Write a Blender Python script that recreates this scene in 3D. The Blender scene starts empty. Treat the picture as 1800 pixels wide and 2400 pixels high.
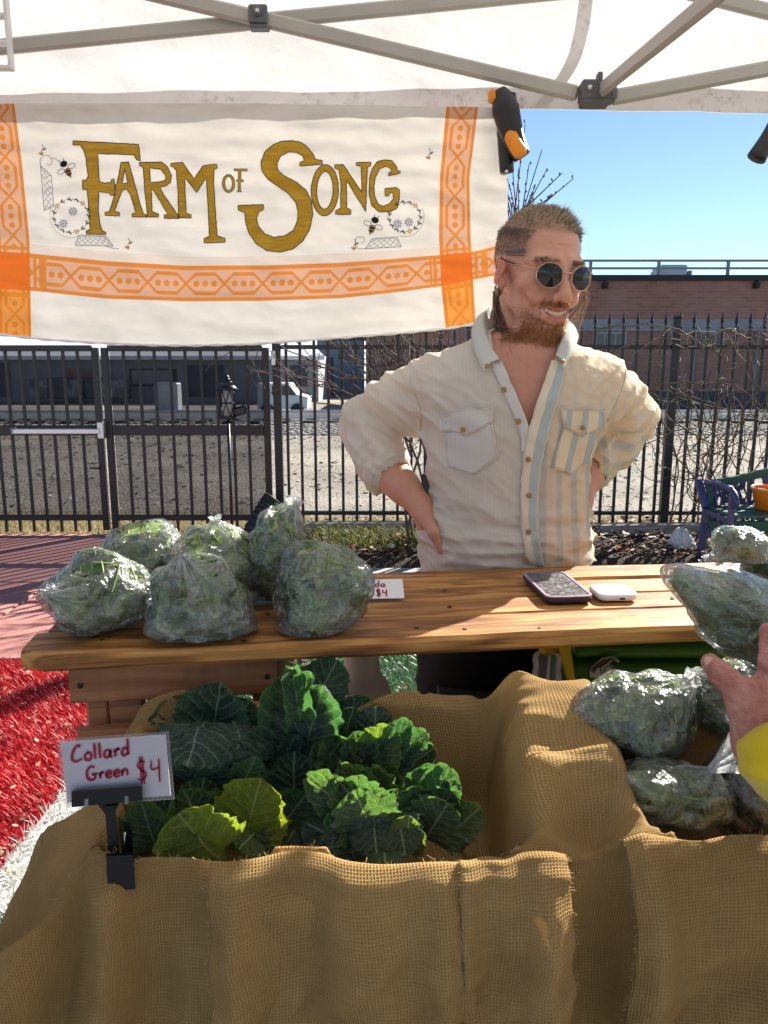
import bpy, bmesh, math, random
import numpy as np
from mathutils import Vector, Matrix, Quaternion
from mathutils.bvhtree import BVHTree
from mathutils.geometry import delaunay_2d_cdt

R = math.radians
SC = bpy.context.scene
COL = SC.collection

# ------------------------------------------------------------------ camera
CAMZ, FPX, PITCH = 1.45, 1803.0, R(10.7)
cam_d = bpy.data.cameras.new('camera')
cam_d.sensor_fit = 'VERTICAL'; cam_d.sensor_height = 36.0; cam_d.lens = 36.0 * FPX / 2400.0
cam_d.clip_start = 0.02; cam_d.clip_end = 3000
cam = bpy.data.objects.new('camera', cam_d); COL.objects.link(cam)
cam.location = (0, 0, CAMZ); cam.rotation_euler = (R(90) - PITCH, 0, 0)
SC.camera = cam

# ------------------------------------------------------------------ sky, sun, exposure
SUN_AZ, SUN_EL = R(40), R(31)
w = bpy.data.worlds.new('World'); SC.world = w; w.use_nodes = True
nt = w.node_tree; nt.nodes.clear()
wo = nt.nodes.new('ShaderNodeOutputWorld'); bg = nt.nodes.new('ShaderNodeBackground'); sk = nt.nodes.new('ShaderNodeTexSky')
sk.sky_type = 'NISHITA'; sk.sun_disc = False; sk.sun_elevation = SUN_EL; sk.sun_rotation = SUN_AZ
sk.altitude = 1600; sk.air_density = 0.9; sk.dust_density = 0.0; sk.ozone_density = 1.7
bg.inputs['Strength'].default_value = 0.056
nt.links.new(sk.outputs[0], bg.inputs['Color']); nt.links.new(bg.outputs[0], wo.inputs['Surface'])
sl = bpy.data.lights.new('sun', 'SUN'); sl.energy = 5.0; sl.angle = R(0.5); sl.color = (1.0, 0.94, 0.84)
so = bpy.data.objects.new('sun', sl); COL.objects.link(so)
sd = Vector((math.sin(SUN_AZ) * math.cos(SUN_EL), math.cos(SUN_AZ) * math.cos(SUN_EL), math.sin(SUN_EL)))
so.rotation_euler = (-sd).to_track_quat('-Z', 'Y').to_euler(); so.location = (3, 4, 6)
vs = SC.view_settings
SC.display_settings.display_device = 'sRGB'
vs.view_transform = 'Standard'; vs.look = 'None'; vs.gamma = 1.0; vs.use_curve_mapping = False
vs.exposure = 1.62
SC.cycles.use_denoising = True
SC.cycles.max_bounces = 10; SC.cycles.transparent_max_bounces = 24; SC.cycles.transmission_bounces = 8
SC.cycles.caustics_reflective = False; SC.cycles.caustics_refractive = False
SC.cycles.sample_clamp_indirect = 8.0

# ------------------------------------------------------------------ helpers: pixels (1800x2400 photograph) to points
_c, _s = math.cos(PITCH), math.sin(PITCH)
CAMP = np.array([0, 0, CAMZ])
def ray(px, py):
    x = (px - 900) / FPX; y = -(py - 1200) / FPX
    return np.array([x, _c + y * _s, -_s + y * _c])
def onz(px, py, z):
    r = ray(px, py); return CAMP + r * ((z - CAMZ) / r[2])
def ony(px, py, Y):
    r = ray(px, py); return CAMP + r * (Y / r[1])

# ------------------------------------------------------------------ helpers: objects
def obj(name, me, parent=None, label=None, cat=None, group=None, kind=None, loc=None):
    o = bpy.data.objects.new(name, me); COL.objects.link(o)
    if parent is not None: o.parent = parent
    if label: o['label'] = label
    if cat: o['category'] = cat
    if group: o['group'] = group
    if kind: o['kind'] = kind
    if loc is not None: o.location = loc
    return o
def thing(name, loc, label, cat, group=None, rz=0.0):
    o = obj(name, None, None, label, cat, group, None, tuple(float(c) for c in loc)); o.rotation_euler = (0, 0, rz)
    o.empty_display_size = 0.05
    return o
def tmesh(name, V, F, mats, smooth=True, attrs=None, fmat=None):
    V = np.asarray(V, dtype=np.float64).reshape(-1, 3)
    me = bpy.data.meshes.new(name)
    if isinstance(F, np.ndarray):
        n = F.shape[1]
        me.vertices.add(len(V)); me.vertices.foreach_set('co', V.astype(np.float32).ravel())
        me.loops.add(F.size); me.loops.foreach_set('vertex_index', F.astype(np.int32).ravel())
        me.polygons.add(len(F)); me.polygons.foreach_set('loop_start', np.arange(0, F.size, n, dtype=np.int32))
    else:
        me.from_pydata([tuple(v) for v in V], [], [tuple(f) for f in F])
    if not isinstance(mats, (list, tuple)): mats = [mats]
    for m in mats: me.materials.append(m)
    if fmat is not None: me.polygons.foreach_set('material_index', np.asarray(fmat, dtype=np.int32))
    me.update(calc_edges=True); me.validate()
    me.polygons.foreach_set('use_smooth', np.full(len(me.polygons), bool(smooth)))
    if attrs:
        for k, a in attrs.items():
            a = np.asarray(a, dtype=np.float32)
            if a.ndim == 1:
                at = me.attributes.new(k, 'FLOAT', 'POINT'); at.data.foreach_set('value', a)
            else:
                if a.shape[1] == 2: a = np.column_stack([a, np.zeros(len(a), np.float32)])
                at = me.attributes.new(k, 'FLOAT_VECTOR', 'POINT'); at.data.foreach_set('vector', a.ravel())
    me.update()
    return me
def part(name, V, F, mats, parent=None, smooth=True, attrs=None, fmat=None, **kw):
    """mesh given in world coordinates, stored relative to its (unrotated or rotated) root"""
    V = np.asarray(V, dtype=np.float64).reshape(-1, 3)
    if parent is not None:
        m = Matrix.Identity(4); p = parent
        while p is not None:
            m = (Matrix.Translation(p.location) @ p.rotation_euler.to_matrix().to_4x4()) @ m; p = p.parent
        mi = np.array(m.inverted()); V = V @ mi[:3, :3].T + mi[:3, 3]
        return obj(name, tmesh(name, V, F, mats, smooth, attrs, fmat), parent, **kw)
    # a single-mesh thing: origin at its base
    b = np.array([V[:, 0].mean(), V[:, 1].mean(), V[:, 2].min()])
    return obj(name, tmesh(name, V - b, F, mats, smooth, attrs, fmat), None, loc=tuple(b), **kw)
def copy_tree(o, parent=None):
    c = o.copy(); COL.objects.link(c); c.parent = parent
    for ch in o.children: copy_tree(ch, c)
    return c

# ------------------------------------------------------------------ helpers: shapes (each returns verts, faces)
class MB:
    def __init__(s): s.v = []; s.f = []; s.m = []; s.n = 0; s.a = []
    def add(s, V, F, m=0, a=None):
        V = np.asarray(V, float).reshape(-1, 3)
        s.v.append(V); s.f += [tuple(int(i) + s.n for i in f) for f in F]; s.m += [m] * len(F)
        s.a.append(np.full(len(V), 0.0 if a is None else a) if np.ndim(a) == 0 else np.asarray(a)); s.n += len(V)
        return s
    def V(s): return np.concatenate(s.v)
    def build(s, name, mats, parent=None, smooth=True, **kw):
        return part(name, s.V(), s.f, mats, parent, smooth, {'var': np.concatenate(s.a)}, s.m, **kw)
def box(c, d, rot=None, bev=0.0):
    """bevelled box: centre, full size"""
    hx, hy, hz = d[0] / 2, d[1] / 2, d[2] / 2
    b = min(bev, hx * .9, hy * .9, hz * .9)
    if b <= 0:
        V = np.array([[x, y, z] for x in (-hx, hx) for y in (-hy, hy) for z in (-hz, hz)])
        F = [(0, 1, 3, 2), (4, 6, 7, 5), (0, 4, 5, 1), (2, 3, 7, 6), (0, 2, 6, 4), (1, 5, 7, 3)]
    else:
        V = []; ix = {}
        for i, x in enumerate((-1, 1)):
            for j, y in enumerate((-1, 1)):
                for k, z in enumerate((-1, 1)):
                    for ax in range(3):
                        p = [x * hx, y * hy, z * hz]
                        for q in range(3):
                            if q != ax: p[q] -= (x, y, z)[q] * b
                        ix[i, j, k, ax] = len(V); V.append(p)
        V = np.array(V); F = []
        g = lambda i, j, k, a: ix[i, j, k, a]
        for i in (0, 1): F.append((g(i, 0, 0, 0), g(i, 1, 0, 0), g(i, 1, 1, 0), g(i, 0, 1, 0)) if i else (g(i, 0, 0, 0), g(i, 0, 1, 0), g(i, 1, 1, 0), g(i, 1, 0, 0)))
        for j in (0, 1): F.append((g(0, j, 0, 1), g(0, j, 1, 1), g(1, j, 1, 1), g(1, j, 0, 1)) if j else (g(0, j, 0, 1), g(1, j, 0, 1), g(1, j, 1, 1), g(0, j, 1, 1)))
        for k in (0, 1): F.append((g(0, 0, k, 2), g(1, 0, k, 2), g(1, 1, k, 2), g(0, 1, k, 2)) if k else (g(0, 0, k, 2), g(0, 1, k, 2), g(1, 1, k, 2), g(1, 0, k, 2)))
        for j in (0, 1):
            for k in (0, 1): F.append((g(0, j, k, 1), g(1, j, k, 1), g(1, j, k, 2), g(0, j, k, 2)))
        for i in (0, 1):
            for k in (0, 1): F.append((g(i, 0, k, 0), g(i, 1, k, 0), g(i, 1, k, 2), g(i, 0, k, 2)))
        for i in (0, 1):
            for j in (0, 1): F.append((g(i, j, 0, 0), g(i, j, 1, 0), g(i, j, 1, 1), g(i, j, 0, 1)))
        for i in (0, 1):
            for j in (0, 1):
                for k in (0, 1): F.append((g(i, j, k, 0), g(i, j, k, 1), g(i, j, k, 2)))
    if rot is not None: V = V @ np.array(rot).T
    return V + np.asarray(c, float), F
def beam(a, b, wx, wz, bev=0.0, up=(0, 0, 1)):
    """box from a to b; wx = width across, wz = thickness along up"""
    a = np.asarray(a, float); b = np.asarray(b, float); d = b - a; L = np.linalg.norm(d); d = d / L
    up = np.asarray(up, float); x = np.cross(d, up); x /= np.linalg.norm(x); u = np.cross(x, d)
    return box((a + b) / 2, (wx, L, wz), np.array([x, d, u]).T, bev)
def tube(pts, r, n=6, cap=True):
    P = np.asarray(pts, float); m = len(P); rr = np.broadcast_to(np.asarray(r, float), (m,))
    T = np.gradient(P, axis=0); T /= (np.linalg.norm(T, axis=1, keepdims=True) + 1e-12)
    u = np.cross(T[0], [0, 0, 1.0]);
    if np.linalg.norm(u) < 1e-3: u = np.cross(T[0], [1.0, 0, 0])
    u /= np.linalg.norm(u); V = []
    an = np.linspace(0, 2 * math.pi, n, endpoint=False)
    for i in range(m):
        u = u - T[i] * np.dot(u, T[i]); u /= (np.linalg.norm(u) + 1e-12); v = np.cross(T[i], u)
        V.append(P[i] + rr[i] * (np.cos(an)[:, None] * u + np.sin(an)[:, None] * v))
    F = [(i * n + k, i * n + (k + 1) % n, (i + 1) * n + (k + 1) % n, (i + 1) * n + k) for i in range(m - 1) for k in range(n)]
    if cap: F += [tuple(range(n))[::-1], tuple((m - 1) * n + k for k in range(n))]
    return np.concatenate(V), F
def lathe(prof, n=24, c=(0, 0, 0)):
    an = np.linspace(0, 2 * math.pi, n, endpoint=False); V = []
    for r, z in prof: V.append(np.column_stack([r * np.cos(an), r * np.sin(an), np.full(n, z)]))
    m = len(prof)
    F = [(i * n + k, i * n + (k + 1) % n, (i + 1) * n + (k + 1) % n, (i + 1) * n + k) for i in range(m - 1) for k in range(n)]
    F += [tuple(range(n))[::-1], tuple((m - 1) * n + k for k in range(n))]
    return np.concatenate(V) + np.asarray(c, float), F
def grid(nu, nv):
    i, j = np.meshgrid(np.arange(nu - 1), np.arange(nv - 1), indexing='ij')
    a = (i * nv + j).ravel(); return np.column_stack([a, a + nv, a + nv + 1, a + 1])
def prism(poly, c, ux, uy, th):
    """flat polygon (2D, metres) extruded by th along ux x uy, centred on c"""
    ux = np.asarray(ux, float); uy = np.asarray(uy, float); n = np.cross(ux, uy); n /= np.linalg.norm(n)
    P = np.array([np.asarray(c, float) + p[0] * ux + p[1] * uy for p in poly]); k = len(P)
    V = np.concatenate([P - n * th / 2, P + n * th / 2])
    F = [tuple(range(k))[::-1], tuple(range(k, 2 * k))] + [(i, (i + 1) % k, k + (i + 1) % k, k + i) for i in range(k)]
    return V, F
def spline(pts, n):
    """Catmull-Rom through pts, n samples"""
    P = np.asarray(pts, float); P = np.vstack([2 * P[0] - P[1], P, 2 * P[-1] - P[-2]])
    m = len(P) - 3; t = np.linspace(0, m - 1e-9, n); i = t.astype(int); f = (t - i)[:, None]
    a, b, c, d = P[i], P[i + 1], P[i + 2], P[i + 3]
    return .5 * (2 * b + (c - a) * f + (2 * a - 5 * b + 4 * c - d) * f ** 2 + (3 * b - a - 3 * c + d) * f ** 3)
def rotz(a): c, s = math.cos(a), math.sin(a); return np.array([[c, -s, 0], [s, c, 0], [0, 0, 1]])
def rotx(a): c, s = math.cos(a), math.sin(a); return np.array([[1, 0, 0], [0, c, -s], [0, s, c]])
def roty(a): c, s = math.cos(a), math.sin(a); return np.array([[c, 0, s], [0, 1, 0], [-s, 0, c]])

# ------------------------------------------------------------------ helpers: gradient noise in numpy
_pr = np.random.RandomState(7); _perm = np.concatenate([_pr.permutation(256)] * 3); _grad = _pr.normal(size=(256, 3)); _grad /= np.linalg.norm(_grad, axis=1, keepdims=True)
def pn(p, sc=1.0, seed=0):
    p = np.asarray(p, float) * sc + seed * 17.31
    i = np.floor(p).astype(int); f = p - i; u = f * f * f * (f * (f * 6 - 15) + 10); i &= 255; out = 0
    for dx in (0, 1):
        for dy in (0, 1):
            for dz in (0, 1):
                h = _perm[_perm[_perm[(i[..., 0] + dx)] + ((i[..., 1] + dy) & 255)] + ((i[..., 2] + dz) & 255)] & 255
                g = _grad[h]; d = g[..., 0] * (f[..., 0] - dx) + g[..., 1] * (f[..., 1] - dy) + g[..., 2] * (f[..., 2] - dz)
                wgt = (u[..., 0] if dx else 1 - u[..., 0]) * (u[..., 1] if dy else 1 - u[..., 1]) * (u[..., 2] if dz else 1 - u[..., 2])
                out = out + wgt * d
    return out * 1.5
def fbm(p, sc=1.0, oct=3, seed=0, gain=.5):
    a = 1.0; o = 0
    for k in range(oct): o = o + a * pn(p, sc * 2 ** k, seed + k); a *= gain
    return o
def ridge(p, sc=1.0, oct=3, seed=0, gain=.5):
    a = 1.0; o = 0
    for k in range(oct): o = o + a * (1 - 2.2 * np.abs(pn(p, sc * 2 ** k, seed + k))); a *= gain
    return o

# ------------------------------------------------------------------ helpers: implicit surfaces
def sstep(x, a, b):
    t = np.clip((x - a) / (b - a), 0, 1); return t * t * (3 - 2 * t)
def smin(a, b, k): h = np.clip(.5 + .5 * (b - a) / k, 0, 1); return b + (a - b) * h - k * h * (1 - h)
def smax(a, b, k): return -smin(-a, -b, k)
def sph(p, c, r): return np.linalg.norm(p - np.asarray(c), axis=1) - r
def ell(p, c, r, rot=None):
    q = p - np.asarray(c)
    if rot is not None: q = q @ np.asarray(rot)
    r = np.asarray(r); k0 = np.linalg.norm(q / r, axis=1); k1 = np.linalg.norm(q / (r * r), axis=1) + 1e-9
    return k0 * (k0 - 1) / k1
def cap(p, a, b, ra, rb=None):
    rb = ra if rb is None else rb; a = np.asarray(a, float); b = np.asarray(b, float)
    d = b - a; t = np.clip(((p - a) @ d) / (d @ d), 0, 1)
    return np.linalg.norm(p - a - t[:, None] * d, axis=1) - (ra + (rb - ra) * t)
def chain(p, pts, rs, k=.01):
    o = None
    for i in range(len(pts) - 1):
        d = cap(p, pts[i], pts[i + 1], rs[i], rs[i + 1]); o = d if o is None else smin(o, d, k)
    return o
def surfnet(f, lo, hi, h, B=10, slop=1.6):
    """surface net of the zero level of f on a sparse block grid"""
    lo = np.asarray(lo, float); hi = np.asarray(hi, float)
    nb = np.ceil((hi - lo) / (h * B)).astype(int); n = nb * B
    bc = np.stack(np.meshgrid(*[np.arange(k) for k in nb], indexing='ij'), -1).reshape(-1, 3)
    cen = lo + (bc * B + (B - 1) / 2) * h; fc = f(cen)
    D = np.repeat(np.repeat(np.repeat(np.where(fc > 0, 1.0, -1.0).astype(np.float32).reshape(nb), B, 0), B, 1), B, 2)
    act = bc[np.abs(fc) < h * B * .87 * slop]
    loc = np.stack(np.meshgrid(*[np.arange(B)] * 3, indexing='ij'), -1).reshape(-1, 3)
    for s in range(0, len(act), 400):
        idx = (act[s:s + 400, None, :] * B + loc[None]).reshape(-1, 3)
        D[idx[:, 0], idx[:, 1], idx[:, 2]] = f(lo + idx * h)
    S = D < 0; cnt = np.zeros(tuple(n - 1), np.int8); sl = lambda d, k: slice(d, k - 1 + d)
    offs = [(a, b, c) for a in (0, 1) for b in (0, 1) for c in (0, 1)]
    for a, b, c in offs: cnt += S[sl(a, n[0]), sl(b, n[1]), sl(c, n[2])]
    cells = np.argwhere((cnt > 0) & (cnt < 8))
    vals = np.stack([D[cells[:, 0] + a, cells[:, 1] + b, cells[:, 2] + c] for a, b, c in offs], 1).astype(float)
    acc = np.zeros((len(cells), 3)); num = np.zeros(len(cells)); of = np.array(offs, float)
    for i in range(8):
        for j in range(i + 1, 8):
            if np.abs(of[i] - of[j]).sum() != 1: continue
            m = (vals[:, i] < 0) != (vals[:, j] < 0); t = vals[m, i] / (vals[m, i] - vals[m, j])
            acc[m] += of[i] + t[:, None] * (of[j] - of[i]); num[m] += 1
    V = lo + (cells + acc / num[:, None]) * h
    ids = np.full(tuple(n - 1), -1, np.int32); ids[cells[:, 0], cells[:, 1], cells[:, 2]] = np.arange(len(cells))
    Q = []
    for ax in range(3):
        e1, e2 = [(1, 2), (2, 0), (0, 1)][ax]
        A = S; Bs = np.roll(S, -1, ax); m = A != Bs
        c = np.argwhere(m); ok = np.ones(len(c), bool)
        for q in range(3): ok &= (c[:, q] > 0) & (c[:, q] < n[q] - 1)
        c = c[ok]
        d1 = np.zeros(3, int); d1[e1] = 1; d2 = np.zeros(3, int); d2[e2] = 1
        g = lambda k: ids[k[:, 0], k[:, 1], k[:, 2]]
        q = np.stack([g(c - d1 - d2), g(c - d2), g(c), g(c - d1)], 1)
        flip = ~S[c[:, 0], c[:, 1], c[:, 2]]
        q[flip] = q[flip][:, ::-1]; Q.append(q[(q >= 0).all(1)])
    return V, np.concatenate(Q)
def poisson_uv(V):
    """grid cloth -> weave coordinates with the least stretch and shear"""
    a = np.linalg.norm(np.diff(V, axis=0), axis=2); b = np.linalg.norm(np.diff(V, axis=1), axis=2); n0, n1 = V.shape[:2]; h0, h1 = a.mean(), b.mean()
    def solve(gi, gj):
        wi, wj = 1 / h0 ** 2, 1 / h1 ** 2; d = np.zeros((n0, n1)); d[:-1] += wi * gi; d[1:] -= wi * gi; d[:, :-1] += wj * gj; d[:, 1:] -= wj * gj; d = -d
        e = np.concatenate([d, d[::-1]], 0); e = np.concatenate([e, e[:, ::-1]], 1); f = np.fft.fft2(e)
        li = 2 - 2 * np.cos(2 * np.pi * np.arange(2 * n0) / (2 * n0)); lj = 2 - 2 * np.cos(2 * np.pi * np.arange(2 * n1) / (2 * n1)); L = wi * li[:, None] + wj * lj[None]; L[0, 0] = 1; f = f / L; f[0, 0] = 0
        return np.real(np.fft.ifft2(f))[:n0, :n1]
    return solve(a, np.zeros_like(b)), solve(np.zeros_like(a), b)
def cull(V, F, keep):
    """drop faces whose verts fail keep (bool per vertex), compact"""
    F = F[keep[F].all(1)]; u, inv = np.unique(F, return_inverse=True)
    return V[u], inv.reshape(F.shape), u
def largest(V, F):
    """keep the biggest connected piece"""
    lab = np.arange(len(V))
    while True:
        m = lab[F].min(1); new = lab.copy()
        for k in range(F.shape[1]): np.minimum.at(new, F[:, k], m)
        new = new[new]
        if (new == lab).all(): break
        lab = new
    u, c = np.unique(lab, return_counts=True); V2, F2, _ = cull(V, F, lab == u[c.argmax()]); return V2, F2
def smooth_mesh(V, F, it=1, lam=.5):
    V = V.copy()
    for _ in range(it):
        acc = np.zeros_like(V); cnt = np.zeros(len(V)); k = F.shape[1]
        for a in range(k):
            np.add.at(acc, F[:, a], V[F[:, (a + 1) % k]]); np.add.at(cnt, F[:, a], 1)
            np.add.at(acc, F[:, a], V[F[:, (a - 1) % k]]); np.add.at(cnt, F[:, a], 1)
        V = V + lam * (acc / np.maximum(cnt, 1)[:, None] - V)
    return V
def vnormals(V, F):
    n = np.zeros_like(V); t = np.cross(V[F[:, 2]] - V[F[:, 0]], V[F[:, -1]] - V[F[:, 1]])
    for a in range(F.shape[1]): np.add.at(n, F[:, a], t)
    return n / (np.linalg.norm(n, axis=1, keepdims=True) + 1e-12)
def inpoly(p, poly):
    P = np.asarray(poly, float); x, y = p[:, 0], p[:, 1]; r = np.zeros(len(p), bool); j = len(P) - 1
    for i in range(len(P)):
        (xi, yi), (xj, yj) = P[i], P[j]
        if yi != yj: r ^= ((yi > y) != (yj > y)) & (x < (xj - xi) * (y - yi) / (yj - yi) + xi)
        j = i
    return r
def cdt(poly, step, holes=(), jit=0.0):
    """triangulate a 2D polygon with interior grid points"""
    P = [tuple(map(float, p)) for p in poly]; V = list(P); F = [list(range(len(P)))]
    for h in holes:
        s = len(V); V += [tuple(map(float, p)) for p in h]; F.append(list(range(s, len(V))))
    A = np.array(P); lo, hi = A.min(0), A.max(0)
    for x in np.arange(lo[0] + step * .5, hi[0], step):
        for y in np.arange(lo[1] + step * .5, hi[1], step): V.append((x, y))
    vo, eo, fo, *_ = delaunay_2d_cdt([Vector(v) for v in V], [], F, 1, 1e-6)
    vo = np.array([[v.x, v.y] for v in vo]); fo = np.array([list(f) for f in fo if len(f) == 3], int)
    # orientation and containment
    ct = vo[fo].mean(1); keep = inpoly(ct, poly)
    for h in holes: keep &= ~inpoly(ct, h)
    fo = fo[keep]
    u, inv = np.unique(fo, return_inverse=True)
    return vo[u], inv.reshape(fo.shape)
def ribbon2(pts, wdt, close=False):
    """2D stroke: polyline of given width -> verts, quads"""
    P = np.asarray(pts, float)
    if close: P = np.vstack([P, P[:1]])
    T = np.gradient(P, axis=0)
    if close: T[0] = T[-1] = P[1] - P[-2]
    T /= (np.linalg.norm(T, axis=1, keepdims=True) + 1e-12)
    N = np.column_stack([-T[:, 1], T[:, 0]]); wd = np.broadcast_to(np.asarray(wdt, float), (len(P),))[:, None] / 2
    V = np.empty((2 * len(P), 2)); V[0::2] = P + N * wd; V[1::2] = P - N * wd
    F = [(2 * i, 2 * i + 1, 2 * i + 3, 2 * i + 2) for i in range(len(P) - 1)]
    return V, F
def dense(pts, step, close=False):
    P = np.asarray(pts, float)
    if close: P = np.vstack([P, P[:1]])
    out = []
    for a, b in zip(P[:-1], P[1:]):
        k = max(1, int(np.linalg.norm(b - a) / step)); out += [a + (b - a) * i / k for i in range(k)]
    if not close: out.append(P[-1])
    return np.array(out)

# ------------------------------------------------------------------ helpers: materials as node expressions
class E:
    def __init__(s, t, sock): s.t = t; s.k = sock
    def _b(s, op, o, rev=False):
        a, b = (o, s) if rev else (s, o); return s.t.math(op, a, b)
    def __add__(s, o): return s._b('ADD', o)
    __radd__ = __add__
    def __sub__(s, o): return s._b('SUBTRACT', o)
    def __rsub__(s, o): return s._b('SUBTRACT', o, True)
    def __mul__(s, o): return s._b('MULTIPLY', o)
    __rmul__ = __mul__
    def __truediv__(s, o): return s._b('DIVIDE', o)
    def __rtruediv__(s, o): return s._b('DIVIDE', o, True)
    def __lt__(s, o): return s._b('LESS_THAN', o)
    def __gt__(s, o): return s._b('GREATER_THAN', o)
    def abs(s): return s.t.math('ABSOLUTE', s)
    def fr(s): return s.t.math('FRACT', s)
    def fl(s): return s.t.math('FLOOR', s)
    def sin(s): return s.t.math('SINE', s)
    def pow(s, e): return s.t.math('POWER', s, e)
    def max(s, o): return s.t.math('MAXIMUM', s, o)
    def min(s, o): return s.t.math('MINIMUM', s, o)
    def clamp(s): return s.t.math('ADD', s, 0.0, clamp=True)
class T:
    def __init__(s, name):
        s.m = bpy.data.materials.new(name); s.m.use_nodes = True; s.nt = s.m.node_tree; s.nt.nodes.clear()
        s.out = s.nt.nodes.new('ShaderNodeOutputMaterial')
    def n(s, ty, **kw):
        nd = s.nt.nodes.new(ty)
        for k, v in kw.items(): setattr(nd, k, v)
        return nd
    def put(s, sock, v):
        if v is None: return
        if isinstance(v, E): s.nt.links.new(v.k, sock)
        elif hasattr(v, 'is_output'): s.nt.links.new(v, sock)
        else:
            if sock.type == 'RGBA' and not np.isscalar(v) and len(v) == 3: v = (*v, 1)
            elif sock.type == 'RGBA' and np.isscalar(v): v = (v, v, v, 1)
            sock.default_value = v
    def math(s, op, a, b=None, clamp=False):
        nd = s.n('ShaderNodeMath', operation=op, use_clamp=clamp); s.put(nd.inputs[0], a)
        if b is not None: s.put(nd.inputs[1], b)
        return E(s, nd.outputs[0])
    def attr(s, name): return s.n('ShaderNodeAttribute', attribute_name=name)
    def af(s, name): return E(s, s.attr(name).outputs['Fac'])
    def av(s, name): return s.attr(name).outputs['Vector']
    def obj(s): return s.n('ShaderNodeTexCoord').outputs['Object']
    def gen(s): return s.n('ShaderNodeTexCoord').outputs['Generated']
    def pos(s): return s.n('ShaderNodeNewGeometry').outputs['Position']
    def rnd(s): return E(s, s.n('ShaderNodeObjectInfo').outputs['Random'])
    def back(s): return E(s, s.n('ShaderNodeNewGeometry').outputs['Backfacing'])
    def xyz(s, v):
        nd = s.n('ShaderNodeSeparateXYZ'); s.put(nd.inputs[0], v); return [E(s, o) for o in nd.outputs]
    def vec(s, x, y, z=0.0):
        nd = s.n('ShaderNodeCombineXYZ'); [s.put(i, v) for i, v in zip(nd.inputs, (x, y, z))]; return nd.outputs[0]
    def vscale(s, v, k, off=None):
        nd = s.n('ShaderNodeMapping'); s.put(nd.inputs['Vector'], v); nd.inputs['Scale'].default_value = k if not np.isscalar(k) else (k, k, k)
        if off is not None: s.put(nd.inputs['Location'], off)
        return nd.outputs[0]
    def noise(s, v, scale, detail=3.0, rough=.55, dist=0.0, col=False):
        nd = s.n('ShaderNodeTexNoise'); s.put(nd.inputs['Vector'], v); s.put(nd.inputs['Scale'], scale); nd.inputs['Detail'].default_value = detail
        nd.inputs['Roughness'].default_value = rough; nd.inputs['Distortion'].default_value = dist
        return nd.outputs['Color'] if col else E(s, nd.outputs[0])
    def voro(s, v, scale, feature='F1', out='Distance', rnd=1.0):
        nd = s.n('ShaderNodeTexVoronoi', feature=feature); s.put(nd.inputs['Vector'], v); nd.inputs['Scale'].default_value = scale
        nd.inputs['Randomness'].default_value = rnd
        return E(s, nd.outputs[out]) if out == 'Distance' else nd.outputs[out]
    def ramp(s, f, stops, interp='LINEAR'):
        nd = s.n('ShaderNodeValToRGB'); cr = nd.color_ramp; cr.interpolation = interp
        while len(cr.elements) < len(stops): cr.elements.new(.5)
        for e, (p, c) in zip(cr.elements, stops):
            e.position = p; e.color = (*c, 1) if not np.isscalar(c) else (c, c, c, 1)
        s.put(nd.inputs[0], f); return nd.outputs[0]
    def mix(s, f, a, b, mode='MIX'):
        nd = s.n('ShaderNodeMix', data_type='RGBA', blend_type=mode); s.put(nd.inputs[0], f); s.put(nd.inputs[6], a); s.put(nd.inputs[7], b)
        return nd.outputs[2]
    def lin(s, f, a, b, c=0.0, d=1.0):
        nd = s.n('ShaderNodeMapRange'); s.put(nd.inputs[0], f)
        for i, v in zip((1, 2, 3, 4), (a, b, c, d)): nd.inputs[i].default_value = v
        return E(s, nd.outputs[0])
    def bump(s, h, strength=.5, dist=.001, normal=None):
        nd = s.n('ShaderNodeBump'); nd.inputs['Strength'].default_value = strength; nd.inputs['Distance'].default_value = dist
        s.put(nd.inputs['Height'], h); s.put(nd.inputs['Normal'], normal); return nd.outputs[0]
    def pr(s, color, rough=.6, spec=.4, normal=None, metal=0.0, **kw):
        nd = s.n('ShaderNodeBsdfPrincipled'); s.put(nd.inputs['Base Color'], color); s.put(nd.inputs['Roughness'], rough)
        s.put(nd.inputs['Specular IOR Level'], spec); s.put(nd.inputs['Normal'], normal); s.put(nd.inputs['Metallic'], metal)
        for k, v in kw.items(): s.put(nd.inputs[k.replace('_', ' ')], v)
        return nd.outputs[0]
    def trl(s, color, normal=None):
        nd = s.n('ShaderNodeBsdfTranslucent'); s.put(nd.inputs[0], color); s.put(nd.inputs['Normal'], normal); return nd.outputs[0]
    def trp(s, color=(1, 1, 1)):
        nd = s.n('ShaderNodeBsdfTransparent'); s.put(nd.inputs[0], color); return nd.outputs[0]
    def glo(s, color, rough, normal=None):
        nd = s.n('ShaderNodeBsdfGlossy'); s.put(nd.inputs['Color'], color); s.put(nd.inputs['Roughness'], rough); s.put(nd.inputs['Normal'], normal); return nd.outputs[0]
    def ms(s, f, a, b):
        nd = s.n('ShaderNodeMixShader'); s.put(nd.inputs[0], f); s.put(nd.inputs[1], a); s.put(nd.inputs[2], b); return nd.outputs[0]
    def fres(s, ior=1.45, normal=None):
        nd = s.n('ShaderNodeFresnel'); nd.inputs[0].default_value = ior; s.put(nd.inputs[1], normal); return E(s, nd.outputs[0])
    def done(s, sh): s.nt.links.new(sh, s.out.inputs['Surface']); return s.m
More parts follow.
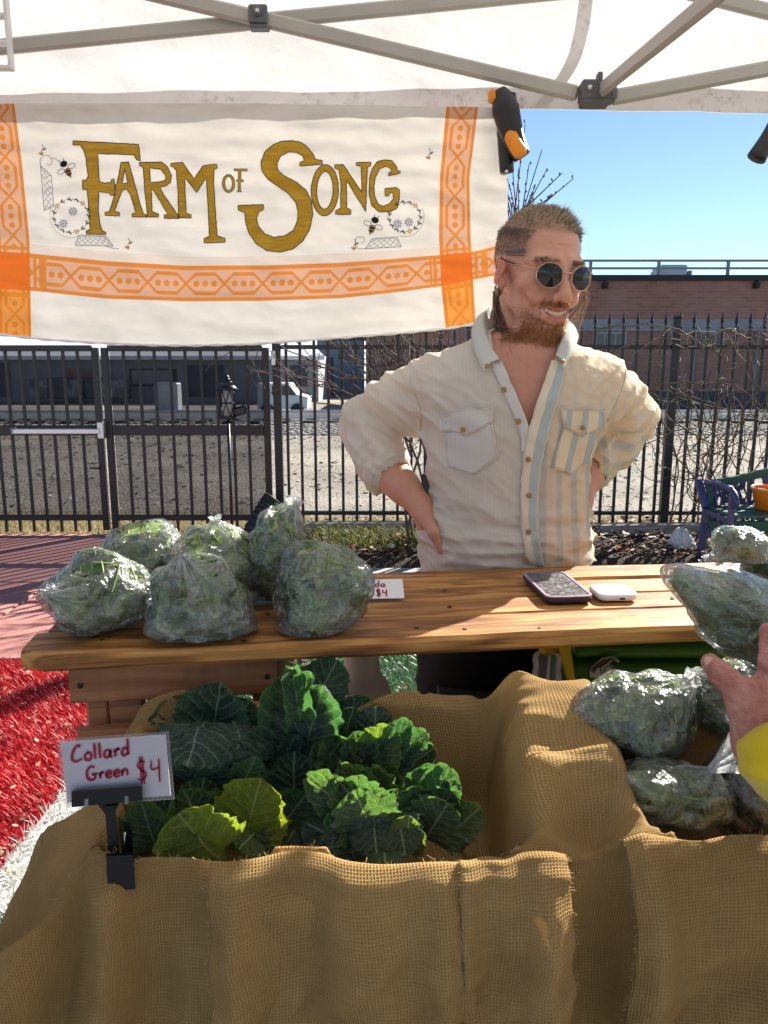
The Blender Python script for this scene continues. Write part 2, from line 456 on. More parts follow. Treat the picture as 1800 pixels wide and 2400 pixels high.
def flat(name, col, rough=.6, spec=.4, metal=0.0, var=.12, sc=30.0, bump=0.0, bsc=80.0, bd=.001, **kw):
    """plain material with slight mottling"""
    t = T(name); p = t.obj(); f = t.noise(p, sc, 4)
    c = t.ramp(f, [(.25, tuple(x * (1 - var) for x in col)), (.75, tuple(min(1, x * (1 + var)) for x in col))])
    nm = t.bump(t.noise(p, bsc, 3), bump, bd) if bump else None
    return t.done(t.pr(c, t.lin(f, .2, .8, max(.03, rough - .08), min(1, rough + .08)), spec, nm, metal, **kw))
rng = np.random.RandomState(11); random.seed(5)

# ------------------------------------------------------------------ setting: ground, paving, turf, bed, tracks
def m_ground():
    t = T('dirt gravel'); p = t.pos(); a = t.noise(p, .55, 5); b = t.noise(p, 14, 5, .7); v = t.voro(p, 26)
    c = t.ramp(a + (b - .5) * .5, [(.3, (.17, .15, .125)), (.5, (.25, .225, .185)), (.62, (.31, .285, .24)), (.75, (.36, .29, .18))])
    c = t.mix(t.lin(v, 0, .45, .35, 0), c, t.ramp(t.noise(p, 40, 2), [(.3, (.14, .13, .12)), (.7, (.45, .43, .39))]))
    return t.done(t.pr(c, .95, .2, t.bump(b * .6 + v * .6, .9, .03)))
M_ground = m_ground()
V = np.array([[-900, -300, -.02], [900, -300, -.02], [900, 2500, -.02], [-900, 2500, -.02]])
part('ground', V, [(0, 1, 2, 3)], M_ground, smooth=False, kind='structure')

def m_paint():
    t = T('terracotta concrete'); p = t.pos(); a = t.noise(p, 1.2, 5); b = t.noise(p, 60, 4, .7)
    c = t.ramp(a * .7 + b * .3, [(.3, (.34, .135, .115)), (.5, (.42, .185, .155)), (.7, (.47, .235, .20))])
    return t.done(t.pr(c, .85, .3, t.bump(b, .35, .002)))
M_pat = m_paint(); M_joint = flat('joint sand', (.16, .10, .085), .95)
XB, YB = [-8.3, -6.8, -5.3, -3.75, -2.22, -.72], [3.60, 4.98, 6.50]
pt = part('patio', np.array([[-8.3, 3.6, .012], [-.72, 3.6, .012], [-.72, 6.5, .012], [-8.3, 6.5, .012]]), [(0, 1, 2, 3)], M_joint, smooth=False, kind='structure')
for i in range(5):
    for j in range(2):
        v, f = box(((XB[i] + XB[i + 1]) / 2, (YB[j] + YB[j + 1]) / 2, .0), (XB[i + 1] - XB[i] - .014, YB[j + 1] - YB[j] - .014, .06), None, .008)
        part('slab', v, f, M_pat, pt, smooth=False)

def m_conc():
    t = T('grey concrete'); p = t.pos(); a = t.noise(p, 2.2, 5); b = t.noise(p, 70, 4, .7)
    c = t.ramp(a * .6 + b * .4, [(.3, (.27, .26, .24)), (.7, (.48, .465, .43))])
    return t.done(t.pr(c, .9, .3, t.bump(b, .4, .002)))
M_conc = m_conc()
part('bounce_slab', np.array([[-9, -14, -.012], [9, -14, -.012], [9, .6, -.012], [-9, .6, -.012]]), [(0, 1, 2, 3)], M_conc, smooth=False, kind='structure')  # unseen pale concrete added to bounce sunlight onto the stall front
pv = part('pavement', np.array([[-.72, 3.86, .004], [4.6, 3.86, .004], [4.6, 5.42, .004], [-.72, 5.42, .004]]), [(0, 1, 2, 3)], M_joint, smooth=False, kind='structure')
for i in range(5):
    for j in range(2):
        x0 = -.72 + i * 1.064; y0 = 3.86 + j * .78
        v, f = box((x0 + .532, y0 + .39, -.01), (1.05, .766, .05), None, .006)
        part('slab', v, f, M_conc, pv, smooth=False)

def blades(n, xy, h, w, lean=.6, seg=2, z0=0.0, seed=1):
    """n curved grass blades at points xy -> V, F, rnd attr"""
    r = np.random.RandomState(seed); n = len(xy); az = r.rand(n) * 6.283; hh = h * (.6 + .7 * r.rand(n)); le = lean * (.3 + r.rand(n)) * hh
    d = np.column_stack([np.cos(az), np.sin(az)]); q = np.column_stack([-d[:, 1], d[:, 0]]) * (w * (.7 + .6 * r.rand(n)))[:, None] / 2
    B = np.column_stack([xy, np.full(n, z0)]); V = np.zeros((n, 5, 3)); Z = lambda a, z: np.column_stack([a, z])
    V[:, 0] = B - Z(q, np.zeros(n)); V[:, 1] = B + Z(q, np.zeros(n))
    mid = B + Z(d * (le * .35)[:, None], hh * .6); V[:, 2] = mid - Z(q * .8, np.zeros(n)); V[:, 3] = mid + Z(q * .8, np.zeros(n))
    V[:, 4] = B + Z(d * le[:, None], hh)
    b = np.arange(n)[:, None] * 5; F = np.concatenate([b + [0, 1, 3], b + [0, 3, 2], b + [2, 3, 4]])
    return V.reshape(-1, 3), F, np.repeat(r.rand(n), 5)
def m_blade(name, stops, transl=.35, rough=.5):
    t = T(name); a = t.af('var'); c = t.ramp(a, stops); w_ = t.noise(t.pos(), 4.5, 4, .65); c = t.mix(t.lin(w_, .42, .68, 0, .55), c, tuple(.45 * x + .03 for x in stops[0][1]))
    return t.done(t.ms(transl, t.pr(c, rough, .4), t.trl(c)))
def scatter(n, x0, x1, y0, y1, seed):
    r = np.random.RandomState(seed); return np.column_stack([x0 + (x1 - x0) * r.rand(n), y0 + (y1 - y0) * r.rand(n)])
def wx(y): return -1.01 + .02 * (y - 2.1)          # the white line between red and green turf
M_red = m_blade('red turf fibre', [(0, (.40, .006, .012)), (.5, (.62, .012, .022)), (1, (.75, .04, .05))], .3)
M_wht = m_blade('white turf fibre', [(0, (.6, .6, .56)), (1, (.85, .85, .8))], .3)
M_grn = m_blade('green turf fibre', [(0, (.03, .11, .035)), (.5, (.06, .20, .06)), (1, (.20, .34, .17))], .35, .35)
M_redb = flat('red turf backing', (.30, .008, .012), .9, .2, var=.3); M_grnb = flat('green turf backing', (.03, .07, .03), .9, .2, var=.3)
M_whtb = flat('white turf backing', (.5, .5, .47), .9, .2)
def sheet(name, poly, z, m): return part(name, np.array([[x, y, z] for x, y in poly]), [tuple(range(len(poly)))], m, smooth=False, kind='structure')
sheet('red_turf_mat', [(-4.2, .6), (wx(.6) - .11, .6), (wx(3.59) - .11, 3.59), (-4.2, 3.59)], .004, M_redb)
sheet('white_turf_mat', [(wx(.6) - .11, .6), (wx(.6), .6), (wx(3.59), 3.59), (wx(3.59) - .11, 3.59)], .004, M_whtb)
sheet('green_turf_mat', [(wx(.6), .6), (3.0, .6), (3.0, 3.85), (wx(3.59), 3.85), (wx(3.59), 3.59)], .004, M_grnb)
xy = scatter(60000, -3.0, -.9, 1.7, 3.6, 3); xy = xy[xy[:, 0] < wx(xy[:, 1]) - .11]
V, F, a = blades(0, xy, .034, .0042, 1.0, z0=.005, seed=1); part('red_turf', V, F, M_red, attrs={'var': a}, kind='stuff', label='bright red artificial grass beside the pallet table', cat='artificial grass')
xy = scatter(9000, -1.4, -.7, 1.5, 3.6, 4); xy = xy[(xy[:, 0] > wx(xy[:, 1]) - .115) & (xy[:, 0] < wx(xy[:, 1]) + .005)]
V, F, a = blades(0, xy, .034, .0042, 1.0, z0=.005, seed=2); part('white_turf_line', V, F, M_wht, attrs={'var': a}, kind='stuff', label='white artificial grass line between red and green turf', cat='artificial grass')
xy = scatter(52000, -1.1, 1.7, 1.5, 3.84, 5); xy = xy[xy[:, 0] > wx(xy[:, 1])]
V, F, a = blades(0, xy, .03, .0046, 1.0, z0=.005, seed=3); part('green_turf', V, F, M_grn, attrs={'var': a}, kind='stuff', label='green artificial grass behind the pallet table', cat='artificial grass')

def chips(n, xy, smin_, smax_, z, seed, tilt=.5, zr=.0):
    """dry curled leaves: 6-vert bent lozenges"""
    r = np.random.RandomState(seed); n = len(xy); s = smin_ + (smax_ - smin_) * r.rand(n) ** 2; az = r.rand(n) * 6.283
    base = np.array([[-1, 0, 0], [-.3, -.5, .12], [-.3, .5, .12], [.4, -.42, .05], [.4, .42, .05], [1, 0, .25]])
    P = base[None] * s[:, None, None]; P[:, :, 2] *= (r.rand(n)[:, None] * 2 - .5)
    ti = (r.rand(n) - .5) * 2 * tilt; c, sn = np.cos(ti)[:, None], np.sin(ti)[:, None]
    P[..., 1], P[..., 2] = P[..., 1] * c - P[..., 2] * sn, P[..., 1] * sn + P[..., 2] * c
    c, sn = np.cos(az)[:, None], np.sin(az)[:, None]; P[..., 0], P[..., 1] = P[..., 0] * c - P[..., 1] * sn, P[..., 0] * sn + P[..., 1] * c
    P[..., 0] += xy[:, :1]; P[..., 1] += xy[:, 1:]; P[..., 2] += z + s[:, None] * .35 + (zr * r.rand(n))[:, None]
    b = np.arange(n)[:, None] * 6; F = np.concatenate([b + [0, 1, 2], b + [1, 3, 2], b + [2, 3, 4], b + [3, 5, 4]])
    return P.reshape(-1, 3), F, np.repeat(r.rand(n), 6)
M_litter = m_blade('dry leaf', [(0, (.05, .03, .02)), (.3, (.13, .07, .04)), (.55, (.28, .13, .06)), (.75, (.40, .14, .05)), (.88, (.5, .40, .28)), (1, (.62, .56, .46))], .35, .6)
M_pale = m_blade('pale leaf flake', [(0, (.42, .30, .16)), (.4, (.6, .47, .3)), (1, (.78, .70, .56))], .3, .6)
xy = scatter(900, -2.9, -1.0, 1.9, 3.6, 6); V, F, a = chips(0, xy, .006, .02, .02, 1); part('leaf_flakes', V, F, M_pale, attrs={'var': a}, kind='stuff', label='pale dry leaf flakes strewn on the red turf', cat='leaves')
xy = scatter(700, -1.05, 1.0, 2.2, 3.84, 7); V, F, a = chips(0, xy, .006, .02, .02, 2); part('leaf_flakes', V, F, M_litter, attrs={'var': a}, kind='stuff', label='dry leaf bits strewn on the green turf', cat='leaves')
xy = scatter(500, -1.05, -.35, 3.2, 3.84, 17); V, F, a = chips(0, xy, .012, .03, .015, 12, 1.0, .03); part('leaf_drift', V, F, M_litter, attrs={'var': a}, kind='stuff', label='drift of brown leaves at the turf corner', cat='leaves')

# planting bed with mulch and leaves
def bed(x0, x1, y0, y1, nx, ny, hh, seed):
    X, Y = np.meshgrid(np.linspace(x0, x1, nx), np.linspace(y0, y1, ny), indexing='ij'); P = np.stack([X, Y, X * 0], -1)
    e = np.minimum(np.minimum(X - x0, x1 - X), np.minimum(Y - y0, y1 - Y)); Z = hh * np.clip(e / .12, 0, 1) + .022 * fbm(P, 5, 3, seed) * np.clip(e / .05, 0, 1)
    return np.stack([X, Y, Z + .002], -1).reshape(-1, 3), grid(nx, ny)
def m_mulch():
    t = T('dark mulch'); p = t.pos(); v = t.voro(p, 60); b = t.noise(p, 45, 4, .7)
    c = t.ramp(b, [(.25, (.025, .018, .014)), (.5, (.07, .05, .035)), (.68, (.16, .11, .07)), (.8, (.34, .30, .25))])
    return t.done(t.pr(c, .95, .2, t.bump(v + b, 1.0, .02)))
M_mulch = m_mulch()
V, F = bed(-.70, 4.6, 5.44, 6.95, 90, 32, .05, 3); part('mulch_bed', V, F, M_mulch, kind='structure')
r_ = np.random.RandomState(8)
xy = scatter(4200, -.66, 4.2, 5.5, 6.9, 9); V, F, a = chips(0, xy, .012, .042, .06, 3, .9, .05); part('leaf_litter', V, F, M_litter, attrs={'var': a}, kind='stuff', label='brown and orange leaf litter on the mulch bed', cat='leaves')
M_dry = m_blade('dry grass', [(0, (.24, .19, .07)), (.5, (.42, .34, .15)), (1, (.55, .47, .26))], .4, .6)
M_weed = m_blade('yellow green weed', [(0, (.07, .10, .015)), (.5, (.17, .20, .03)), (1, (.36, .34, .08))], .45, .6)
xy = np.vstack([scatter(15000, -6.2, -.75, 6.52, 7.6, 10), scatter(4500, -.75, 4.4, 6.85, 7.4, 11)]); V, F, a = blades(0, xy, .07, .006, 1.5, z0=-.02, seed=4)
part('dry_grass', V, F, M_dry, attrs={'var': a}, kind='stuff', label='straw coloured dry grass along the foot of the fence', cat='grass')
xy = np.vstack([scatter(2600, -.6, .75, 6.05, 6.5, 12), scatter(1200, -.5, .6, 5.75, 6.1, 13)]); V, F, a = blades(0, xy, .10, .006, 1.3, z0=.05, seed=5)
part('weeds', V, F, M_weed, attrs={'var': a}, kind='stuff', label='yellow green weeds on the bed beside the timber edging', cat='weeds')

# weathered timber edging at the fence foot
def m_wood(name, stops, gx=(1.6, 26, 26), rough=.6, spec=.35, knots=True, crack=.35, bump=.5):
    """plank: grain runs along object X"""
    t = T(name); p = t.obj(); r = t.rnd(); off = t.vec(r * 7.3, r * 3.1, r * 11.7)
    nd = t.n('ShaderNodeVectorMath', operation='ADD'); t.put(nd.inputs[0], p); t.put(nd.inputs[1], off); q = nd.outputs[0]
    big = t.noise(t.vscale(q, (1.2, 7, 7)), 2.0, 3, .5, .8); w = t.n('ShaderNodeTexWave', wave_type='RINGS' if knots else 'BANDS', bands_direction='Y' if not knots else 'X') if False else None
    fine = t.noise(t.vscale(q, gx), 6.0, 5, .65, .6); ring = (t.noise(t.vscale(q, (1.0, 9, 9)), 3.2, 2, .5, .4) * 22).sin() * .5 + .5
    g = big * .45 + fine * .35 + ring * .2
    c = t.ramp(g, stops)
    c = t.mix(t.lin(r, 0, 1, 0, .3), c, t.mix(.5, c, stops[0][1]))
    cr = t.noise(t.vscale(q, (1.5, 45, 45)), 3.0, 3, .6); crm = t.lin(cr, .66, .74)
    c = t.mix(crm * crack, c, tuple(x * .25 for x in stops[0][1]))
    if knots:
        k = t.voro(t.vscale(q, (2.6, 9, 9)), 1.7); km = t.lin(k, .03, .11, 1, 0)
        c = t.mix(km * .75, c, tuple(x * .45 for x in stops[0][1]))
    st = t.noise(q, 6.0, 4, .6); c = t.mix(t.lin(st, .5, .75) * .35, c, tuple(x * .5 for x in stops[0][1]))
    return t.done(t.pr(c, t.lin(fine, .2, .8, rough - .12, rough + .15), spec, t.bump(fine * .7 + ring * .25 - crm * .6, bump, .0012)))
M_oldwood = m_wood('grey weathered timber', [(.25, (.16, .14, .115)), (.5, (.32, .29, .25)), (.75, (.48, .45, .40))])
M_darkwood = m_wood('dark wood grain', [(.25, (.012, .011, .010)), (.6, (.03, .026, .022)), (.8, (.07, .06, .05))])  # near black wood tone with grain
v, f = beam((-.68, 6.42, .10), (1.75, 6.36, .12), .12, .10, .02); part('edging_timber', v, f, M_oldwood, label='long weathered landscape timber lying behind the weeds', cat='timber')
v, f = beam((1.80, 6.38, .09), (4.5, 6.45, .10), .12, .10, .02); part('edging_timber', v, f, M_oldwood, label='weathered landscape timber lying behind the leaf litter', cat='timber')
pb = onz(1003, 1345, 0); v, f = beam((pb[0], pb[1], 0), (pb[0] - .01, pb[1], .72), .085, .085, .012, (0, 1, 0)); part('wooden_post', v, f, M_darkwood, smooth=False, label='dark square wooden post standing behind the man\'s hip', cat='post')

# railway beyond the fence
def m_ballast():
    t = T('track ballast'); p = t.pos(); v = t.voro(p, 9); c = t.ramp(t.noise(p, 11, 3, .7), [(.3, (.05, .048, .046)), (.55, (.15, .14, .13)), (.75, (.34, .32, .29))])
    return t.done(t.pr(c, .95, .2, t.bump(v, 1.0, .08)))
M_bal = m_ballast(); M_rail = flat('polished rail steel', (.55, .55, .56), .28, .5, .9, var=.1); M_sleeper = flat('creosoted sleeper', (.05, .042, .036), .9, .2, var=.3)
X = np.linspace(-60, 60, 60); prof = [(16.8, -.015), (17.9, .18), (20.4, .18), (21.6, -.015)]; V = []
for x in X:
    for y, z in prof: V.append((x, y + .1 * math.sin(x * 1.7), z + .015 * math.sin(x * 3.1 + y)))
part('track_bed', V, grid(60, 4), M_bal, kind='structure')
for y in (18.4, 19.85):
    mb = MB(); mb.add(*box((0, y, .24), (120, .15, .02))); mb.add(*box((0, y, .29), (120, .02, .09))); mb.add(*box((0, y, .345), (120, .072, .03)))
    mb.build('rail', M_rail, smooth=False, kind='structure')
sl0 = None
for i in range(46):
    v, f = box((-16 + i * .62, 19.1, .19), (.24, 2.6, .06), None, .01)
    if sl0 is None: sl0 = tmesh('sleeper', v - np.array([-16, 19.1, .19]), f, M_sleeper, False)
    obj('sleeper', sl0, None, kind='structure', loc=(-16 + i * .62, 19.1, .19))
xy = np.vstack([scatter(9000, -14, 14, 15.5, 18.2, 21), scatter(5000, -7, 7, 7.3, 15.5, 22)])
V, F, a = chips(0, xy, .012, .05, -.02, 9, .7); M_stone = m_blade('ballast stone', [(0, (.10, .095, .088)), (.4, (.26, .245, .22)), (1, (.5, .48, .43))], .0, .9)
part('ballast_stones', V, F, M_stone, smooth=False, attrs={'var': a}, kind='stuff', label='loose grey stones between fence and railway', cat='stones')

# ------------------------------------------------------------------ iron fence and double gate
FY = 6.55
M_iron = flat('black fence paint', (.012, .012, .014), .38, .5, var=.25, bump=.15, bsc=120)
def fx(px): return (px - 900) * .003588
def spear():
    mb = MB(); mb.add(*box((0, 0, .86), (.023, .023, 1.72), None, .002))
    mb.add(*box((0, 0, 1.735), (.036, .036, .016), None, .004)); mb.add(*lathe([(.011, 1.74), (.009, 1.765), (.017, 1.785), (.012, 1.81), (.002, 1.862)], 6))
    return mb
fe = thing('iron_fence', (fx(640), FY, 0), 'black iron picket fence with spear tips beyond the mulch bed', 'fence')
x0, x1 = fx(672), 7.6
mb = spear(); pk = tmesh('picket', mb.V(), mb.f, M_iron, False, None, mb.m)
for i, x in enumerate(np.arange(x0, x1, .1168)):
    obj('picket', pk, fe, loc=(x - fx(640), random.uniform(-.002, .002), .03))
for z in (.205, 1.61):
    v, f = box(((x0 + x1) / 2, FY, z), (x1 - x0 + .1, .036, .034), None, .003); part('rail', v, f, M_iron, fe, False)
for x in (fx(650), 2.42, 4.85, 7.25):
    mb = MB(); mb.add(*box((x, FY, .92), (.066, .066, 1.84), None, .004)); mb.add(*box((x, FY, 1.85), (.08, .08, .025), None, .008)); mb.build('post', M_iron, fe, False)

def m_screen():
    t = T('dark mesh screen'); p = t.obj(); return t.done(t.ms(.68, t.trp((.80, .81, .85)), t.pr((.02, .021, .024), .7, .3)))
M_screen = m_screen()
def gate(xa, xb, label, bar=False):
    g = thing('gate', ((xa + xb) / 2, FY, .03), label, 'gate', 'double gate leaves')
    fr = .055
    for x in (xa + fr / 2, xb - fr / 2):
        v, f = box((x, FY, .83), (fr, .045, 1.55), None, .004); part('stile', v, f, M_iron, g, False)
    for z, h in ((1.60, .05), (.92, .085), (.165, .05)):
        v, f = box(((xa + xb) / 2, FY, z), (xb - xa - 2 * fr, .044, h), None, .004); part('rail', v, f, M_iron, g, False)
    n = int((xb - xa - .12) / .128); xs = np.linspace(xa + .055, xb - .055, n + 2)[1:-1]
    v, f = box((0, 0, .79), (.023, .023, 1.56), None, .002); pm = tmesh('picket', v, f, M_iron, False)
    for x in xs: obj('picket', pm, g, loc=(x - (xa + xb) / 2, -.004, .0))
    for za, zb in ((.19, .88), (.965, 1.575)):
        V = np.array([[xa + fr, FY + .03, za], [xb - fr, FY + .03, za], [xb - fr, FY + .03, zb], [xa + fr, FY + .03, zb]])
        part('mesh_screen', V, [(0, 1, 2, 3)], M_screen, g, False)
    return g
gl = gate(fx(-230), fx(236), 'black gate leaf with a silver push bar')
gr_ = gate(fx(243), fx(632), 'black gate leaf with a lantern stake in front of it')
M_silver = flat('brushed aluminium', (.62, .62, .64), .32, .5, .85, var=.1)
M_steel = flat('grey steel', (.30, .30, .31), .4, .5, .6)
mb = MB(); a = fx(35); b = fx(238); mb.add(*box(((a + b) / 2, FY - .085, .918), (b - a, .05, .045), None, .006)); pb_ = mb.build('push_bar', M_silver, gl, False)
v, f = box((b + .0, FY - .06, .925), (.055, .08, .14), None, .006); part('latch_box', v, f, M_silver, gl, False)
v, f = box((a - .01, FY - .06, .918), (.03, .07, .055), None, .006); part('end_cap', v, f, M_steel, gl, False)
v, f = tube([(fx(225), FY - .05, .60), (fx(205), FY - .08, .605)], .008); part('drop_bolt', v, f, M_iron, gl)
v, f = box((fx(645), FY - .045, 1.52), (.035, .05, .12), None, .004); part('hinge', v, f, M_silver, gr_, False)

# lantern on a stake
lx, ly = -1.21, 6.0
ln = thing('lantern', (lx, ly, 0), 'black lattice garden lantern on a thin stake before the gate', 'lantern')
v, f = tube([(lx, ly, .03), (lx, ly, 1.06)], .012, 8); part('stake', v, f, M_iron, ln)
mb = MB()
for k in range(6):
    a0 = k * math.pi / 3
    for s in (1, -1):
        P = [(lx + .062 * math.cos(a0 + s * u * 1.05), ly + .062 * math.sin(a0 + s * u * 1.05), 1.07 + .21 * u) for u in np.linspace(0, 1, 9)]
        mb.add(*tube(P, .005, 5))
for z in (1.07, 1.175, 1.28): mb.add(*tube([(lx + .063 * math.cos(q), ly + .063 * math.sin(q), z) for q in np.linspace(0, 2 * math.pi, 25)], .007, 5))
mb.build('lattice', M_iron, ln)
v, f = lathe([(.066, 1.05), (.068, 1.07), (.03, 1.075)], 16, (lx, ly, 0)); part('base_plate', v, f, M_iron, ln)
v, f = lathe([(.082, 1.275), (.084, 1.285), (.06, 1.305), (.055, 1.32), (.06, 1.325), (.035, 1.35), (.02, 1.36), (.022, 1.375), (.008, 1.39)], 16, (lx, ly, 0)); part('cap', v, f, M_iron, ln)
def m_lamp(): t = T('frosted lamp glass'); return t.done(t.ms(.5, t.pr((.5, .5, .5), .3, .5), t.trl((.7, .7, .7))))
v, f = lathe([(.04, 1.075), (.042, 1.18), (.04, 1.27)], 16, (lx, ly, 0)); part('lamp_glass', v, f, m_lamp(), ln)
v, f = beam((lx + .05, ly - .02, 1.10), (lx + .15, ly - .02, 1.13), .07, .07, .015); part('solar_head', v, f, M_iron, ln, False)

# corrugated downpipe end with green weed at the gate foot
M_corr = flat('black ribbed plastic', (.018, .018, .018), .45, .4)
dp = thing('drain_pipe', (fx(620), 6.25, 0.03), 'black ribbed drain pipe end leaning at the gate foot', 'pipe')
P = np.array([ony(585, 1255, 6.2), ony(622, 1190, 6.3), ony(640, 1165, 6.32)]); q = spline(P, 40)
v, f = tube(q, .07 + .008 * (np.arange(40) % 4 < 2), 14); part('ribbed_pipe', v, f, M_corr, dp)
c0 = ony(655, 1185, 6.25); xy = np.column_stack([c0[0] + .05 * rng.randn(160), c0[1] + .04 * rng.randn(160)]); V, F, a = blades(0, xy, .10, .012, .9, z0=c0[2] - .08, seed=9)
part('moss_tuft', V, F, M_grn, dp, attrs={'var': a})

# ------------------------------------------------------------------ buildings beyond the railway
def m_brick():
    t = T('red brick wall'); p = t.obj(); x, y, z = t.xyz(p); nd = t.n('ShaderNodeTexBrick'); t.put(nd.inputs['Vector'], t.vec(x, z, 0.0))
    nd.inputs['Scale'].default_value = 1.0; nd.inputs['Brick Width'].default_value = .30; nd.inputs['Row Height'].default_value = .10; nd.inputs['Mortar Size'].default_value = .010
    nd.inputs['Color1'].default_value = (.27, .115, .085, 1); nd.inputs['Color2'].default_value = (.36, .18, .135, 1); nd.inputs['Mortar'].default_value = (.30, .19, .16, 1)
    a = t.noise(p, .6, 4); c = t.mix(t.lin(a, .3, .7, .0, .45), nd.outputs[0], (.42, .27, .22))
    return t.done(t.pr(c, .9, .2))
M_brick = m_brick(); M_cap = flat('dark roof cap', (.02, .02, .022), .6); M_stucco = flat('grey stucco', (.30, .30, .31), .9, .2, sc=2.0, var=.2)
M_slate = flat('blue grey panel', (.05, .06, .085), .6, .4, sc=1.5, var=.3); M_glass = flat('dark window glass', (.025, .03, .038), .08, .6, sc=1.0)
M_frame = flat('pale window frame', (.42, .42, .40), .6); M_rooft = flat('white metal roof', (.78, .78, .80), .45, .5, sc=1.0, var=.06)
M_steelg = flat('painted steel rail', (.20, .21, .23), .5, .5, .3); M_unit = flat('galvanised unit', (.5, .52, .55), .5, .5, .4, sc=4)
BY = 27.0
def bx_(px0, px1, py0, py1, Y, d, m, name, par, bev=.0, front=0.0):
    """block whose front face covers the pixels given, on plane Y"""
    a = ony(px0, py1, Y - front); b = ony(px1, py0, Y - front)
    v, f = box(((a[0] + b[0]) / 2, Y - front + d / 2, (a[2] + b[2]) / 2), (b[0] - a[0], d, b[2] - a[2]), None, bev)
    return part(name, v, f, m, par, False)
br = thing('brick_building', (10, BY + 4, 0), 'red brick building with a roof railing across the railway', 'building')
a = ony(1090, 985, BY); b = ony(2150, 655, BY)
bx_(1090, 2150, 655, 1010, BY, 9, M_brick, 'wall', br)
bx_(1080, 2160, 644, 657, BY, 9.2, M_cap, 'roof_cap', br, 0, .12)
bx_(1090, 2150, 748, 776, BY, .3, M_stucco, 'lintel_band', br, 0, .10)
for p0, p1 in ((1392, 1470), (1640, 1700)):
    wn = bx_(p0, p1, 778, 815, BY, .16, M_frame, 'window', br, 0, .05)
    k = 3
    for i in range(k):
        q0 = p0 + 4 + (p1 - p0 - 4) * i / k; q1 = p0 + (p1 - p0 - 4) * (i + 1) / k; bx_(q0, q1, 782, 812, BY, .05, M_glass, 'pane', wn, 0, .09)
for p0, p1 in ((1390, 1400), (1620, 1634), (1768, 1778)): bx_(p0, p1, 776, 920, BY, .4, M_stucco, 'pilaster', br, 0, .14)
bx_(1090, 2150, 918, 1010, BY, .5, M_slate, 'base_panel', br, 0, .32)
mb = MB()
rz0, rz1, rz2 = ony(1400, 644, BY)[2], ony(1400, 628, BY)[2], ony(1400, 610, BY)[2]
for z in (rz1, rz2): v, f = box((9.5, BY + .1, z), (16, .07, .07)); part('rail', v, f, M_steelg, br, False)
for px in (1385, 1545, 1708, 1870):
    q = ony(px, 644, BY); v, f = box((q[0], BY + .1, (rz0 + rz2) / 2), (.09, .09, rz2 - rz0)); part('rail_post', v, f, M_steelg, br, False)
ac = thing('rooftop_unit', ony(1580, 650, BY + 3), 'grey air handling unit on the brick building roof', 'air unit')
bx_(1548, 1612, 620, 652, BY + 3, 1.0, M_unit, 'housing', ac, .03); bx_(1540, 1555, 632, 652, BY + 3, .8, M_unit, 'intake_hood', ac, .03, .2); bx_(1612, 1622, 634, 652, BY + 3, .6, M_steelg, 'side_panel', ac)
for px in (1421, 1778):
    fl_ = thing('wall_lamp', ony(px, 675, BY), 'small black floodlight under the brick roof cap ' + ('nearest the man' if px < 1500 else 'beyond the rooftop unit'), 'lamp', 'floodlights on the brick wall')
    bx_(px - 6, px + 6, 661, 675, BY, .3, M_cap, 'housing', fl_, .03, .3); bx_(px - 2, px + 2, 657, 661, BY, .2, M_cap, 'bracket', fl_, 0, .2)

WY = 33.0
wh = thing('warehouse', (-14, WY + 4, 0), 'long low grey warehouse with a white metal roof behind the gate', 'building')
bx_(-420, 745, 832, 962, WY, 10, M_stucco, 'wall', wh)
a = ony(-440, 834, WY - .5); b = ony(760, 834, WY - .5)
V = np.array([[a[0], WY - .5, a[2]], [b[0], WY - .5, b[2]], [b[0] - 3, WY + 7, a[2] + 2.6], [a[0], WY + 7, a[2] + 2.6], [a[0], WY - .5, a[2] - .16], [b[0], WY - .5, b[2] - .16]])
part('roof', V, [(0, 1, 2, 3), (4, 5, 1, 0)], M_rooft, wh, False)
for p0, p1, q0, q1, m, nm in ((-10, 18, 850, 930, M_slate, 'door'), (435, 525, 856, 930, M_slate, 'roller_door'), (680, 720, 856, 905, M_slate, 'door'), (150, 215, 862, 885, M_brick, 'wall_panel')):
    bx_(p0, p1, q0, q1, WY, .2, m, nm, wh, 0, .06)
mu = bx_(305, 412, 864, 905, WY, .2, M_cap, 'mural_board', wh, 0, .08); bx_(310, 404, 868, 900, WY, .1, M_stucco, 'mural_panel', mu, 0, .12)
def m_mural():
    t = T('mural paint'); p = t.obj(); n = t.noise(p, 1.5, 2); return t.done(t.pr(t.ramp(n, [(.4, (.10, .10, .11)), (.5, (.34, .34, .35)), (.6, (.16, .15, .15))]), .8))
M_mural = m_mural()
for i, (p0, p1) in enumerate(((70, 108), (112, 150), (155, 190), (200, 235), (240, 290))): 
    pl = bx_(p0, p1, 888 - 3 * (i % 2), 934, WY - 1.5, 1.0, M_slate if i % 2 else M_mural, 'storage_crate', None, .05)
    pl['label'] = ['dull patterned crate at the outer end of the warehouse row', 'dark slate crate second from the outer end of the row', 'dull patterned crate in the middle of the warehouse row', 'dark slate crate next to the widest patterned crate', 'widest dull patterned crate, at the mural end of the row'][i]; pl['category'] = 'crate'; pl['group'] = 'crates along the warehouse'
vb = part('utility_box', *box(ony(395, 945, 27) + np.array([0, 0, .2]), (.8, .6, 1.0), None, .04), M_unit, smooth=False, label='pale grey utility box on the ground before the warehouse', cat='utility box')
M_blue = flat('pale blue siding', (.40, .47, .56), .8, .2, sc=2, var=.1); M_whs = flat('white siding', (.72, .72, .72), .8, .2, sc=2, var=.06); M_pale = M_pale
h1 = thing('house', ony(830, 930, 44), 'pale blue house seen between gate post and shrub', 'building')
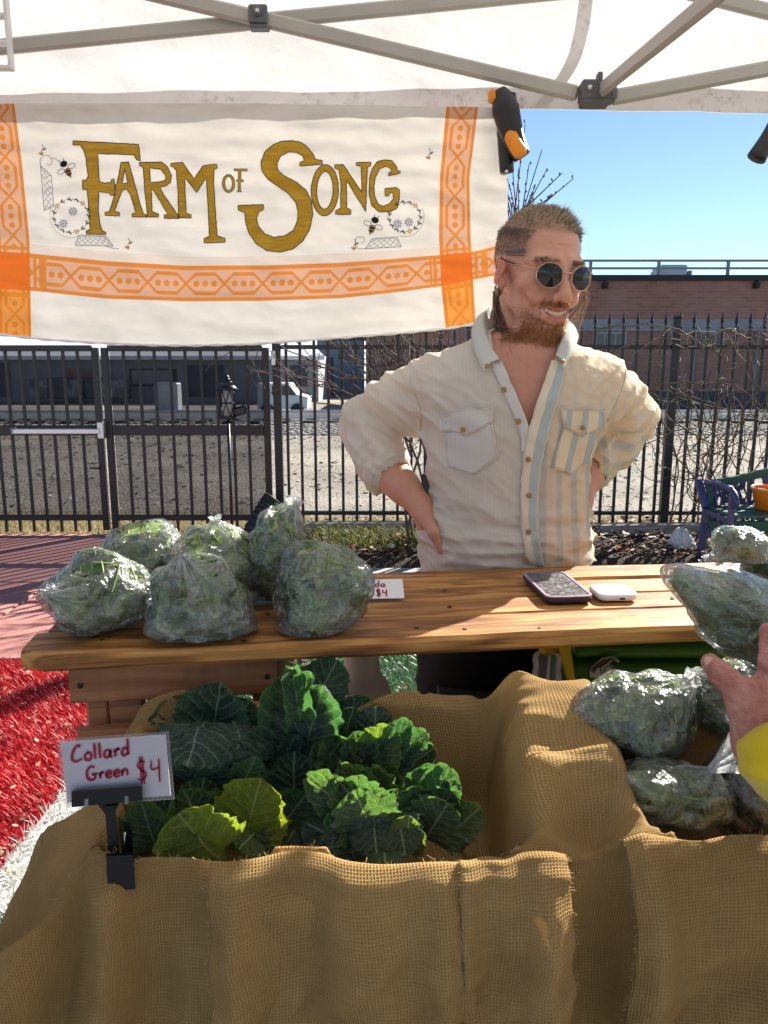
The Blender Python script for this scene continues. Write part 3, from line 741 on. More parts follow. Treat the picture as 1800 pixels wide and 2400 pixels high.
bx_(745, 852, 795, 935, 44, 6, M_blue, 'wall', h1)
for p0, p1 in ((792, 800), (806, 815), (824, 832)): w_ = bx_(p0, p1, 818, 842, 44, .2, M_frame, 'window', h1, 0, .05); bx_(p0 + 1, p1 - 1, 820, 841, 44, .1, M_glass, 'pane', w_, 0, .1)
a = ony(740, 796, 43.6); b = ony(856, 796, 43.6); V = np.array([[a[0], 43.4, a[2]], [b[0], 43.4, b[2]], [b[0], 47, a[2] + 2.2], [a[0], 47, a[2] + 2.2], [b[0], 50.5, a[2]], [a[0], 50.5, a[2]]])
part('roof', V, [(0, 1, 2, 3), (3, 2, 4, 5)], M_slate, h1, False)
h2 = thing('house', ony(960, 930, 40), 'brown sided house partly hidden by the bare shrub', 'building')
M_tan = flat('tan siding', (.26, .22, .19), .85, .2, sc=2)
bx_(858, 1085, 770, 940, 40, 6, M_tan, 'wall', h2)
for p0, p1 in ((880, 905), (925, 950)): w_ = bx_(p0, p1, 815, 850, 40, .2, M_frame, 'window', h2, 0, .05); bx_(p0 + 2, p1 - 2, 818, 848, 40, .1, M_glass, 'pane', w_, 0, .1)
a = ony(850, 772, 39.6); b = ony(1092, 772, 39.6); V = np.array([[a[0], 39.4, a[2]], [b[0], 39.4, b[2]], [b[0], 43, a[2] + 2], [a[0], 43, a[2] + 2], [b[0], 46.5, a[2]], [a[0], 46.5, a[2]]])
part('roof', V, [(0, 1, 2, 3), (3, 2, 4, 5)], M_slate, h2, False)
# white parked van by the siding
vn = thing('parked_van', ony(668, 975, 24), 'small white van parked beyond the railway', 'van'); q = ony(668, 975, 24)
V, F = prism([(-.75, .25), (.75, .25), (.78, .6), (.45, .68), (.2, 1.02), (-.72, 1.02)], q + np.array([0, 0, 0]), (1, 0, 0), (0, 0, 1), 1.2); part('body', V, F, M_whs, vn, False)
for dx in (-.45, .45):
    v, f = tube([(q[0] + dx, q[1] - .66, q[2] + .22), (q[0] + dx, q[1] - .5, q[2] + .22)], .2, 14); part('wheel', v, f, M_cap, vn, False)
V, F = prism([(.22, .66), (.42, .66), (.2, .95), (-.3, .95), (-.3, .66)], q + np.array([0, -.61, 0]), (1, 0, 0), (0, 0, 1), .02); part('window', V, F, M_glass, vn, False)

# ------------------------------------------------------------------ bare shrubs and a budding tree
def m_bark(name, a, b):
    t = T(name); p = t.obj(); n = t.noise(p, 60, 4); return t.done(t.pr(t.ramp(n, [(.3, a), (.7, b)]), .75, .25, t.bump(n, .4, .002)))
M_twig = m_bark('glossy brown twig', (.055, .035, .028), (.17, .12, .095)); M_vine = m_bark('tan dry vine', (.10, .07, .05), (.26, .19, .13)); M_bud = m_bark('grey brown bud', (.09, .075, .06), (.2, .17, .13))
def branch(mb, p, d, L, r, r_, depth, up=.15, wob=.25, n=7, kids=(2, 4), ratio=.6, spread=.8, tips=None, zmax=9.0):
    P = [np.array(p, float)]; d = np.array(d, float); d /= np.linalg.norm(d)
    for i in range(n):
        if P[-1][2] > zmax and d[2] > 0: d[2] = -abs(d[2])
        d = d + r_.randn(3) * wob + np.array([0, 0, up]); d /= np.linalg.norm(d); P.append(P[-1] + d * L / n)
    mb.add(*tube(np.array(P), np.linspace(r, r * .55, n + 1), 5 if r > .004 else 4, False))
    if tips is not None: tips.extend([(P[i], d) for i in range(1, n + 1)])
    if depth > 0:
        for k in range(r_.randint(kids[0], kids[1] + 1)):
            i = r_.randint(1, n + 1); e = d + r_.randn(3) * spread; branch(mb, P[i], e, L * ratio * r_.uniform(.7, 1.2), r * .6, r_, depth - 1, up, wob, n, kids, ratio, spread, tips, zmax)
# shrub left of the man, its stems arching to the left
r1 = np.random.RandomState(31); mb = MB(); s0 = onz(985, 1290, .05)
for px0, px1, py1 in ((985, 700, 830), (980, 640, 800), (1000, 760, 790), (1010, 850, 790), (1000, 720, 930), (990, 690, 880), (1005, 900, 785), (1010, 930, 780), (1015, 960, 790), (1000, 880, 800), (1000, 640, 860)):
    e = ony(px1, py1, 6.0 + r1.uniform(-.3, .25)); b = np.array([s0[0] + r1.uniform(-.1, .3), 5.95 + r1.uniform(-.1, .2), .05]); m_ = b * .45 + e * .55 + np.array([.25, 0, .25])
    q = spline([b, m_, e], 14) + r1.randn(14, 3) * .012; mb.add(*tube(q, np.linspace(.012, .004, 14), 5, False))
    for k in range(6):
        i = r1.randint(4, 14); branch(mb, q[i], (q[min(i + 1, 13)] - q[i - 1]) * 8 + r1.randn(3) * .7, r1.uniform(.15, .5), .0045, r1, 1, .1, .22, 6, (1, 3), .6, .7)
for k in range(42):
    b = np.array([s0[0] + r1.uniform(-.35, .4), 6.0 + r1.uniform(-.2, .2), r1.uniform(1.0, 1.5)]); branch(mb, b, (r1.uniform(-.6, .3), r1.randn() * .2, 1), r1.uniform(.3, .7), .005, r1, 1, .2, .15, 6, (1, 2), .5, .5)
sh = thing('bare_shrub', (s0[0], 6.0, 0), 'leafless brown shrub arching over the fence left of the man', 'shrub'); mb.build('branches', M_twig, sh)
# trailing vine tangle on the fence at right
r2 = np.random.RandomState(5); mb = MB()
for k in range(30):
    p = ony(r2.uniform(1530, 1850), r2.uniform(760, 1180), 6.45 + r2.uniform(-.25, .05)); a_ = r2.uniform(0, 6.28)
    branch(mb, p, (math.cos(a_), r2.randn() * .15, math.sin(a_) * .7), r2.uniform(.5, 1.3), r2.uniform(.003, .0075), r2, 1, r2.uniform(-.06, .05), .3, 12, (1, 4), .5, .9, None, 1.72)
for (x0_, y0_), (xm, ym), (x1_, y1_) in (((1390, 770), (1560, 765), (1690, 830)), ((1420, 835), (1500, 800), (1640, 795)), ((1500, 905), (1620, 930), (1790, 990)), ((1640, 820), (1720, 770), (1860, 830)), ((1640, 1030), (1560, 960), (1640, 900)), ((1520, 900), (1700, 900), (1800, 960)), ((1640, 1000), (1620, 940), (1560, 900)), ((1700, 770), (1760, 790), (1800, 740))):
    q = spline([ony(x0_, y0_, 6.4), ony(xm, ym, 6.3), ony(x1_, y1_, 6.42)], 18) + r2.randn(18, 3) * .006; mb.add(*tube(q, np.linspace(.009, .004, 18), 6, False))
for k in range(12):
    b = onz(r2.uniform(1560, 1850), 1245, .05); branch(mb, b, (r2.uniform(-.4, .3), 0, 1), r2.uniform(.9, 1.4), .008, r2, 2, .1, .18, 10, (2, 4), .6, .7, None, 1.65)
vi = thing('vine', (3.1, 6.4, 0), 'tangled leafless tan vine climbing the fence behind the bench', 'vine'); mb.build('stems', M_vine, vi)
# thin twigs over the left gate
mb = MB()
for pts in (((605, 820), (590, 880), (620, 920), (660, 910)), ((560, 812), (500, 850), (480, 870)), ((650, 850), (700, 880), (760, 890))):
    q = spline([ony(x, y, 6.4) for x, y in pts], 16); mb.add(*tube(q, .0035, 4, False))
mb.build('trailing_twigs', M_vine, sh)
# budding tree behind the banner
r3 = np.random.RandomState(12); tr = thing('budding_tree', onz(1110, 1235, 0), 'slender budding tree rising behind the banner and the man\'s head', 'tree'); tb = np.array([.83, 6.2, .05])
mb = MB(); bud = MB(); mb.add(*tube(spline([tb, tb + [.0, 0, 1.0], tb + [.05, .0, 1.9], tb + [.08, 0, 2.4]], 14), np.linspace(.03, .014, 14), 7, False)); mb.build('trunk', M_twig, tr)
mb = MB()
for p0, p1 in (((1200, 540), (1231, 290)), ((1205, 560), (1270, 352)), ((1215, 520), (1280, 400)), ((1240, 480), (1318, 405)), ((1250, 500), (1344, 418)), ((1205, 500), (1190, 420)), ((1210, 520), (1200, 380)), ((1215, 540), (1215, 395)), ((1240, 500), (1300, 455)), ((1200, 500), (1180, 430)), ((1220, 520), (1240, 385)), ((1225, 510), (1252, 440)), ((1200, 520), (1165, 380)), ((1195, 520), (1150, 340))):
    a = ony(p0[0], p0[1], 6.2 + r3.uniform(-.2, .2)); b = ony(p1[0], p1[1], 6.2 + r3.uniform(-.2, .2)); t0 = tb + [.06, 0, r3.uniform(1.7, 2.3)]
    q = spline([t0, t0 * .4 + a * .6 + r3.randn(3) * .02, a, b], 26); mb.add(*tube(q, np.linspace(.011, .0035, 26), 5, False))
    for i in range(12, 26):
        e = q[i] + r3.randn(3) * .008
        if r3.rand() < .75:
            dv = np.array([r3.randn() * .5, r3.randn() * .5, 1.0]); dv /= np.linalg.norm(dv); bud.add(*tube([e, e + dv * .012, e + dv * .026], [.004, .0085, .002], 5))
mb.build('branches', M_twig, tr); bd_ = bud.build('buds', M_bud, tr); bd_['kind'] = 'stuff'

# ------------------------------------------------------------------ market canopy
CY = 2.12
def m_canopy():
    t = T('white canopy polyester'); p = t.obj(); a = t.noise(p, 3, 4); b = t.noise(p, 1.3, 5, .6, 1.2); fine = t.noise(p, 260, 2)
    c = t.ramp(a, [(.3, (.76, .76, .77)), (.7, (.84, .84, .84))])
    d = t.lin(t.noise(p, 7, 6, .75), .62, .8); c = t.mix(d * .18, c, (.55, .50, .44))
    sm = t.af('var'); c = t.mix(sm * t.lin(t.noise(p, 55, 5, .8), .42, .7) * t.lin(t.noise(p, 9, 3), .4, .6) * .8, c, (.30, .24, .20))
    nm = t.bump(b + t.noise(p, 11, 4, .6, .8) * .25, .6, .03)
    return t.done(t.ms(.25, t.pr(c, .6, .3, nm), t.trl(c, nm)))
M_can = m_canopy()
def m_hem():
    t = T('canopy hem'); p = t.obj(); c = t.ramp(t.noise(p, 6, 4), [(.3, (.66, .62, .62)), (.7, (.76, .73, .72))])
    sm = t.lin(t.noise(p, 38, 5, .8), .5, .72) * t.lin(t.noise(p, 5, 3), .45, .62); c = t.mix(sm * .8, c, (.26, .20, .17))
    return t.done(t.ms(.25, t.pr(c, .7, .2), t.trl(c)))
M_hem = m_hem(); M_pole = flat('grey powder coated steel', (.40, .385, .35), .45, .4, .1, sc=8, var=.08); M_plast = flat('dark grey plastic', (.10, .105, .11), .5, .4); M_clearp = flat('white plastic', (.7, .7, .7), .4, .4)
cx0, cx1, cy0 = -1.34, 2.40, -1.15; cxm, cym = (cx0 + cx1) / 2, (CY + cy0) / 2
cn = thing('canopy', (cxm, cym, 0), 'white pop up market canopy with grey scissor truss', 'canopy')
# roof: pyramid with sag, from the valance tops to the peak
nu = 60; U, W = np.meshgrid(np.linspace(0, 1, nu), np.linspace(0, 1, nu), indexing='ij')
X = cx0 + (cx1 - cx0) * U; Y = cy0 + (CY - cy0) * W; k = np.maximum(np.abs(U - .5), np.abs(W - .5)) * 2; Z = 2.365 + (3.15 - 2.365) * (1 - k) - .05 * np.sin(k * math.pi) + .008 * fbm(np.stack([X, Y, X * 0], -1), 4, 3, 2)
V = np.stack([X, Y, Z], -1).reshape(-1, 3); part('roof', V, grid(nu, nu), M_can, cn, attrs={'var': np.zeros(len(V))})
def zbot(x): # lower edge of the back valance
    return 2.088 + .006 * np.sin(x * 2.2 + .4) - .012 * np.clip((x - .35) / 1.2, 0, 1)
def valance(a, b, back):
    n = 150 if back else 60; u = np.linspace(0, 1, n); s = np.linspace(0, 1, 24); Us, Ss = np.meshgrid(u, s, indexing='ij')
    X = a[0] + (b[0] - a[0]) * Us; Y = a[1] + (b[1] - a[1]) * Us; zb = zbot(X) if back else 2.09; Z = 2.37 + (zb - 2.37) * Ss
    P = np.stack([X, Y, Z], -1); nrm = np.array([b[1] - a[1], a[0] - b[0], 0]); nrm = nrm / np.linalg.norm(nrm)
    w_ = .010 * fbm(P * [1, 1, 2.0], 3, 3, 5) * np.sin(Ss * math.pi * .6) + .004 * ridge(P * [1, 1, 1.5], 6, 2, 3) * Ss
    P = P + nrm * w_[..., None]; V = P.reshape(-1, 3); sm = (np.exp(-((V[:, 2] - 2.1) / .03) ** 2)) * ((V[:, 0] < .1) & back)
    part('valance', V, grid(n, 24), M_can, cn, attrs={'var': sm})
    P2 = P[:, -5:, :] - nrm * .003; 
    if not back: return
    P2 = P[:, -5:, :].copy(); P2[..., 1] -= .003; hx = P2[:, 0, 0]; P2[..., 2] += (.01 * fbm(np.stack([hx, hx * 0, hx * 0], -1), 3, 2, 9))[:, None] * np.linspace(1, 0, 5)
    part('hem', P2.reshape(-1, 3), grid(n, 5), M_hem, cn)
valance((cx0, CY), (cx1, CY), True); valance((cx0, cy0), (cx0, CY), False); valance((cx1, CY), (cx1, cy0), False); valance((cx1, cy0), (cx0, cy0), False)
TY = 2.065
def bar(a, b, nm='truss_bar'):
    v, f = beam(a, b, .018, .036, .006, (0, 0, 1)); return part(nm, v, f, M_pole, cn, False)
jb = ony(1392, 222, TY); cr = ony(605, 40, TY); 
lA = cr + (cr - jb) * .82; bar((jb[0] - .04, TY, jb[2] + .002), (lA[0], TY, lA[2]))
b0 = ony(0, 113, TY + .03); b1 = cr + (cr - b0) * 1.25; b0 = b0 + (b0 - cr) * .22; bar((b0[0], TY + .024, b0[2]), (b1[0], TY + .024, b1[2]))
r0 = ony(1800, 150, TY); bar((jb[0] + .045, TY + .01, jb[2] - .004), (jb[0] + (r0[0] - jb[0]) * 3.2, TY + .01, jb[2] + (r0[2] - jb[2]) * 3.2))
r1_ = ony(1660, -8, TY); r2_ = ony(1800, 27, TY); d_ = r2_ - r1_; bar(r1_ - d_ * 2, r2_ + d_ * 4)
e0 = ony(1408, 212, TY - .02); e1 = np.array([.565, 1.40, 2.065]); bar(e0, e0 + (e1 - e0) * 1.9)
def joint(c, big):
    mb = MB(); c = np.asarray(c)
    if big:
        mb.add(*box(c + [-.012, -.012, .002], (.052, .05, .045), None, .004)); mb.add(*box(c + [.028, -.012, -.006], (.045, .05, .032), None, .006)); mb.add(*box(c + [.004, -.028, .012], (.012, .025, .055), None, .002)); mb.add(*box(c + [.036, -.03, .006], (.008, .02, .04), None, .002)); mb.add(*box(c + [0, -.012, -.024], (.07, .048, .014), None, .004))
    else:
        mb.add(*box(c + [.002, -.014, 0], (.046, .012, .044), None, .004)); mb.add(*box(c + [.004, -.008, -.028], (.046, .03, .008), None, .002)); mb.add(*box(c + [.002, .012, 0], (.044, .04, .012), None, .002))
    j = mb.build('joint_bracket', M_plast, cn, False)
    q = c + ([-.02, -.04, .004] if big else [.002, -.022, .004]); v, f = tube([q + np.array([0, .006, 0]), q, q - np.array([0, .003, 0])], [.006, .0062, .004] if big else [.012, .012, .009], 14); part('bolt', v, f, M_silver if big else M_plast, j, True)
    if not big: v, f = tube([q, q - np.array([0, .006, 0])], .005, 10); part('rivet', v, f, M_silver, j)
joint(jb, True); joint(cr, False)
for x, y in ((cx0 + .01, CY - .03), (cx1 - .03, CY - .03), (cx0 + .01, cy0 + .03), (cx1 - .03, cy0 + .03)):
    v, f = box((x, y, 1.2), (.035, .035, 2.36), None, .004); part('leg', v, f, M_pole, cn, False)
# translucent corner bracket at the far left
cb = ony(8, 70, TY - .02); mb = MB()
for dz in (-.085, -.03, .03, .085): mb.add(*box((cb[0] - .02, TY - .02, cb[2] + dz), (.065, .02, .010), None, .002))
for dx in (-.05, .012): mb.add(*box((cb[0] + dx, TY - .02, cb[2]), (.008, .022, .18), None, .002))
mb.build('corner_bracket', M_clearp, cn, False)
# loose hook-and-loop strap
def strap(pts, w_, nm):
    q = spline(pts, 24); d = np.array([.5, -.25, .1]); d /= np.linalg.norm(d); V = np.empty((48, 3)); tw = np.linspace(0, 1, 24)[:, None]
    V[0::2] = q - np.array([1, 0, 0]) * w_ / 2; V[1::2] = q + np.array([1, 0, 0]) * w_ / 2
    part(nm, V, [(2 * i, 2 * i + 1, 2 * i + 3, 2 * i + 2) for i in range(23)], M_hem, cn)
strap([ony(1377, -30, CY - .06), ony(1365, 60, CY - .05), ony(1348, 128, CY - .045), ony(1325, 175, CY - .03), ony(1288, 225, CY - .02), ony(1266, 252, CY - .02)], .034, 'strap')

# spring clamps
M_clampb = flat('black nylon', (.012, .012, .013), .42, .45, bump=.2, bsc=200); M_orange = flat('orange rubber grip', (.75, .26, .015), .5, .4)
def clamp(P, label, grips=True):
    c = thing('spring_clamp', P['jaw'], label, 'clamp')
    y = P['y']; Q = lambda px, py, dy=0: ony(px, py, y + dy)
    v, f = tube(spline([Q(*p) for p in P['armA']], 18), np.interp(np.linspace(0, 1, 18), [0, .35, 1], P['ra']), 10); part('arm', v * 1.0, f, M_clampb, c)
    v, f = tube(spline([Q(*p, .03) for p in P['armB']], 18), np.interp(np.linspace(0, 1, 18), [0, .35, 1], P['rb']), 10); part('arm', v, f, M_clampb, c)
    if grips:
        v, f = tube(spline([Q(*p, -.018) for p in P['grip']], 14), np.interp(np.linspace(0, 1, 14), [0, .15, .85, 1], [.008, .017, .0185, .010]), 12); part('grip', v, f, M_orange, c)
        v, f = box(Q(1157, 226, .0), (.025, .03, .03), None, .006); part('jaw_pad', v, f, M_orange, c, False)
        v, f = tube([Q(1187, 402, .01), Q(1187, 402, -.025)], .0045, 8); part('pin', v, f, M_silver, c)
    return c
clamp(dict(y=2.04, jaw=ony(1180, 240, 2.04), armA=[(1168, 212), (1180, 240), (1192, 285), (1205, 330), (1224, 368)], ra=[.018, .034, .022], armB=[(1195, 220), (1190, 290), (1187, 340), (1188, 404)], rb=[.016, .026, .018], grip=[(1192, 308), (1208, 340), (1226, 366)]), 'black spring clamp with orange grip holding the banner corner')
clamp(dict(y=2.05, jaw=ony(1840, 250, 2.05), armA=[(1838, 240), (1826, 270), (1800, 325), (1772, 372)], ra=[.018, .016, .024], armB=[(1845, 245), (1850, 300), (1850, 340), (1850, 370)], rb=[.014, .016, .014], grip=[]), 'plain black spring clamp on the canopy edge away from the banner', False)

# ------------------------------------------------------------------ cloth banner
BNY = 2.075
def ip(x, pts): p = np.array(pts, float); return np.interp(x, p[:, 0], p[:, 1])
bot = lambda x: ip(x, [(-260, 765), (0, 786), (100, 797), (200, 804), (350, 811), (450, 812), (600, 808), (750, 797), (900, 786), (1050, 772), (1120, 762), (1190, 735)])
topb = lambda x: ip(x, [(-260, 246), (0, 243), (600, 242), (1000, 249), (1190, 252)])
def ban_y(px, py):
    p = np.stack([px / 100.0, py / 100.0, px * 0], -1); s = np.clip((py - 245) / 560, 0, 1)
    y = BNY - .02 * s + .010 * np.sin(px / 170.0 + 1) * s
    y = y + .0042 * np.sin(py / 8.5 + 1.2 * np.sin(px / 230) + .8 * fbm(p, .8, 2, 4)) * np.exp(-((py - 330) / 150.0) ** 2) * (0.6 + .8 * fbm(p, .5, 2, 8))
    y = y + .007 * fbm(p * [1, 2.2, 1], .7, 3, 6) + .0025 * ridge(p * [.6, 1.6, 1], 1.0, 2, 26) + .0028 * ridge(p * [1.6, 1, 1], .5, 2, 11) * sstep(px, 850, 1150)
    y = y - .012 * sstep(px, 1100, 1190) * np.sin(py / 90.0)
    return y
def ban(px, py, off=0.0):
    px = np.asarray(px, float); py = np.asarray(py, float); y = ban_y(px, py) - off
    x_ = (px - 900) / FPX; yy = -(py - 1200) / FPX; t = y / (_c + yy * _s)
    return np.stack([x_ * t, y, CAMZ + (-_s + yy * _c) * t], -1)
nu, nv = 260, 120
U = np.linspace(-260, 1186, nu)[:, None] * np.ones((1, nv)); S = np.linspace(0, 1, nv)[None] * np.ones((nu, 1))
PYg = topb(U) + (bot(U) - topb(U)) * S; PX = U + sstep(U, 1000, 1186) * (-18 * sstep(PYg, 520, 740) + 4 * np.sin(PYg / 60))
VLr = lambda y: ip(y, [(240, 33), (381, 51), (562, 69), (780, 73)]); VLl = lambda y: VLr(y) - 76
VRl = lambda y: ip(y, [(240, 1047), (417, 1031), (554, 1029), (670, 1034), (770, 1045)]); VRr = lambda y: ip(y, [(240, 1122), (417, 1100), (562, 1103), (750, 1114), (780, 1115)])
HT = lambda x: ip(x, [(-260, 575), (72, 594), (250, 612), (434, 623), (620, 622), (796, 616), (920, 607), (1027, 598), (1110, 590), (1190, 570)]); HB = lambda x: ip(x, [(-260, 660), (72, 681), (250, 700), (434, 706), (620, 705), (796, 699), (920, 686), (1041, 670), (1110, 655), (1190, 640)])
hs = (PYg - HT(PX)) / (HB(PX) - HT(PX)); vr = (PX - VRl(PYg)) / (VRr(PYg) - VRl(PYg)); vl = (PX - VLl(PYg)) / (VLr(PYg) - VLl(PYg))
def m_banner():
    t = T('white cotton banner cloth'); h = t.xyz(t.av('hb')); v = t.xyz(t.av('vb')); uv = t.av('uvm')
    def band(s, along, period):
        inb = (s > 0.0) * (s < 1.0); core = (s > .13) * (s < .89)
        fr = (along / period).fr(); d = (fr - .5).abs(); d = (0.5 - d)                       # distance to the crossing, 0..0.5
        wv = ((d * 4.2).min(1.0)) * .27; vv = (s - .51).abs(); line = ((vv - wv).abs() < .05)
        dots = None
        for k in (.27, .5, .73):
            dx = (fr - k) * (period / 80.0); dy = s - .51; dd = (dx * dx + dy * dy) < .0075; dots = dd if dots is None else dots.max(dd)
        edge = ((s < .12) + (s > .90)).clamp() - ((s - .155).abs() < .02) * 0.0
        return inb, (edge + core * line.max(dots)).clamp() * inb
    hin, hp = band(h[1], h[0], 90.0); rin, rp = band(v[0], v[2], 92.0); lin_, lp = band(v[1], v[2], 92.0)
    cor = hin * rin.max(lin_); thin = lambda s, a: (s > 1.06) * (s < 1.14)
    extra = (((h[1] > -.26) * (h[1] < 0.0))) * .25
    side = ((v[0] > -.22) * (v[0] < -.12)).max((v[0] > -.34) * (v[0] < -.27)).max((v[0] > 1.08) * (v[0] < 1.18)).max((v[0] > 1.3) * (v[0] < 1.5)).max((v[1] > 1.1) * (v[1] < 1.2)).max((v[1] > 1.28) * (v[1] < 1.5)) * hin
    cross = ((h[1] > -.17) * (h[1] < -.08)).max((h[1] > 1.08) * (h[1] < 1.2)) * rin.max(lin_)
    solid = hp.max(rp).max(lp).max(cor).max(side).max(cross).clamp(); anyb = hin.max(rin).max(lin_)
    weave = (t.noise(t.vscale(uv, (1, .06, 1)), 900, 2) + t.noise(t.vscale(uv, (.06, 1, 1)), 900, 2)) * .5; mo = t.noise(uv, 5, 4)
    base = t.ramp(mo, [(.3, (.68, .65, .60)), (.7, (.76, .73, .68))])
    pale = (.64, .32, .18); org = t.mix(t.noise(uv, 30, 4), (.60, .165, .004), (.68, .22, .006)); deep = (.70, .13, .002)
    c = t.mix(anyb.max(extra) * .85, base, pale); low = (h[1] > 1.0) * rin.max(lin_); c = t.mix(low * .9, c, (.72, .27, .03))
    c = t.mix(solid * .9, c, org); c = t.mix(cor * .9, c, deep)
    c = t.mix(t.lin(weave, .35, .65, .14, 0), c, (.35, .30, .25))
    nm = t.bump(weave, .12, .0005)
    return t.done(t.ms(.19, t.pr(c, .85, .15, nm), t.trl(c, nm)))
M_ban = m_banner(); bn = thing('banner', ony(500, 245, BNY), 'white cloth banner with orange borders and gold FARM OF SONG lettering', 'banner')
P = ban(PX, PYg); V = P.reshape(-1, 3)
part('cloth', V, grid(nu, nv)[:, ::-1], M_ban, bn, attrs={'hb': np.column_stack([PX.ravel() - 76, hs.ravel(), hs.ravel() * 0]), 'vb': np.column_stack([vr.ravel(), vl.ravel(), PYg.ravel()]), 'uvm': np.column_stack([V[:, 0], V[:, 2]])})
# rolled lower hem
xs = np.linspace(-260, 1180, 200); q = ban(xs - sstep(xs, 1000, 1186) * 16, bot(xs) - 2, .001); M_hemw = flat('white hem thread', (.8, .79, .76), .8); v, f = tube(q, .0035 + .0012 * np.sin(np.arange(200) * .9), 6); part('hem', v, f, M_hemw, bn)
def m_gold():
    t = T('gold fabric paint'); p = t.pos(); n = t.noise(t.vscale(p, (1, 1, 6)), 22, 4); c = t.ramp(n, [(.3, (.42, .235, .016)), (.55, (.52, .31, .022)), (.75, (.60, .38, .04))])
    return t.done(t.ms(.2, t.pr(c, .6, .3), t.trl(c)))
M_gold = m_gold(); M_ink = flat('dark outline ink', (.025, .02, .018), .7); M_thread = {k: flat('thread ' + k, c, .7, .2) for k, c in dict(grey=(.20, .23, .29), green=(.05, .07, .045), blue=(.18, .26, .46), orange=(.60, .30, .10), black=(.012, .011, .011), brown=(.30, .15, .06)).items()}
def cA(p): return [(50 + x * .3315, 320 + y * .3315) for x, y in p]
def cB(p): return [(550 + x * .3797, 320 + y * .3797) for x, y in p]
def ring(c, rx, ry, rot=0.0, n=40): a = np.linspace(0, 2 * math.pi, n, endpoint=False); x, y = rx * np.cos(a), ry * np.sin(a); return [(c[0] + x[i] * math.cos(rot) - y[i] * math.sin(rot), c[1] + x[i] * math.sin(rot) + y[i] * math.cos(rot)) for i in range(n)]
LET = [
 cA([(365,30),(828,55),(843,173),(815,165),(795,130),(540,122),(552,320),(590,330),(632,322),(640,300),(655,300),(660,345),(655,415),(632,415),(620,398),(548,390),(545,520),(555,620),(572,665),(598,678),(597,693),(458,690),(458,668),(485,655),(478,520),(465,375),(432,372),(432,305),(455,310),(472,280),(455,150),(440,95),(415,60),(365,60)]), [],
 cA([(705,182),(758,178),(830,440),(862,545),(888,555),(886,570),(783,568),(783,545),(810,540),(770,410),(745,372),(715,378),(690,440),(660,528),(695,540),(693,562),(592,558),(592,535),(622,530),(655,430),(667,395),(664,342),(675,335)]), [cA([(732,225),(752,328),(712,335)])],
 cA([(835,183),(990,180),(1035,215),(1062,275),(1055,325),(1020,350),(980,357),(1000,400),(1095,540),(1118,560),(1116,580),(1010,578),(1010,553),(1035,548),(935,380),(918,375),(925,530),(970,548),(968,570),(890,570),(890,548),(872,380),(862,220),(835,205)]), [cA([(908,222),(985,232),(1022,280),(1018,308),(980,320),(912,325)])],
 cA([(1055,190),(1140,182),(1222,300),(1285,205),(1380,195),(1386,222),(1362,235),(1360,320),(1372,520),(1385,700),(1440,720),(1440,748),(1292,752),(1290,720),(1330,705),(1320,500),(1308,290),(1240,395),(1155,290),(1160,420),(1165,540),(1202,555),(1200,577),(1104,575),(1110,548),(1108,400),(1095,240),(1075,215),(1055,210)]), [],
 cA(ring((1465, 332), 45, 65)), [cA(ring((1465, 332), 26, 48))],
 cA([(1502,228),(1598,228),(1595,245),(1555,243),(1552,300),(1572,305),(1570,320),(1550,320),(1550,382),(1562,390),(1520,392),(1533,382),(1533,322),(1520,320),(1518,308),(1533,303),(1533,245),(1502,240)]), [],
 cB([(540,147),(498,140),(478,100),(440,55),(400,32),(345,26),(290,28),(235,50),(185,95),(162,160),(168,215),(205,265),(270,310),(330,350),(375,405),(390,460),(388,520),(360,580),(310,612),(240,622),(185,600),(145,550),(135,500),(150,465),(178,450),(178,420),(20,425),(22,452),(60,470),(70,540),(85,590),(130,660),(200,705),(280,714),(360,695),(420,645),(465,570),(482,480),(475,400),(440,330),(380,280),(300,240),(265,205),(262,165),(285,120),(330,95),(380,98),(420,120),(430,148),(402,160),(402,182),(540,172)]), [],
 cB(ring((557, 332), 84, 158, .03)), [cB(ring((557, 332), 50, 116, .03))],
 cB([(618,175),(670,172),(785,345),(782,185),(750,178),(750,160),(842,158),(840,180),(820,190),(815,300),(810,465),(690,270),(692,440),(718,455),(716,482),(622,480),(622,458),(655,440),(655,300),(645,205),(618,195)]), [],
 cB([(1024,226),(950,243),(950,225),(970,213),(955,190),(930,185),(895,200),(868,250),(860,310),(865,370),(885,415),(915,430),(955,415),(980,385),(978,350),(960,345),(950,365),(928,368),(928,320),(1000,315),(1018,330),(1015,390),(1005,440),(960,465),(890,465),(845,425),(829,350),(833,260),(850,195),(880,155),(925,142),(970,148),(1000,185),(1005,210),(1022,212)]), []]
for i in range(0, len(LET), 2):
    po, ho = LET[i], LET[i + 1]; o2 = dense(po, 5, True); h2 = [dense(h, 5, True) for h in ho]
    v2, f2 = cdt(o2, 6, h2); V = ban(v2[:, 0], v2[:, 1], .0012); L = part('letter', V, [tuple(t_)[::-1] for t_ in f2.tolist()], M_gold, bn)
    mb = MB()
    for o in [o2] + h2:
        o = o + .5 * rng.randn(*o.shape) * .5; v2, f2 = ribbon2(o, 1.9 if i not in (8, 10) else 1.3, True); mb.add(ban(v2[:, 0], v2[:, 1], .0018), f2)
    mb.build('outline', M_ink, L)
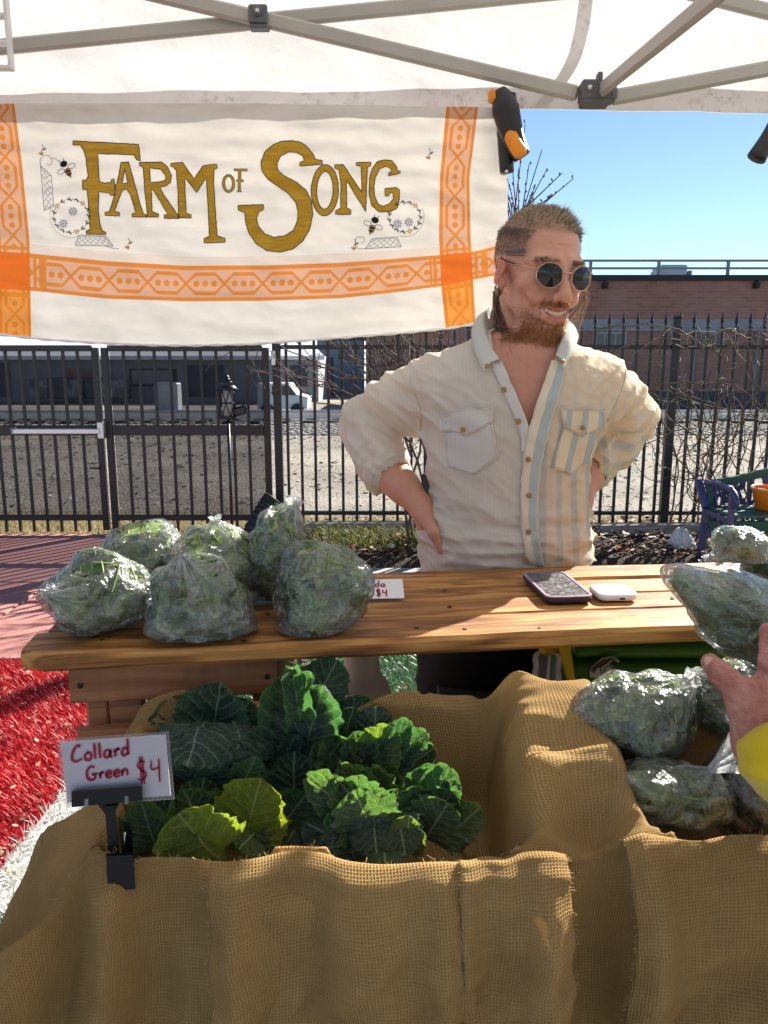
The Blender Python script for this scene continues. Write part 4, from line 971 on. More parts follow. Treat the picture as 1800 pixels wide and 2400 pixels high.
# embroidery: lattice panels, scrolls, wreaths, flowers and bees
emb = {k: MB() for k in M_thread}
def stroke(k, pts, w_=1.3, sm=None, off=.0016):
    pts = spline(pts, sm) if sm else dense(pts, 4); v2, f2 = ribbon2(pts, w_); emb[k].add(ban(v2[:, 0], v2[:, 1], off), f2)
def blob(k, c, rx, ry, rot=0.0, off=.0018):
    r_ = np.array(ring(c, rx, ry, rot, 12)); emb[k].add(ban(np.r_[c[0], r_[:, 0]], np.r_[c[1], r_[:, 1]], off), [(0, 1 + (i + 1) % 12, 1 + i) for i in range(12)])
def lattice(q, nx, ny, k='grey'):
    q = np.array(q, float); B = lambda u, v: (q[0] * (1 - u) + q[1] * u) * (1 - v) + (q[3] * (1 - u) + q[2] * u) * v
    for s in range(4): stroke(k, [q[s], q[(s + 1) % 4]], 1.4)
    for s in np.arange(-ny, nx, 1.0):
        for sg in (1, -1):
            ts = [t_ for t_ in np.linspace(0, ny, 12) if 0 <= s + t_ <= nx]
            if len(ts) > 1: stroke(k, [B((s + t_) / nx, (t_ / ny) if sg > 0 else 1 - t_ / ny) for t_ in ts], 1.0)
lattice(cA([(135, 205), (212, 275), (228, 492), (162, 522)]), 2, 6); lattice(cA([(405, 698), (595, 705), (650, 775), (380, 768)]), 6, 2)
lattice(cB([(850, 630), (1003, 620), (1028, 680), (805, 693)]), 5, 2)
stroke('grey', cA([(135, 210), (135, 160), (165, 132), (205, 145), (215, 180), (195, 203), (178, 190)]), 1.3, 24); stroke('grey', cA([(215, 155), (245, 160), (270, 185)]), 1.2, 10); stroke('grey', cA([(600, 775), (650, 790), (690, 792)]), 1.2, 10)
stroke('grey', cB([(805, 693), (760, 690), (742, 655), (760, 622), (792, 622), (802, 645), (782, 660)]), 1.3, 24)
def wreath(c, r, cv, rot=0):
    for k in range(15):
        a = 2 * math.pi * k / 15 + rot; p = np.array([c[0] + r * math.cos(a), c[1] + r * .95 * math.sin(a)])
        if k in (3, 9, 13): 
            for j in range(6): b = j * 1.05; blob('orange', p + 4.2 * np.array([math.cos(b), math.sin(b)]), 2.2, 1.4, b)
        else:
            blob('green', p + (2, 2), 5, 1.5, a + 2.2); blob('green', p - (2, 1), 5, 1.5, a + .9)
    stroke('green', ring(c, r, r * .95, 0, 40), .8)
    for dx, dy in ((-.45, .45), (.1, -.25) if cv else (.25, .35)):
        p = np.array([c[0] + r * dx, c[1] + r * dy]); blob('orange', p, 2.6, 2.6)
        for j in range(9): b = j * .698; blob('blue', p + 7.5 * np.array([math.cos(b), math.sin(b)]), 4, 1.5, b)
    for k in range(26):
        a = (.35 + 2.3 * k / 26) if cv else (-.6 + 2.3 * k / 26); blob('brown', (c[0] + r * 1.22 * math.cos(a + (.9 if cv else .2)), c[1] + r * 1.25 * math.sin(a + (.9 if cv else .2))), 1.3, .9)
wreath((50 + 352 * .3315, 320 + 560 * .3315), 41, True); wreath((550 + 1050 * .3797, 320 + 495 * .3797), 37, False)
for c in (cA([(140, 115)])[0], cA([(750, 778)])[0], cB([(1195, 125)])[0], cB([(735, 685)])[0]):
    for j in range(3): blob('orange', (c[0] + 3 * (j - 1), c[1] + 2), 4.5, 1.8, 1.2 + .5 * (j - 1))
    stroke('green', [(c[0], c[1] - 3), (c[0] + 5, c[1] - 12), (c[0] + 2, c[1] - 20)], 1.4, 8); blob('green', (c[0] + 8, c[1] - 9), 5, 1.6, -.7)
def bee(c, rot):
    ca, sa = math.cos(rot), math.sin(rot); Q = lambda x, y: (c[0] + x * ca - y * sa, c[1] + x * sa + y * ca)
    blob('black', Q(0, -13), 9, 7.5, rot)
    for k, (yy, rr) in enumerate(((2, 7), (6.5, 8.2), (11, 8), (15, 6.2), (18.5, 3.2))): blob('brown' if k % 2 == 0 else 'black', Q(0, yy), rr, 2.8, rot)
    for s in (-1, 1): stroke('black', [Q(s * 14 + 9 * math.cos(a), 0 + 5.5 * math.sin(a)) for a in np.linspace(0, 6.28, 16)], 1.2); stroke('black', [Q(s * 3, -19), Q(s * 6, -26)], 1.2)
    stroke('black', [Q(0, 20), Q(0, 25)], 1.6)
bee((50 + 318 * .3315, 320 + 228 * .3315), -.5); bee((550 + 855 * .3797, 320 + 548 * .3797), .35)
for k, m_ in emb.items():
    if m_.n: e_ = m_.build('embroidery', M_thread[k], bn); e_['kind'] = 'stuff'

# ------------------------------------------------------------------ plank table
TZ = 1.07; TA = math.atan2(1.094 - .971, .483 + .491); Tx = np.array([math.cos(TA), math.sin(TA), 0]); Ty = np.array([-math.sin(TA), math.cos(TA), 0]); T0 = np.array([-.492, .973, TZ])
def tp(a, b, z=0.0): return T0 + Tx * a + Ty * b + np.array([0, 0, z])
M_plank = m_wood('amber varnished plank', [(.30, (.10, .036, .012)), (.42, (.28, .115, .030)), (.54, (.46, .21, .050)), (.68, (.62, .34, .11))], rough=.58, spec=.35, crack=.6)
M_apron = m_wood('reddish pine board', [(.25, (.17, .065, .028)), (.5, (.32, .135, .06)), (.75, (.42, .20, .10))], rough=.6)
M_pine = m_wood('pale fresh pine', [(.25, (.42, .28, .13)), (.5, (.58, .42, .22)), (.75, (.68, .53, .32))], rough=.6, crack=.15)
tb_ = thing('plank_table', tuple(tp(.62, .18, -TZ)), 'long amber plank table on pallet wood legs', 'table', rz=TA)
TL = 1.30
def plank(a0, a1, b0, b1, z0, z1, m, nm='plank', bev=.006, parent=None, seg=40, rough=True, corner=0.0):
    """board along the table with slightly uneven edges"""
    n = seg; xs = np.linspace(a0, a1, n); prof = [(b0 + bev, z0), (b0, z0 + bev), (b0, z1 - bev), (b0 + bev, z1), ((b0 + b1) / 2, z1), (b1 - bev, z1), (b1, z1 - bev), (b1, z0 + bev), (b1 - bev, z0)]
    V = []; r = np.random.RandomState(int(abs(b0 * 977 + z0 * 77 + a0 * 31)) + 3); e = np.convolve(r.randn(n + 8), np.ones(7) / 7, 'valid')[:n] * .0022; e2 = np.convolve(r.randn(n + 8), np.ones(5) / 5, 'valid')[:n] * .0014
    for i, x in enumerate(xs):
        cut = corner * max(0, 1 - (x - a0) / max(corner, 1e-6)) if corner else 0.0; cut = cut ** 2 / max(corner, 1e-6) if corner else 0
        for k, (y, z) in enumerate(prof):
            y2 = y + ((e[i] + cut) if y < (b0 + b1) / 2 else e2[i] * .4 if y > (b0 + b1) / 2 else 0)
            V.append(tp(x, y2, z - TZ * 0 + (e2[i] if z > (z0 + z1) / 2 else 0)))
    m_ = len(prof); F = [(i * m_ + k, i * m_ + (k + 1) % m_, (i + 1) * m_ + (k + 1) % m_, (i + 1) * m_ + k) for i in range(n - 1) for k in range(m_)]
    F += [tuple(range(m_))[::-1], tuple((n - 1) * m_ + k for k in range(m_))]
    return part(nm, V, F, m, parent or tb_, False)
bs = [0, .098, .187, .276, .365]; st = [0.0, .012, .0, .02]
for i in range(4):
    plank(st[i] + (.0 if i else 0), TL - .01 * (i % 2), bs[i] + .0015, bs[i + 1] - .0015, -.026 + .001 * (i % 2), .0 - .0015 * (i % 3), M_plank, corner=.018 if i == 0 else 0)
for o in tb_.children:
    for p in o.data.polygons: pass
# aprons, pallet legs
plank(.055, .345, .035, .057, -.088, -.027, M_apron, 'apron', .003); plank(.085, TL - .1, .32, .342, -.088, -.027, M_apron, 'apron', .003)
def post(a, b, da, db, z0, z1, m): v, f = box((0, 0, 0), (z1 - z0, da, db), None, .003); v = np.column_stack([v[:, 1], v[:, 2], v[:, 0]]); return part('leg', np.array([tp(a + x, b + y, (z0 + z1) / 2 + z) for x, y, z in v]), f, m, tb_, False)
post(.085, .072, .03, .03, -1.06, -.027, M_apron); post(.125, .072, .048, .03, -1.06, -.027, M_apron); post(.172, .09, .04, .035, -1.06, -.027, M_pine); post(.205, .16, .035, .035, -1.06, -.027, M_pine)
post(.325, .075, .036, .036, -1.06, -.027, M_apron); post(.353, .09, .02, .05, -1.06, -.027, M_pine); post(.20, .31, .05, .03, -1.06, -.027, M_pine)
plank(.065, .345, .018, .040, -.222, -.122, M_apron, 'pallet_board', .003); plank(.07, .345, .018, .040, -.40, -.28, M_apron, 'pallet_board', .003); plank(.07, .345, .018, .040, -.62, -.50, M_apron, 'pallet_board', .003)
post(TL - .16, .07, .036, .04, -1.06, -.027, M_pine); post(TL - .115, .10, .04, .03, -1.06, -.027, M_pine); post(TL - .09, .31, .05, .03, -1.06, -.027, M_pine)
M_nail = flat('dark nail head', (.03, .026, .022), .5, .4, .4)
def disc(c, r, m, nm, par, h=.0015): v, f = lathe([(r, 0), (r, h * .6), (r * .7, h)], 8, c); return part(nm, v, f, m, par)
for a, b in ((.10, .05), (.108, .06), (.62, .03), (.62, .14), (.63, .23), (.55, .045), (1.05, .05), (.98, .02), (1.0, .14), (.73, .02), (.30, .02), (.33, .14)): disc(tp(a, b, .0003), .0042, M_nail, 'nail', tb_, .001)
for a, z in ((.07, -.06), (.33, -.06), (.08, -.14), (.08, -.205), (.22, -.15), (.25, -.16)):
    v, f = lathe([(.004, 0), (.004, .0015)], 8); part('nail', np.array([tp(a + x, .034 if z > -.1 else .0165, z + y) - Ty * q for x, y, q in v]), f, M_nail, tb_)

# ------------------------------------------------------------------ things on the table
M_case = flat('dark plum phone case', (.030, .016, .026), .5, .4); M_rim = flat('mauve phone rim', (.30, .20, .28), .45, .4)
def m_screen2():
    t = T('dusty phone glass'); p = t.obj(); a = t.noise(p, 120, 5, .8); b = t.noise(t.vscale(p, (1, 3, 1)), 60, 4, .7, 1.0); d = t.lin(a * .6 + b * .4, .40, .66)
    c = t.mix(d * .55, (.02, .021, .024), (.34, .34, .345)); return t.done(t.pr(c, t.lin(d, 0, 1, .16, .6), .5))
def rrect(wd, hd, r, n=6):
    out = []
    for cx, cy, a0 in ((wd / 2 - r, hd / 2 - r, 0), (-wd / 2 + r, hd / 2 - r, 90), (-wd / 2 + r, -hd / 2 + r, 180), (wd / 2 - r, -hd / 2 + r, 270)):
        for k in range(n + 1): a = R(a0 + 90 * k / n); out.append((cx + r * math.cos(a), cy + r * math.sin(a)))
    return out
def slab(layers, c, ux, uy):
    """stack of rounded rectangles (w, h, r, z)"""
    ux = np.asarray(ux); uy = np.asarray(uy); V = []; n = None
    for wd, hd, r, z in layers: pl = rrect(wd, hd, r); n = len(pl); V += [np.asarray(c) + ux * x + uy * y + np.array([0, 0, z]) for x, y in pl]
    m = len(layers); F = [(i * n + k, i * n + (k + 1) % n, (i + 1) * n + (k + 1) % n, (i + 1) * n + k) for i in range(m - 1) for k in range(n)] + [tuple(range(n))[::-1], tuple((m - 1) * n + k for k in range(n))]
    return V, F
cr4 = [onz(1226, 1350, TZ + .008), onz(1312, 1341, TZ + .008), onz(1384, 1402, TZ + .008), onz(1294, 1414, TZ + .008)]
pc = sum(cr4) / 4; uy = (cr4[0] + cr4[1]) / 2 - (cr4[2] + cr4[3]) / 2; uy[2] = 0; uy /= np.linalg.norm(uy); ux = np.array([uy[1], -uy[0], 0])
ph = thing('phone', (pc[0], pc[1], TZ), 'phone in a dark plum case lying face up on the table', 'phone'); pc = np.array([pc[0], pc[1], TZ + .0012])
v, f = slab([(.072, .150, .012, 0), (.078, .156, .014, .003), (.079, .157, .014, .011)], pc, ux, uy); part('case', v, f, M_case, ph, True)
v, f = slab([(.079, .157, .014, .0112), (.079, .157, .014, .0130), (.070, .148, .010, .0130), (.0695, .1475, .010, .0118)], pc, ux, uy); part('rim', v, f[:-1], M_rim, ph, False)
v, f = slab([(.0695, .1475, .010, .0113), (.0695, .1475, .010, .0119)], pc, ux, uy); part('screen', v, f, m_screen2(), ph, False)
rc = onz(1436, 1398, TZ); rc[2] = TZ + .0012; a_ = TA - .07; rd_ = thing('card_reader', rc, 'white square card reader beside the phone', 'card reader')
M_whitep = flat('glossy white plastic', (.84, .84, .83), .28, .5, var=.02)
v, f = slab([(.058, .058, .012, 0), (.066, .066, .014, .002), (.067, .067, .014, .0095), (.064, .064, .013, .0115), (.055, .055, .010, .012)], rc, (math.cos(a_), math.sin(a_), 0), (-math.sin(a_), math.cos(a_), 0)); part('body', v, f, M_whitep, rd_)
q = rc + np.array([math.cos(a_) * .004 - math.sin(a_) * -.0337, math.sin(a_) * .004 + math.cos(a_) * -.0337, .005]); v, f = box(q, (.009, .002, .0032), rotz(a_), .001); part('charging_port', v, f, M_cap, rd_, False)
# hand-written cards
def m_card(name, c): return flat(name, c, .45, .4, var=.03, sc=12)
M_card = m_card('white card', (.78, .76, .78)); M_inkr = flat('crimson marker', (.30, .008, .035), .5, .4)
GL = {  # hand-drawn strokes, unit height 1, x advance
 'C': ([[(.55, .85), (.5, 1.0), (.3, .9), (.08, .5), (.05, .15), (.25, .02), (.6, .15)]], .72), 'o': ([[(.28, .5), (.08, .35), (.1, .08), (.32, .03), (.45, .25), (.3, .5), (.2, .48)]], .55),
 'l': ([[(.12, 1.0), (.1, .5), (.1, .05)]], .28), 'a': ([[(.42, .45), (.2, .5), (.06, .25), (.15, .04), (.35, .15), (.44, .45), (.42, .12), (.52, .02)]], .6), 'r': ([[(.08, .5), (.1, .05)], [(.1, .3), (.22, .48), (.38, .45)]], .42),
 'd': ([[(.4, .42), (.2, .5), (.05, .22), (.18, .03), (.4, .2)], [(.46, 1.05), (.42, .5), (.42, .05)]], .6), 'G': ([[(.6, .88), (.4, 1.0), (.12, .75), (.05, .3), (.25, .02), (.55, .1), (.6, .4)], [(.35, .42), (.78, .42)]], .85),
 'e': ([[(.08, .28), (.42, .32), (.35, .52), (.14, .45), (.08, .2), (.22, .03), (.46, .12)]], .54), 'n': ([[(.08, .5), (.1, .05)], [(.1, .3), (.25, .5), (.42, .42), (.44, .05)]], .56),
 '$': ([[(.5, .9), (.3, 1.0), (.1, .8), (.3, .55), (.5, .35), (.35, .08), (.05, .12)], [(.26, 1.2), (.26, -.15)], [(.38, 1.2), (.38, -.15)]], .72), '4': ([[(.12, .95), (.06, .6), (.2, .5), (.45, .6)], [(.5, 1.0), (.46, .4), (.44, -.15)]], .6), ' ': ([], .3)}
def handwrite(txt, o, ux, uy, h, th, m, nm, par, off, mult=1.0):
    mb = MB(); x = 0; n_ = np.cross(np.asarray(ux), np.asarray(uy)); n_ = n_ / np.linalg.norm(n_)
    for ch in txt:
        st_, adv = GL[ch]
        for s in st_:
            q = spline(s, 26) if len(s) > 2 else dense(s, .06); q = q + np.random.RandomState(len(txt)).randn(*q.shape) * .006; wd = th * (.8 + .35 * np.sin(np.linspace(.3, 2.9, len(q))))
            v2, f2 = ribbon2(q * h, wd); mb.add(np.asarray(o) + np.outer(v2[:, 0] + x * h, ux) + np.outer(v2[:, 1], uy) + n_ * off, f2)
        x += adv
    return mb.build(nm, m, par)
c1 = onz(893, 1397, TZ); ax = (onz(936, 1396, TZ) - onz(820, 1398, TZ)); ax[2] = 0; ax /= np.linalg.norm(ax); ay = np.array([-ax[1], ax[0], 0])
ty_ = np.array([ay[0] * .90, ay[1] * .90, .43]); kc = thing('price_card', (c1[0], c1[1], TZ), 'small white price card tucked beside a bag of greens', 'card')
cc = np.array([c1[0] - .012, c1[1] - .002, TZ + .010]); v, f = prism([(-.05, -.02), (.05, -.02), (.05, .028), (-.05, .028)], cc, ax, ty_, .0012); part('card', v, f, M_card, kc, False)
GL['u'] = ([[(.08, .5), (.1, .1), (.3, .05), (.4, .5), (.46, .04)]], .54)
handwrite('da', cc + ax * .002 + ty_ * .008, ax, ty_, .016, .0024, M_inkr, 'lettering', kc, .0012); handwrite('$4', cc + ax * .003 + ty_ * -.014, ax, ty_, .015, .0024, M_inkr, 'lettering', kc, .0012)

# ------------------------------------------------------------------ things under and behind the table
M_ceram = flat('matte beige ceramic', (.50, .44, .37), .6, .35, sc=6, var=.06)
vp = onz(848, 1640, .72); prof = [(.036, 0), (.046, .004), (.050, .02), (.052, .05), (.053, .06)] ; z = .06
vy = 1.36; vz = ony(848, 1612, vy)[2]; vx = ony(848, 1570, vy)[0]; sc_ = 1.38 / FPX
pf = [(.030, -.25), (.05, -.245), (.052, -.06), (.056, -.02)] + [(.056 * (1 - .5 * u ** 2.2) + .0, -.02 + .055 * u) for u in np.linspace(0, .85, 6)]
z1_ = pf[-1][1]; 
for i in range(11): pf += [(.034 - .0007 * i + .0014, z1_ + .004 + .0062 * i), (.034 - .0007 * i, z1_ + .007 + .0062 * i)]
pf += [(.027, z1_ + .085), (.030, z1_ + .11), (.026, z1_ + .112)]
vs_ = thing('ceramic_bottle', (vx, vy, vz - .25), 'beige ribbed ceramic bottle standing behind the collards', 'bottle'); v, f = lathe(pf, 32, (vx, vy, vz)); part('body', v, f, M_ceram, vs_)
stl = thing('bottle_stool', (vx, vy, 0), 'dark wooden stool holding the beige ceramic bottle', 'stool'); zt = vz - .251
v, f = lathe([(.11, zt - .025), (.115, zt - .015), (.112, zt)], 20, (vx, vy, 0)); part('seat', v, f, M_darkwood, stl)
for k in range(3): a = k * 2.094 + .5; v, f = tube([(vx + .07 * math.cos(a), vy + .07 * math.sin(a), zt - .025), (vx + .12 * math.cos(a), vy + .12 * math.sin(a), .006)], .013, 8); part('leg', v, f, M_darkwood, stl)
# spray bottle with a yellow cap, green case and yellow stand on a shelf crate
def m_clear(name, tint=(.95, .97, .97), body=.10, rough=.12):
    t = T(name); fr = t.fres(1.4); return t.done(t.ms((fr * 1.2 + body).clamp(), t.trp(tint), t.pr((.75, .77, .77), rough, .6)))
M_bottle = m_clear('clear bottle plastic'); M_yel = flat('yellow plastic', (.62, .38, .01), .4, .4); sy = 1.27
def sq(px, py, y=None): return ony(px, py, y or sy)
bp = sq(1281, 1590); sb = thing('squeeze_bottle', bp - np.array([0, 0, .06]), 'clear squeeze bottle with a yellow cap under the table', 'bottle')
v, f = lathe([(.024, -.06), (.026, -.05), (.026, .005), (.0235, .02), (.0255, .032), (.024, .042), (.012, .052)], 20, bp); part('body', v, f, M_bottle, sb)
v, f = lathe([(.0135, .047), (.0155, .05), (.0145, .068), (.0115, .071)], 18, bp); part('cap', v, f, M_yel, sb); v, f = lathe([(.011, .071), (.0115, .082), (.0085, .09)], 14, bp); part('nozzle', v, f, M_bottle, sb); v, f = tube([bp + np.array([0, 0, -.055]), bp + np.array([.004, 0, .05])], .0025, 6); part('dip_tube', v, f, M_whitep, sb)
M_green = flat('moulded green plastic', (.035, .13, .006), .42, .45, sc=5, var=.15)
g0, g1 = sq(1338, 1575, 1.30), sq(1722, 1575, 1.30); gz = sq(1500, 1512, 1.30)[2]; gc = thing('green_case', ((g0[0] + g1[0]) / 2, 1.42, gz - .16), 'green moulded plastic case with an eagle emblem under the table', 'case')
V = []; n_ = 30
def rr3(x0, x1, y0, y1, z0, z1, r):
    lay = [(-r, z0), (0, z0 + r), (0, z1 - r), (-r * .3, z1 - r * .3), (-r, z1)]
    return slab([(x1 - x0 + 2 * o, y1 - y0 + 2 * o, max(.004, r + o * .8), z) for o, z in lay], ((x0 + x1) / 2, (y0 + y1) / 2, 0), (1, 0, 0), (0, 1, 0))
v, f = rr3(g0[0], g1[0], 1.30, 1.50, gz - .16, gz - .035, .014); part('body', v, f, M_green, gc); v, f = rr3(g0[0] + .004, g1[0] - .004, 1.304, 1.496, gz - .032, gz, .012); part('lid', v, f, M_green, gc)
v, f = rr3((g0[0] + g1[0]) / 2 - .07, (g0[0] + g1[0]) / 2 + .05, 1.34, 1.40, gz + .001, gz + .012, .01); part('handle', v, f, M_cap, gc)
M_emb = flat('brown emblem print', (.05, .022, .015), .5); M_embw = flat('white emblem border', (.45, .46, .44), .5)
def eagle(s):  # crop (1240,1480)+ *0.1929
    Q = lambda p: [ony(1240 + x * .1929, 1480 + y * .1929, 1.297) for x, y in p]
    out = [(735, 480), (760, 430), (820, 370), (890, 325), (970, 310), (1000, 302), (1060, 322), (1095, 352), (1100, 368), (1080, 375), (1055, 358), (1020, 352), (985, 385), (960, 398), (1000, 410), (1030, 440), (1040, 480), (1030, 560), (740, 560)]
    body = [(745, 480), (775, 430), (830, 380), (895, 338), (975, 322), (1002, 315), (1050, 332), (1078, 352), (1040, 345), (1000, 348), (960, 378), (910, 410), (870, 430), (820, 450), (790, 500), (770, 500), (800, 440), (760, 490)]
    A = np.array(Q(out)); mb = MB(); mb.add(A, [tuple(range(len(A)))[::-1]]); mb.build('emblem_border', M_embw, gc, False)
    v2, f2 = cdt([(x, y) for x, y in body], 40); B = np.array(Q(v2)) - [0, .0012, 0]; part('emblem', B, [tuple(t_) for t_ in f2.tolist()], M_emb, gc, False)
    mb = MB()
    for ln in ([(880, 420), (865, 450), (880, 500), (910, 560)], [(1020, 560), (1030, 480), (1000, 430), (950, 420), (915, 450), (920, 500), (960, 530)]): v2, f2 = ribbon2(spline(ln, 20), 12); mb.add(np.array(Q(v2)) - [0, .0014, 0], f2)
    mb.build('emblem_line', M_cap, gc, False)
eagle(1)
ys = thing('yellow_stand', sq(1320, 1700, 1.24), 'yellow tapered stand leg beside the green case', 'stand'); a0, a1, b0_, b1_ = sq(1302, 1490, 1.24), sq(1332, 1490, 1.24), sq(1322, 1562, 1.24), sq(1342, 1562, 1.24)
V = []; lo = 2.4
for y in (1.235, 1.26):
    for p in (a0, a1, b1_ + (b1_ - a1) * 1.0, b0_ + (b0_ - a0) * 1.0): V.append((p[0], y, p[2]))
part('leg', V, [(3, 2, 1, 0), (4, 5, 6, 7), (0, 1, 5, 4), (1, 2, 6, 5), (2, 3, 7, 6), (3, 0, 4, 7)], M_yel, ys, False)
# low shelf that carries them
sf = thing('storage_crate', (.36, 1.42, 0), 'dark storage crate under the table carrying the green case', 'crate'); zc = gz - .162
for nm, c, d in (('top_board', (.42, 1.40, zc - .012), (.62, .34, .022)), ('side_board', (.12, 1.40, zc / 2 - .012), (.02, .34, zc - .03)), ('side_board', (.72, 1.40, zc / 2 - .012), (.02, .34, zc - .03)), ('back_board', (.42, 1.56, zc / 2 - .012), (.58, .02, zc - .03))):
    v, f = box(c, d, None, .003); part(nm, v, f, M_darkwood, sf, False)

# ------------------------------------------------------------------ burlap-draped produce bins
def m_burlap():
    t = T('burlap weave'); uv = t.av('uvm'); x, y, z = t.xyz(uv); P_ = .0037
    n1 = t.noise(uv, 24, 3, .6); n2 = t.noise(t.vscale(uv, (1, 1, 1), (5, 3, 0)), 24, 3, .6)
    u = (x + (n1 - .5) * .004) / P_; v = (y + (n2 - .5) * .004) / P_
    fu, fv = (u.fr() - .5).abs() * 2, (v.fr() - .5).abs() * 2                       # 0 on the yarn, 1 in the gap
    tu = t.noise(t.vec(u.fl() * .37, y * 60, 0.0), 3.0, 2) ; tv = t.noise(t.vec(x * 60, v.fl() * .37, 3.0), 3.0, 2)
    gu = fu + (tu - .5) * .7; gv = fv + (tv - .5) * .7
    hole = t.lin(gu.min(gv), .60, .80)
    par = ((u.fl() + v.fl()) / 2).fr() > .25
    hgt = t.math('SUBTRACT', 1.0, fu.min(fv)) + par * (fv - fu) * .35
    big = t.noise(uv, 3.0, 5, .6); slub = t.noise(t.vec(x * 3, y * 60, 0.0), 8, 3) * .5 + t.noise(t.vec(x * 60, y * 3, 1.0), 8, 3) * .5
    c = t.ramp(slub * .6 + big * .4, [(.3, (.36, .22, .085)), (.5, (.49, .315, .125)), (.7, (.62, .43, .19))])
    st2 = t.noise(uv, 7, 4, .6); c = t.mix(t.lin(st2, .5, .75, 0, .4), c, (.22, .13, .055)); c = t.mix(t.lin(hgt, .1, 1.0, .45, 0), c, (.19, .115, .05))
    nm = t.bump(hgt + t.noise(uv, 900, 2) * .4, .9, .0012)
    sh = t.ms(.30, t.pr(c, .9, .12, nm), t.trl(t.mix(.4, c, (.75, .50, .16)), nm))
    return t.done(t.ms(hole * .38, sh, t.trp((.8, .8, .8))))
M_bur = m_burlap()
YF, YBK = .765, 1.005
def ztop(x, y):
    zr = .925 + (y - YF) * .30
    zb = .950 + (y - YF) * .20
    k = sstep(x, .20, .30); z = zr * (1 - k) + zb * k
    inx = sstep(x, -.318, -.288) * sstep(-x, -.168, -.135); iny = sstep(y, YF + .008, YF + .04) * sstep(-y, -YBK + .012, -YBK + .05)
    z = z - .135 * inx * iny
    inx2 = sstep(x, .288, .325); z = z - .13 * inx2 * iny
    rid = sstep(x, .135, .185) * sstep(-x, -.31, -.275)
    z = z + rid * (.012 + .034 * sstep(y, .80, .93) + .012 * np.sin((y - YF) * 34) * sstep(-y, -.92, -.86))
    # loose overhanging fold at the front of the ridge
    z = z + .030 * np.exp(-((x - .175) / .045) ** 2 - ((y - .835) / .030) ** 2) + .018 * np.exp(-((x - .25) / .05) ** 2 - ((y - .85) / .025) ** 2) - .022 * np.exp(-((x - .235) / .03) ** 2 - ((y - .79) / .03) ** 2)
    L = np.clip(-.325 - x, 0, 1); z = z - .95 * L - .12 * np.clip(L - .16, 0, 1)
    return z
nu, nv = 230, 190
xs = np.linspace(-.74, .98, nu); vv = np.linspace(0, 1, nv); U, W = np.meshgrid(xs, vv, indexing='ij')
yb = YBK - 1.75 * np.clip(-.335 - U, 0, .13) + .008 * np.sin(U * 21) ; yf = YF - .10 * np.clip(-.33 - U, 0, .4) + .0 * U
a, b = .10, .56
t_back = np.clip(W / a, 0, 1); t_top = np.clip((W - a) / (b - a), 0, 1); t_fr = np.clip((W - b) / (1 - b), 0, 1)
Y = yb + .03 * (1 - t_back) + (yf - yb) * t_top; Z = ztop(U, np.clip(Y, YF, YBK)); Z = Z - .16 * (1 - t_back)
Z = Z + .012 * np.exp(-((W - a) / .03) ** 2) * (np.sin(U * 17) + .6 * np.sin(U * 41 + 1))      # uneven back rim
hang = .58 * t_fr; Z = Z - hang; Xp = U.copy()
Y = Y - .012 * sstep(t_fr, 0, .06)
# folds of the hanging front
def st_(x0, x1, w_): xc = x0 + (x1 - x0) * t_fr; return .5 * (1 + np.tanh((U - xc) / w_))
def rg_(x0, x1, w_): xc = x0 + (x1 - x0) * t_fr; return np.exp(-((U - xc) / w_) ** 2)
on = sstep(t_fr, 0, .05)
f_ = .020 * st_(-.192, -.170, .0035) - .016 * st_(.075, .075, .010) - .010 * rg_(.13, .10, .03)
f_ = f_ + .040 * rg_(.175, .165, .022) * sstep(-t_fr, -.52, -.25) + .022 * st_(.262, .262, .004) - .030 * rg_(.225, .222, .03) * sstep(t_fr, .02, .2)
f_ = f_ + .028 * rg_(-.285, -.385, .018) - .026 * rg_(-.335, -.45, .020) + .036 * rg_(-.39, -.53, .020) - .016 * rg_(-.245, -.29, .028) - .03 * rg_(-.46, -.62, .03)
f_ = f_ + .008 * np.sin(U * 22 + 3 * t_fr + 1.0) * sstep(t_fr, .15, .9)
P0 = np.stack([U, W * .6, U * 0], -1)
f_ = f_ + (.010 * fbm(P0 * [1, 1.6, 1], 7, 3, 3) + .006 * ridge((P0 @ rotz(.7).T) * [1, 3.5, 1], 7, 2, 5)) * on
# horizontal sags under the right bin and the middle pocket
f_ = f_ + .012 * np.exp(-((t_fr - (.30 + .06 * np.sin(U * 9))) / .05) ** 2) * sstep(U, .26, .34) - .012 * np.exp(-((t_fr - (.42 + .06 * np.sin(U * 9))) / .05) ** 2) * sstep(U, .26, .34)
f_ = f_ + .016 * np.exp(-((t_fr - .40 + .9 * (U - .15)) / .06) ** 2) * sstep(U, .07, .12) * sstep(-U, -.24, -.19)
Y = Y - f_ * on - .05 * t_fr ** 1.5
Xp = Xp - .10 * t_fr * sstep(-U, .28, .60)
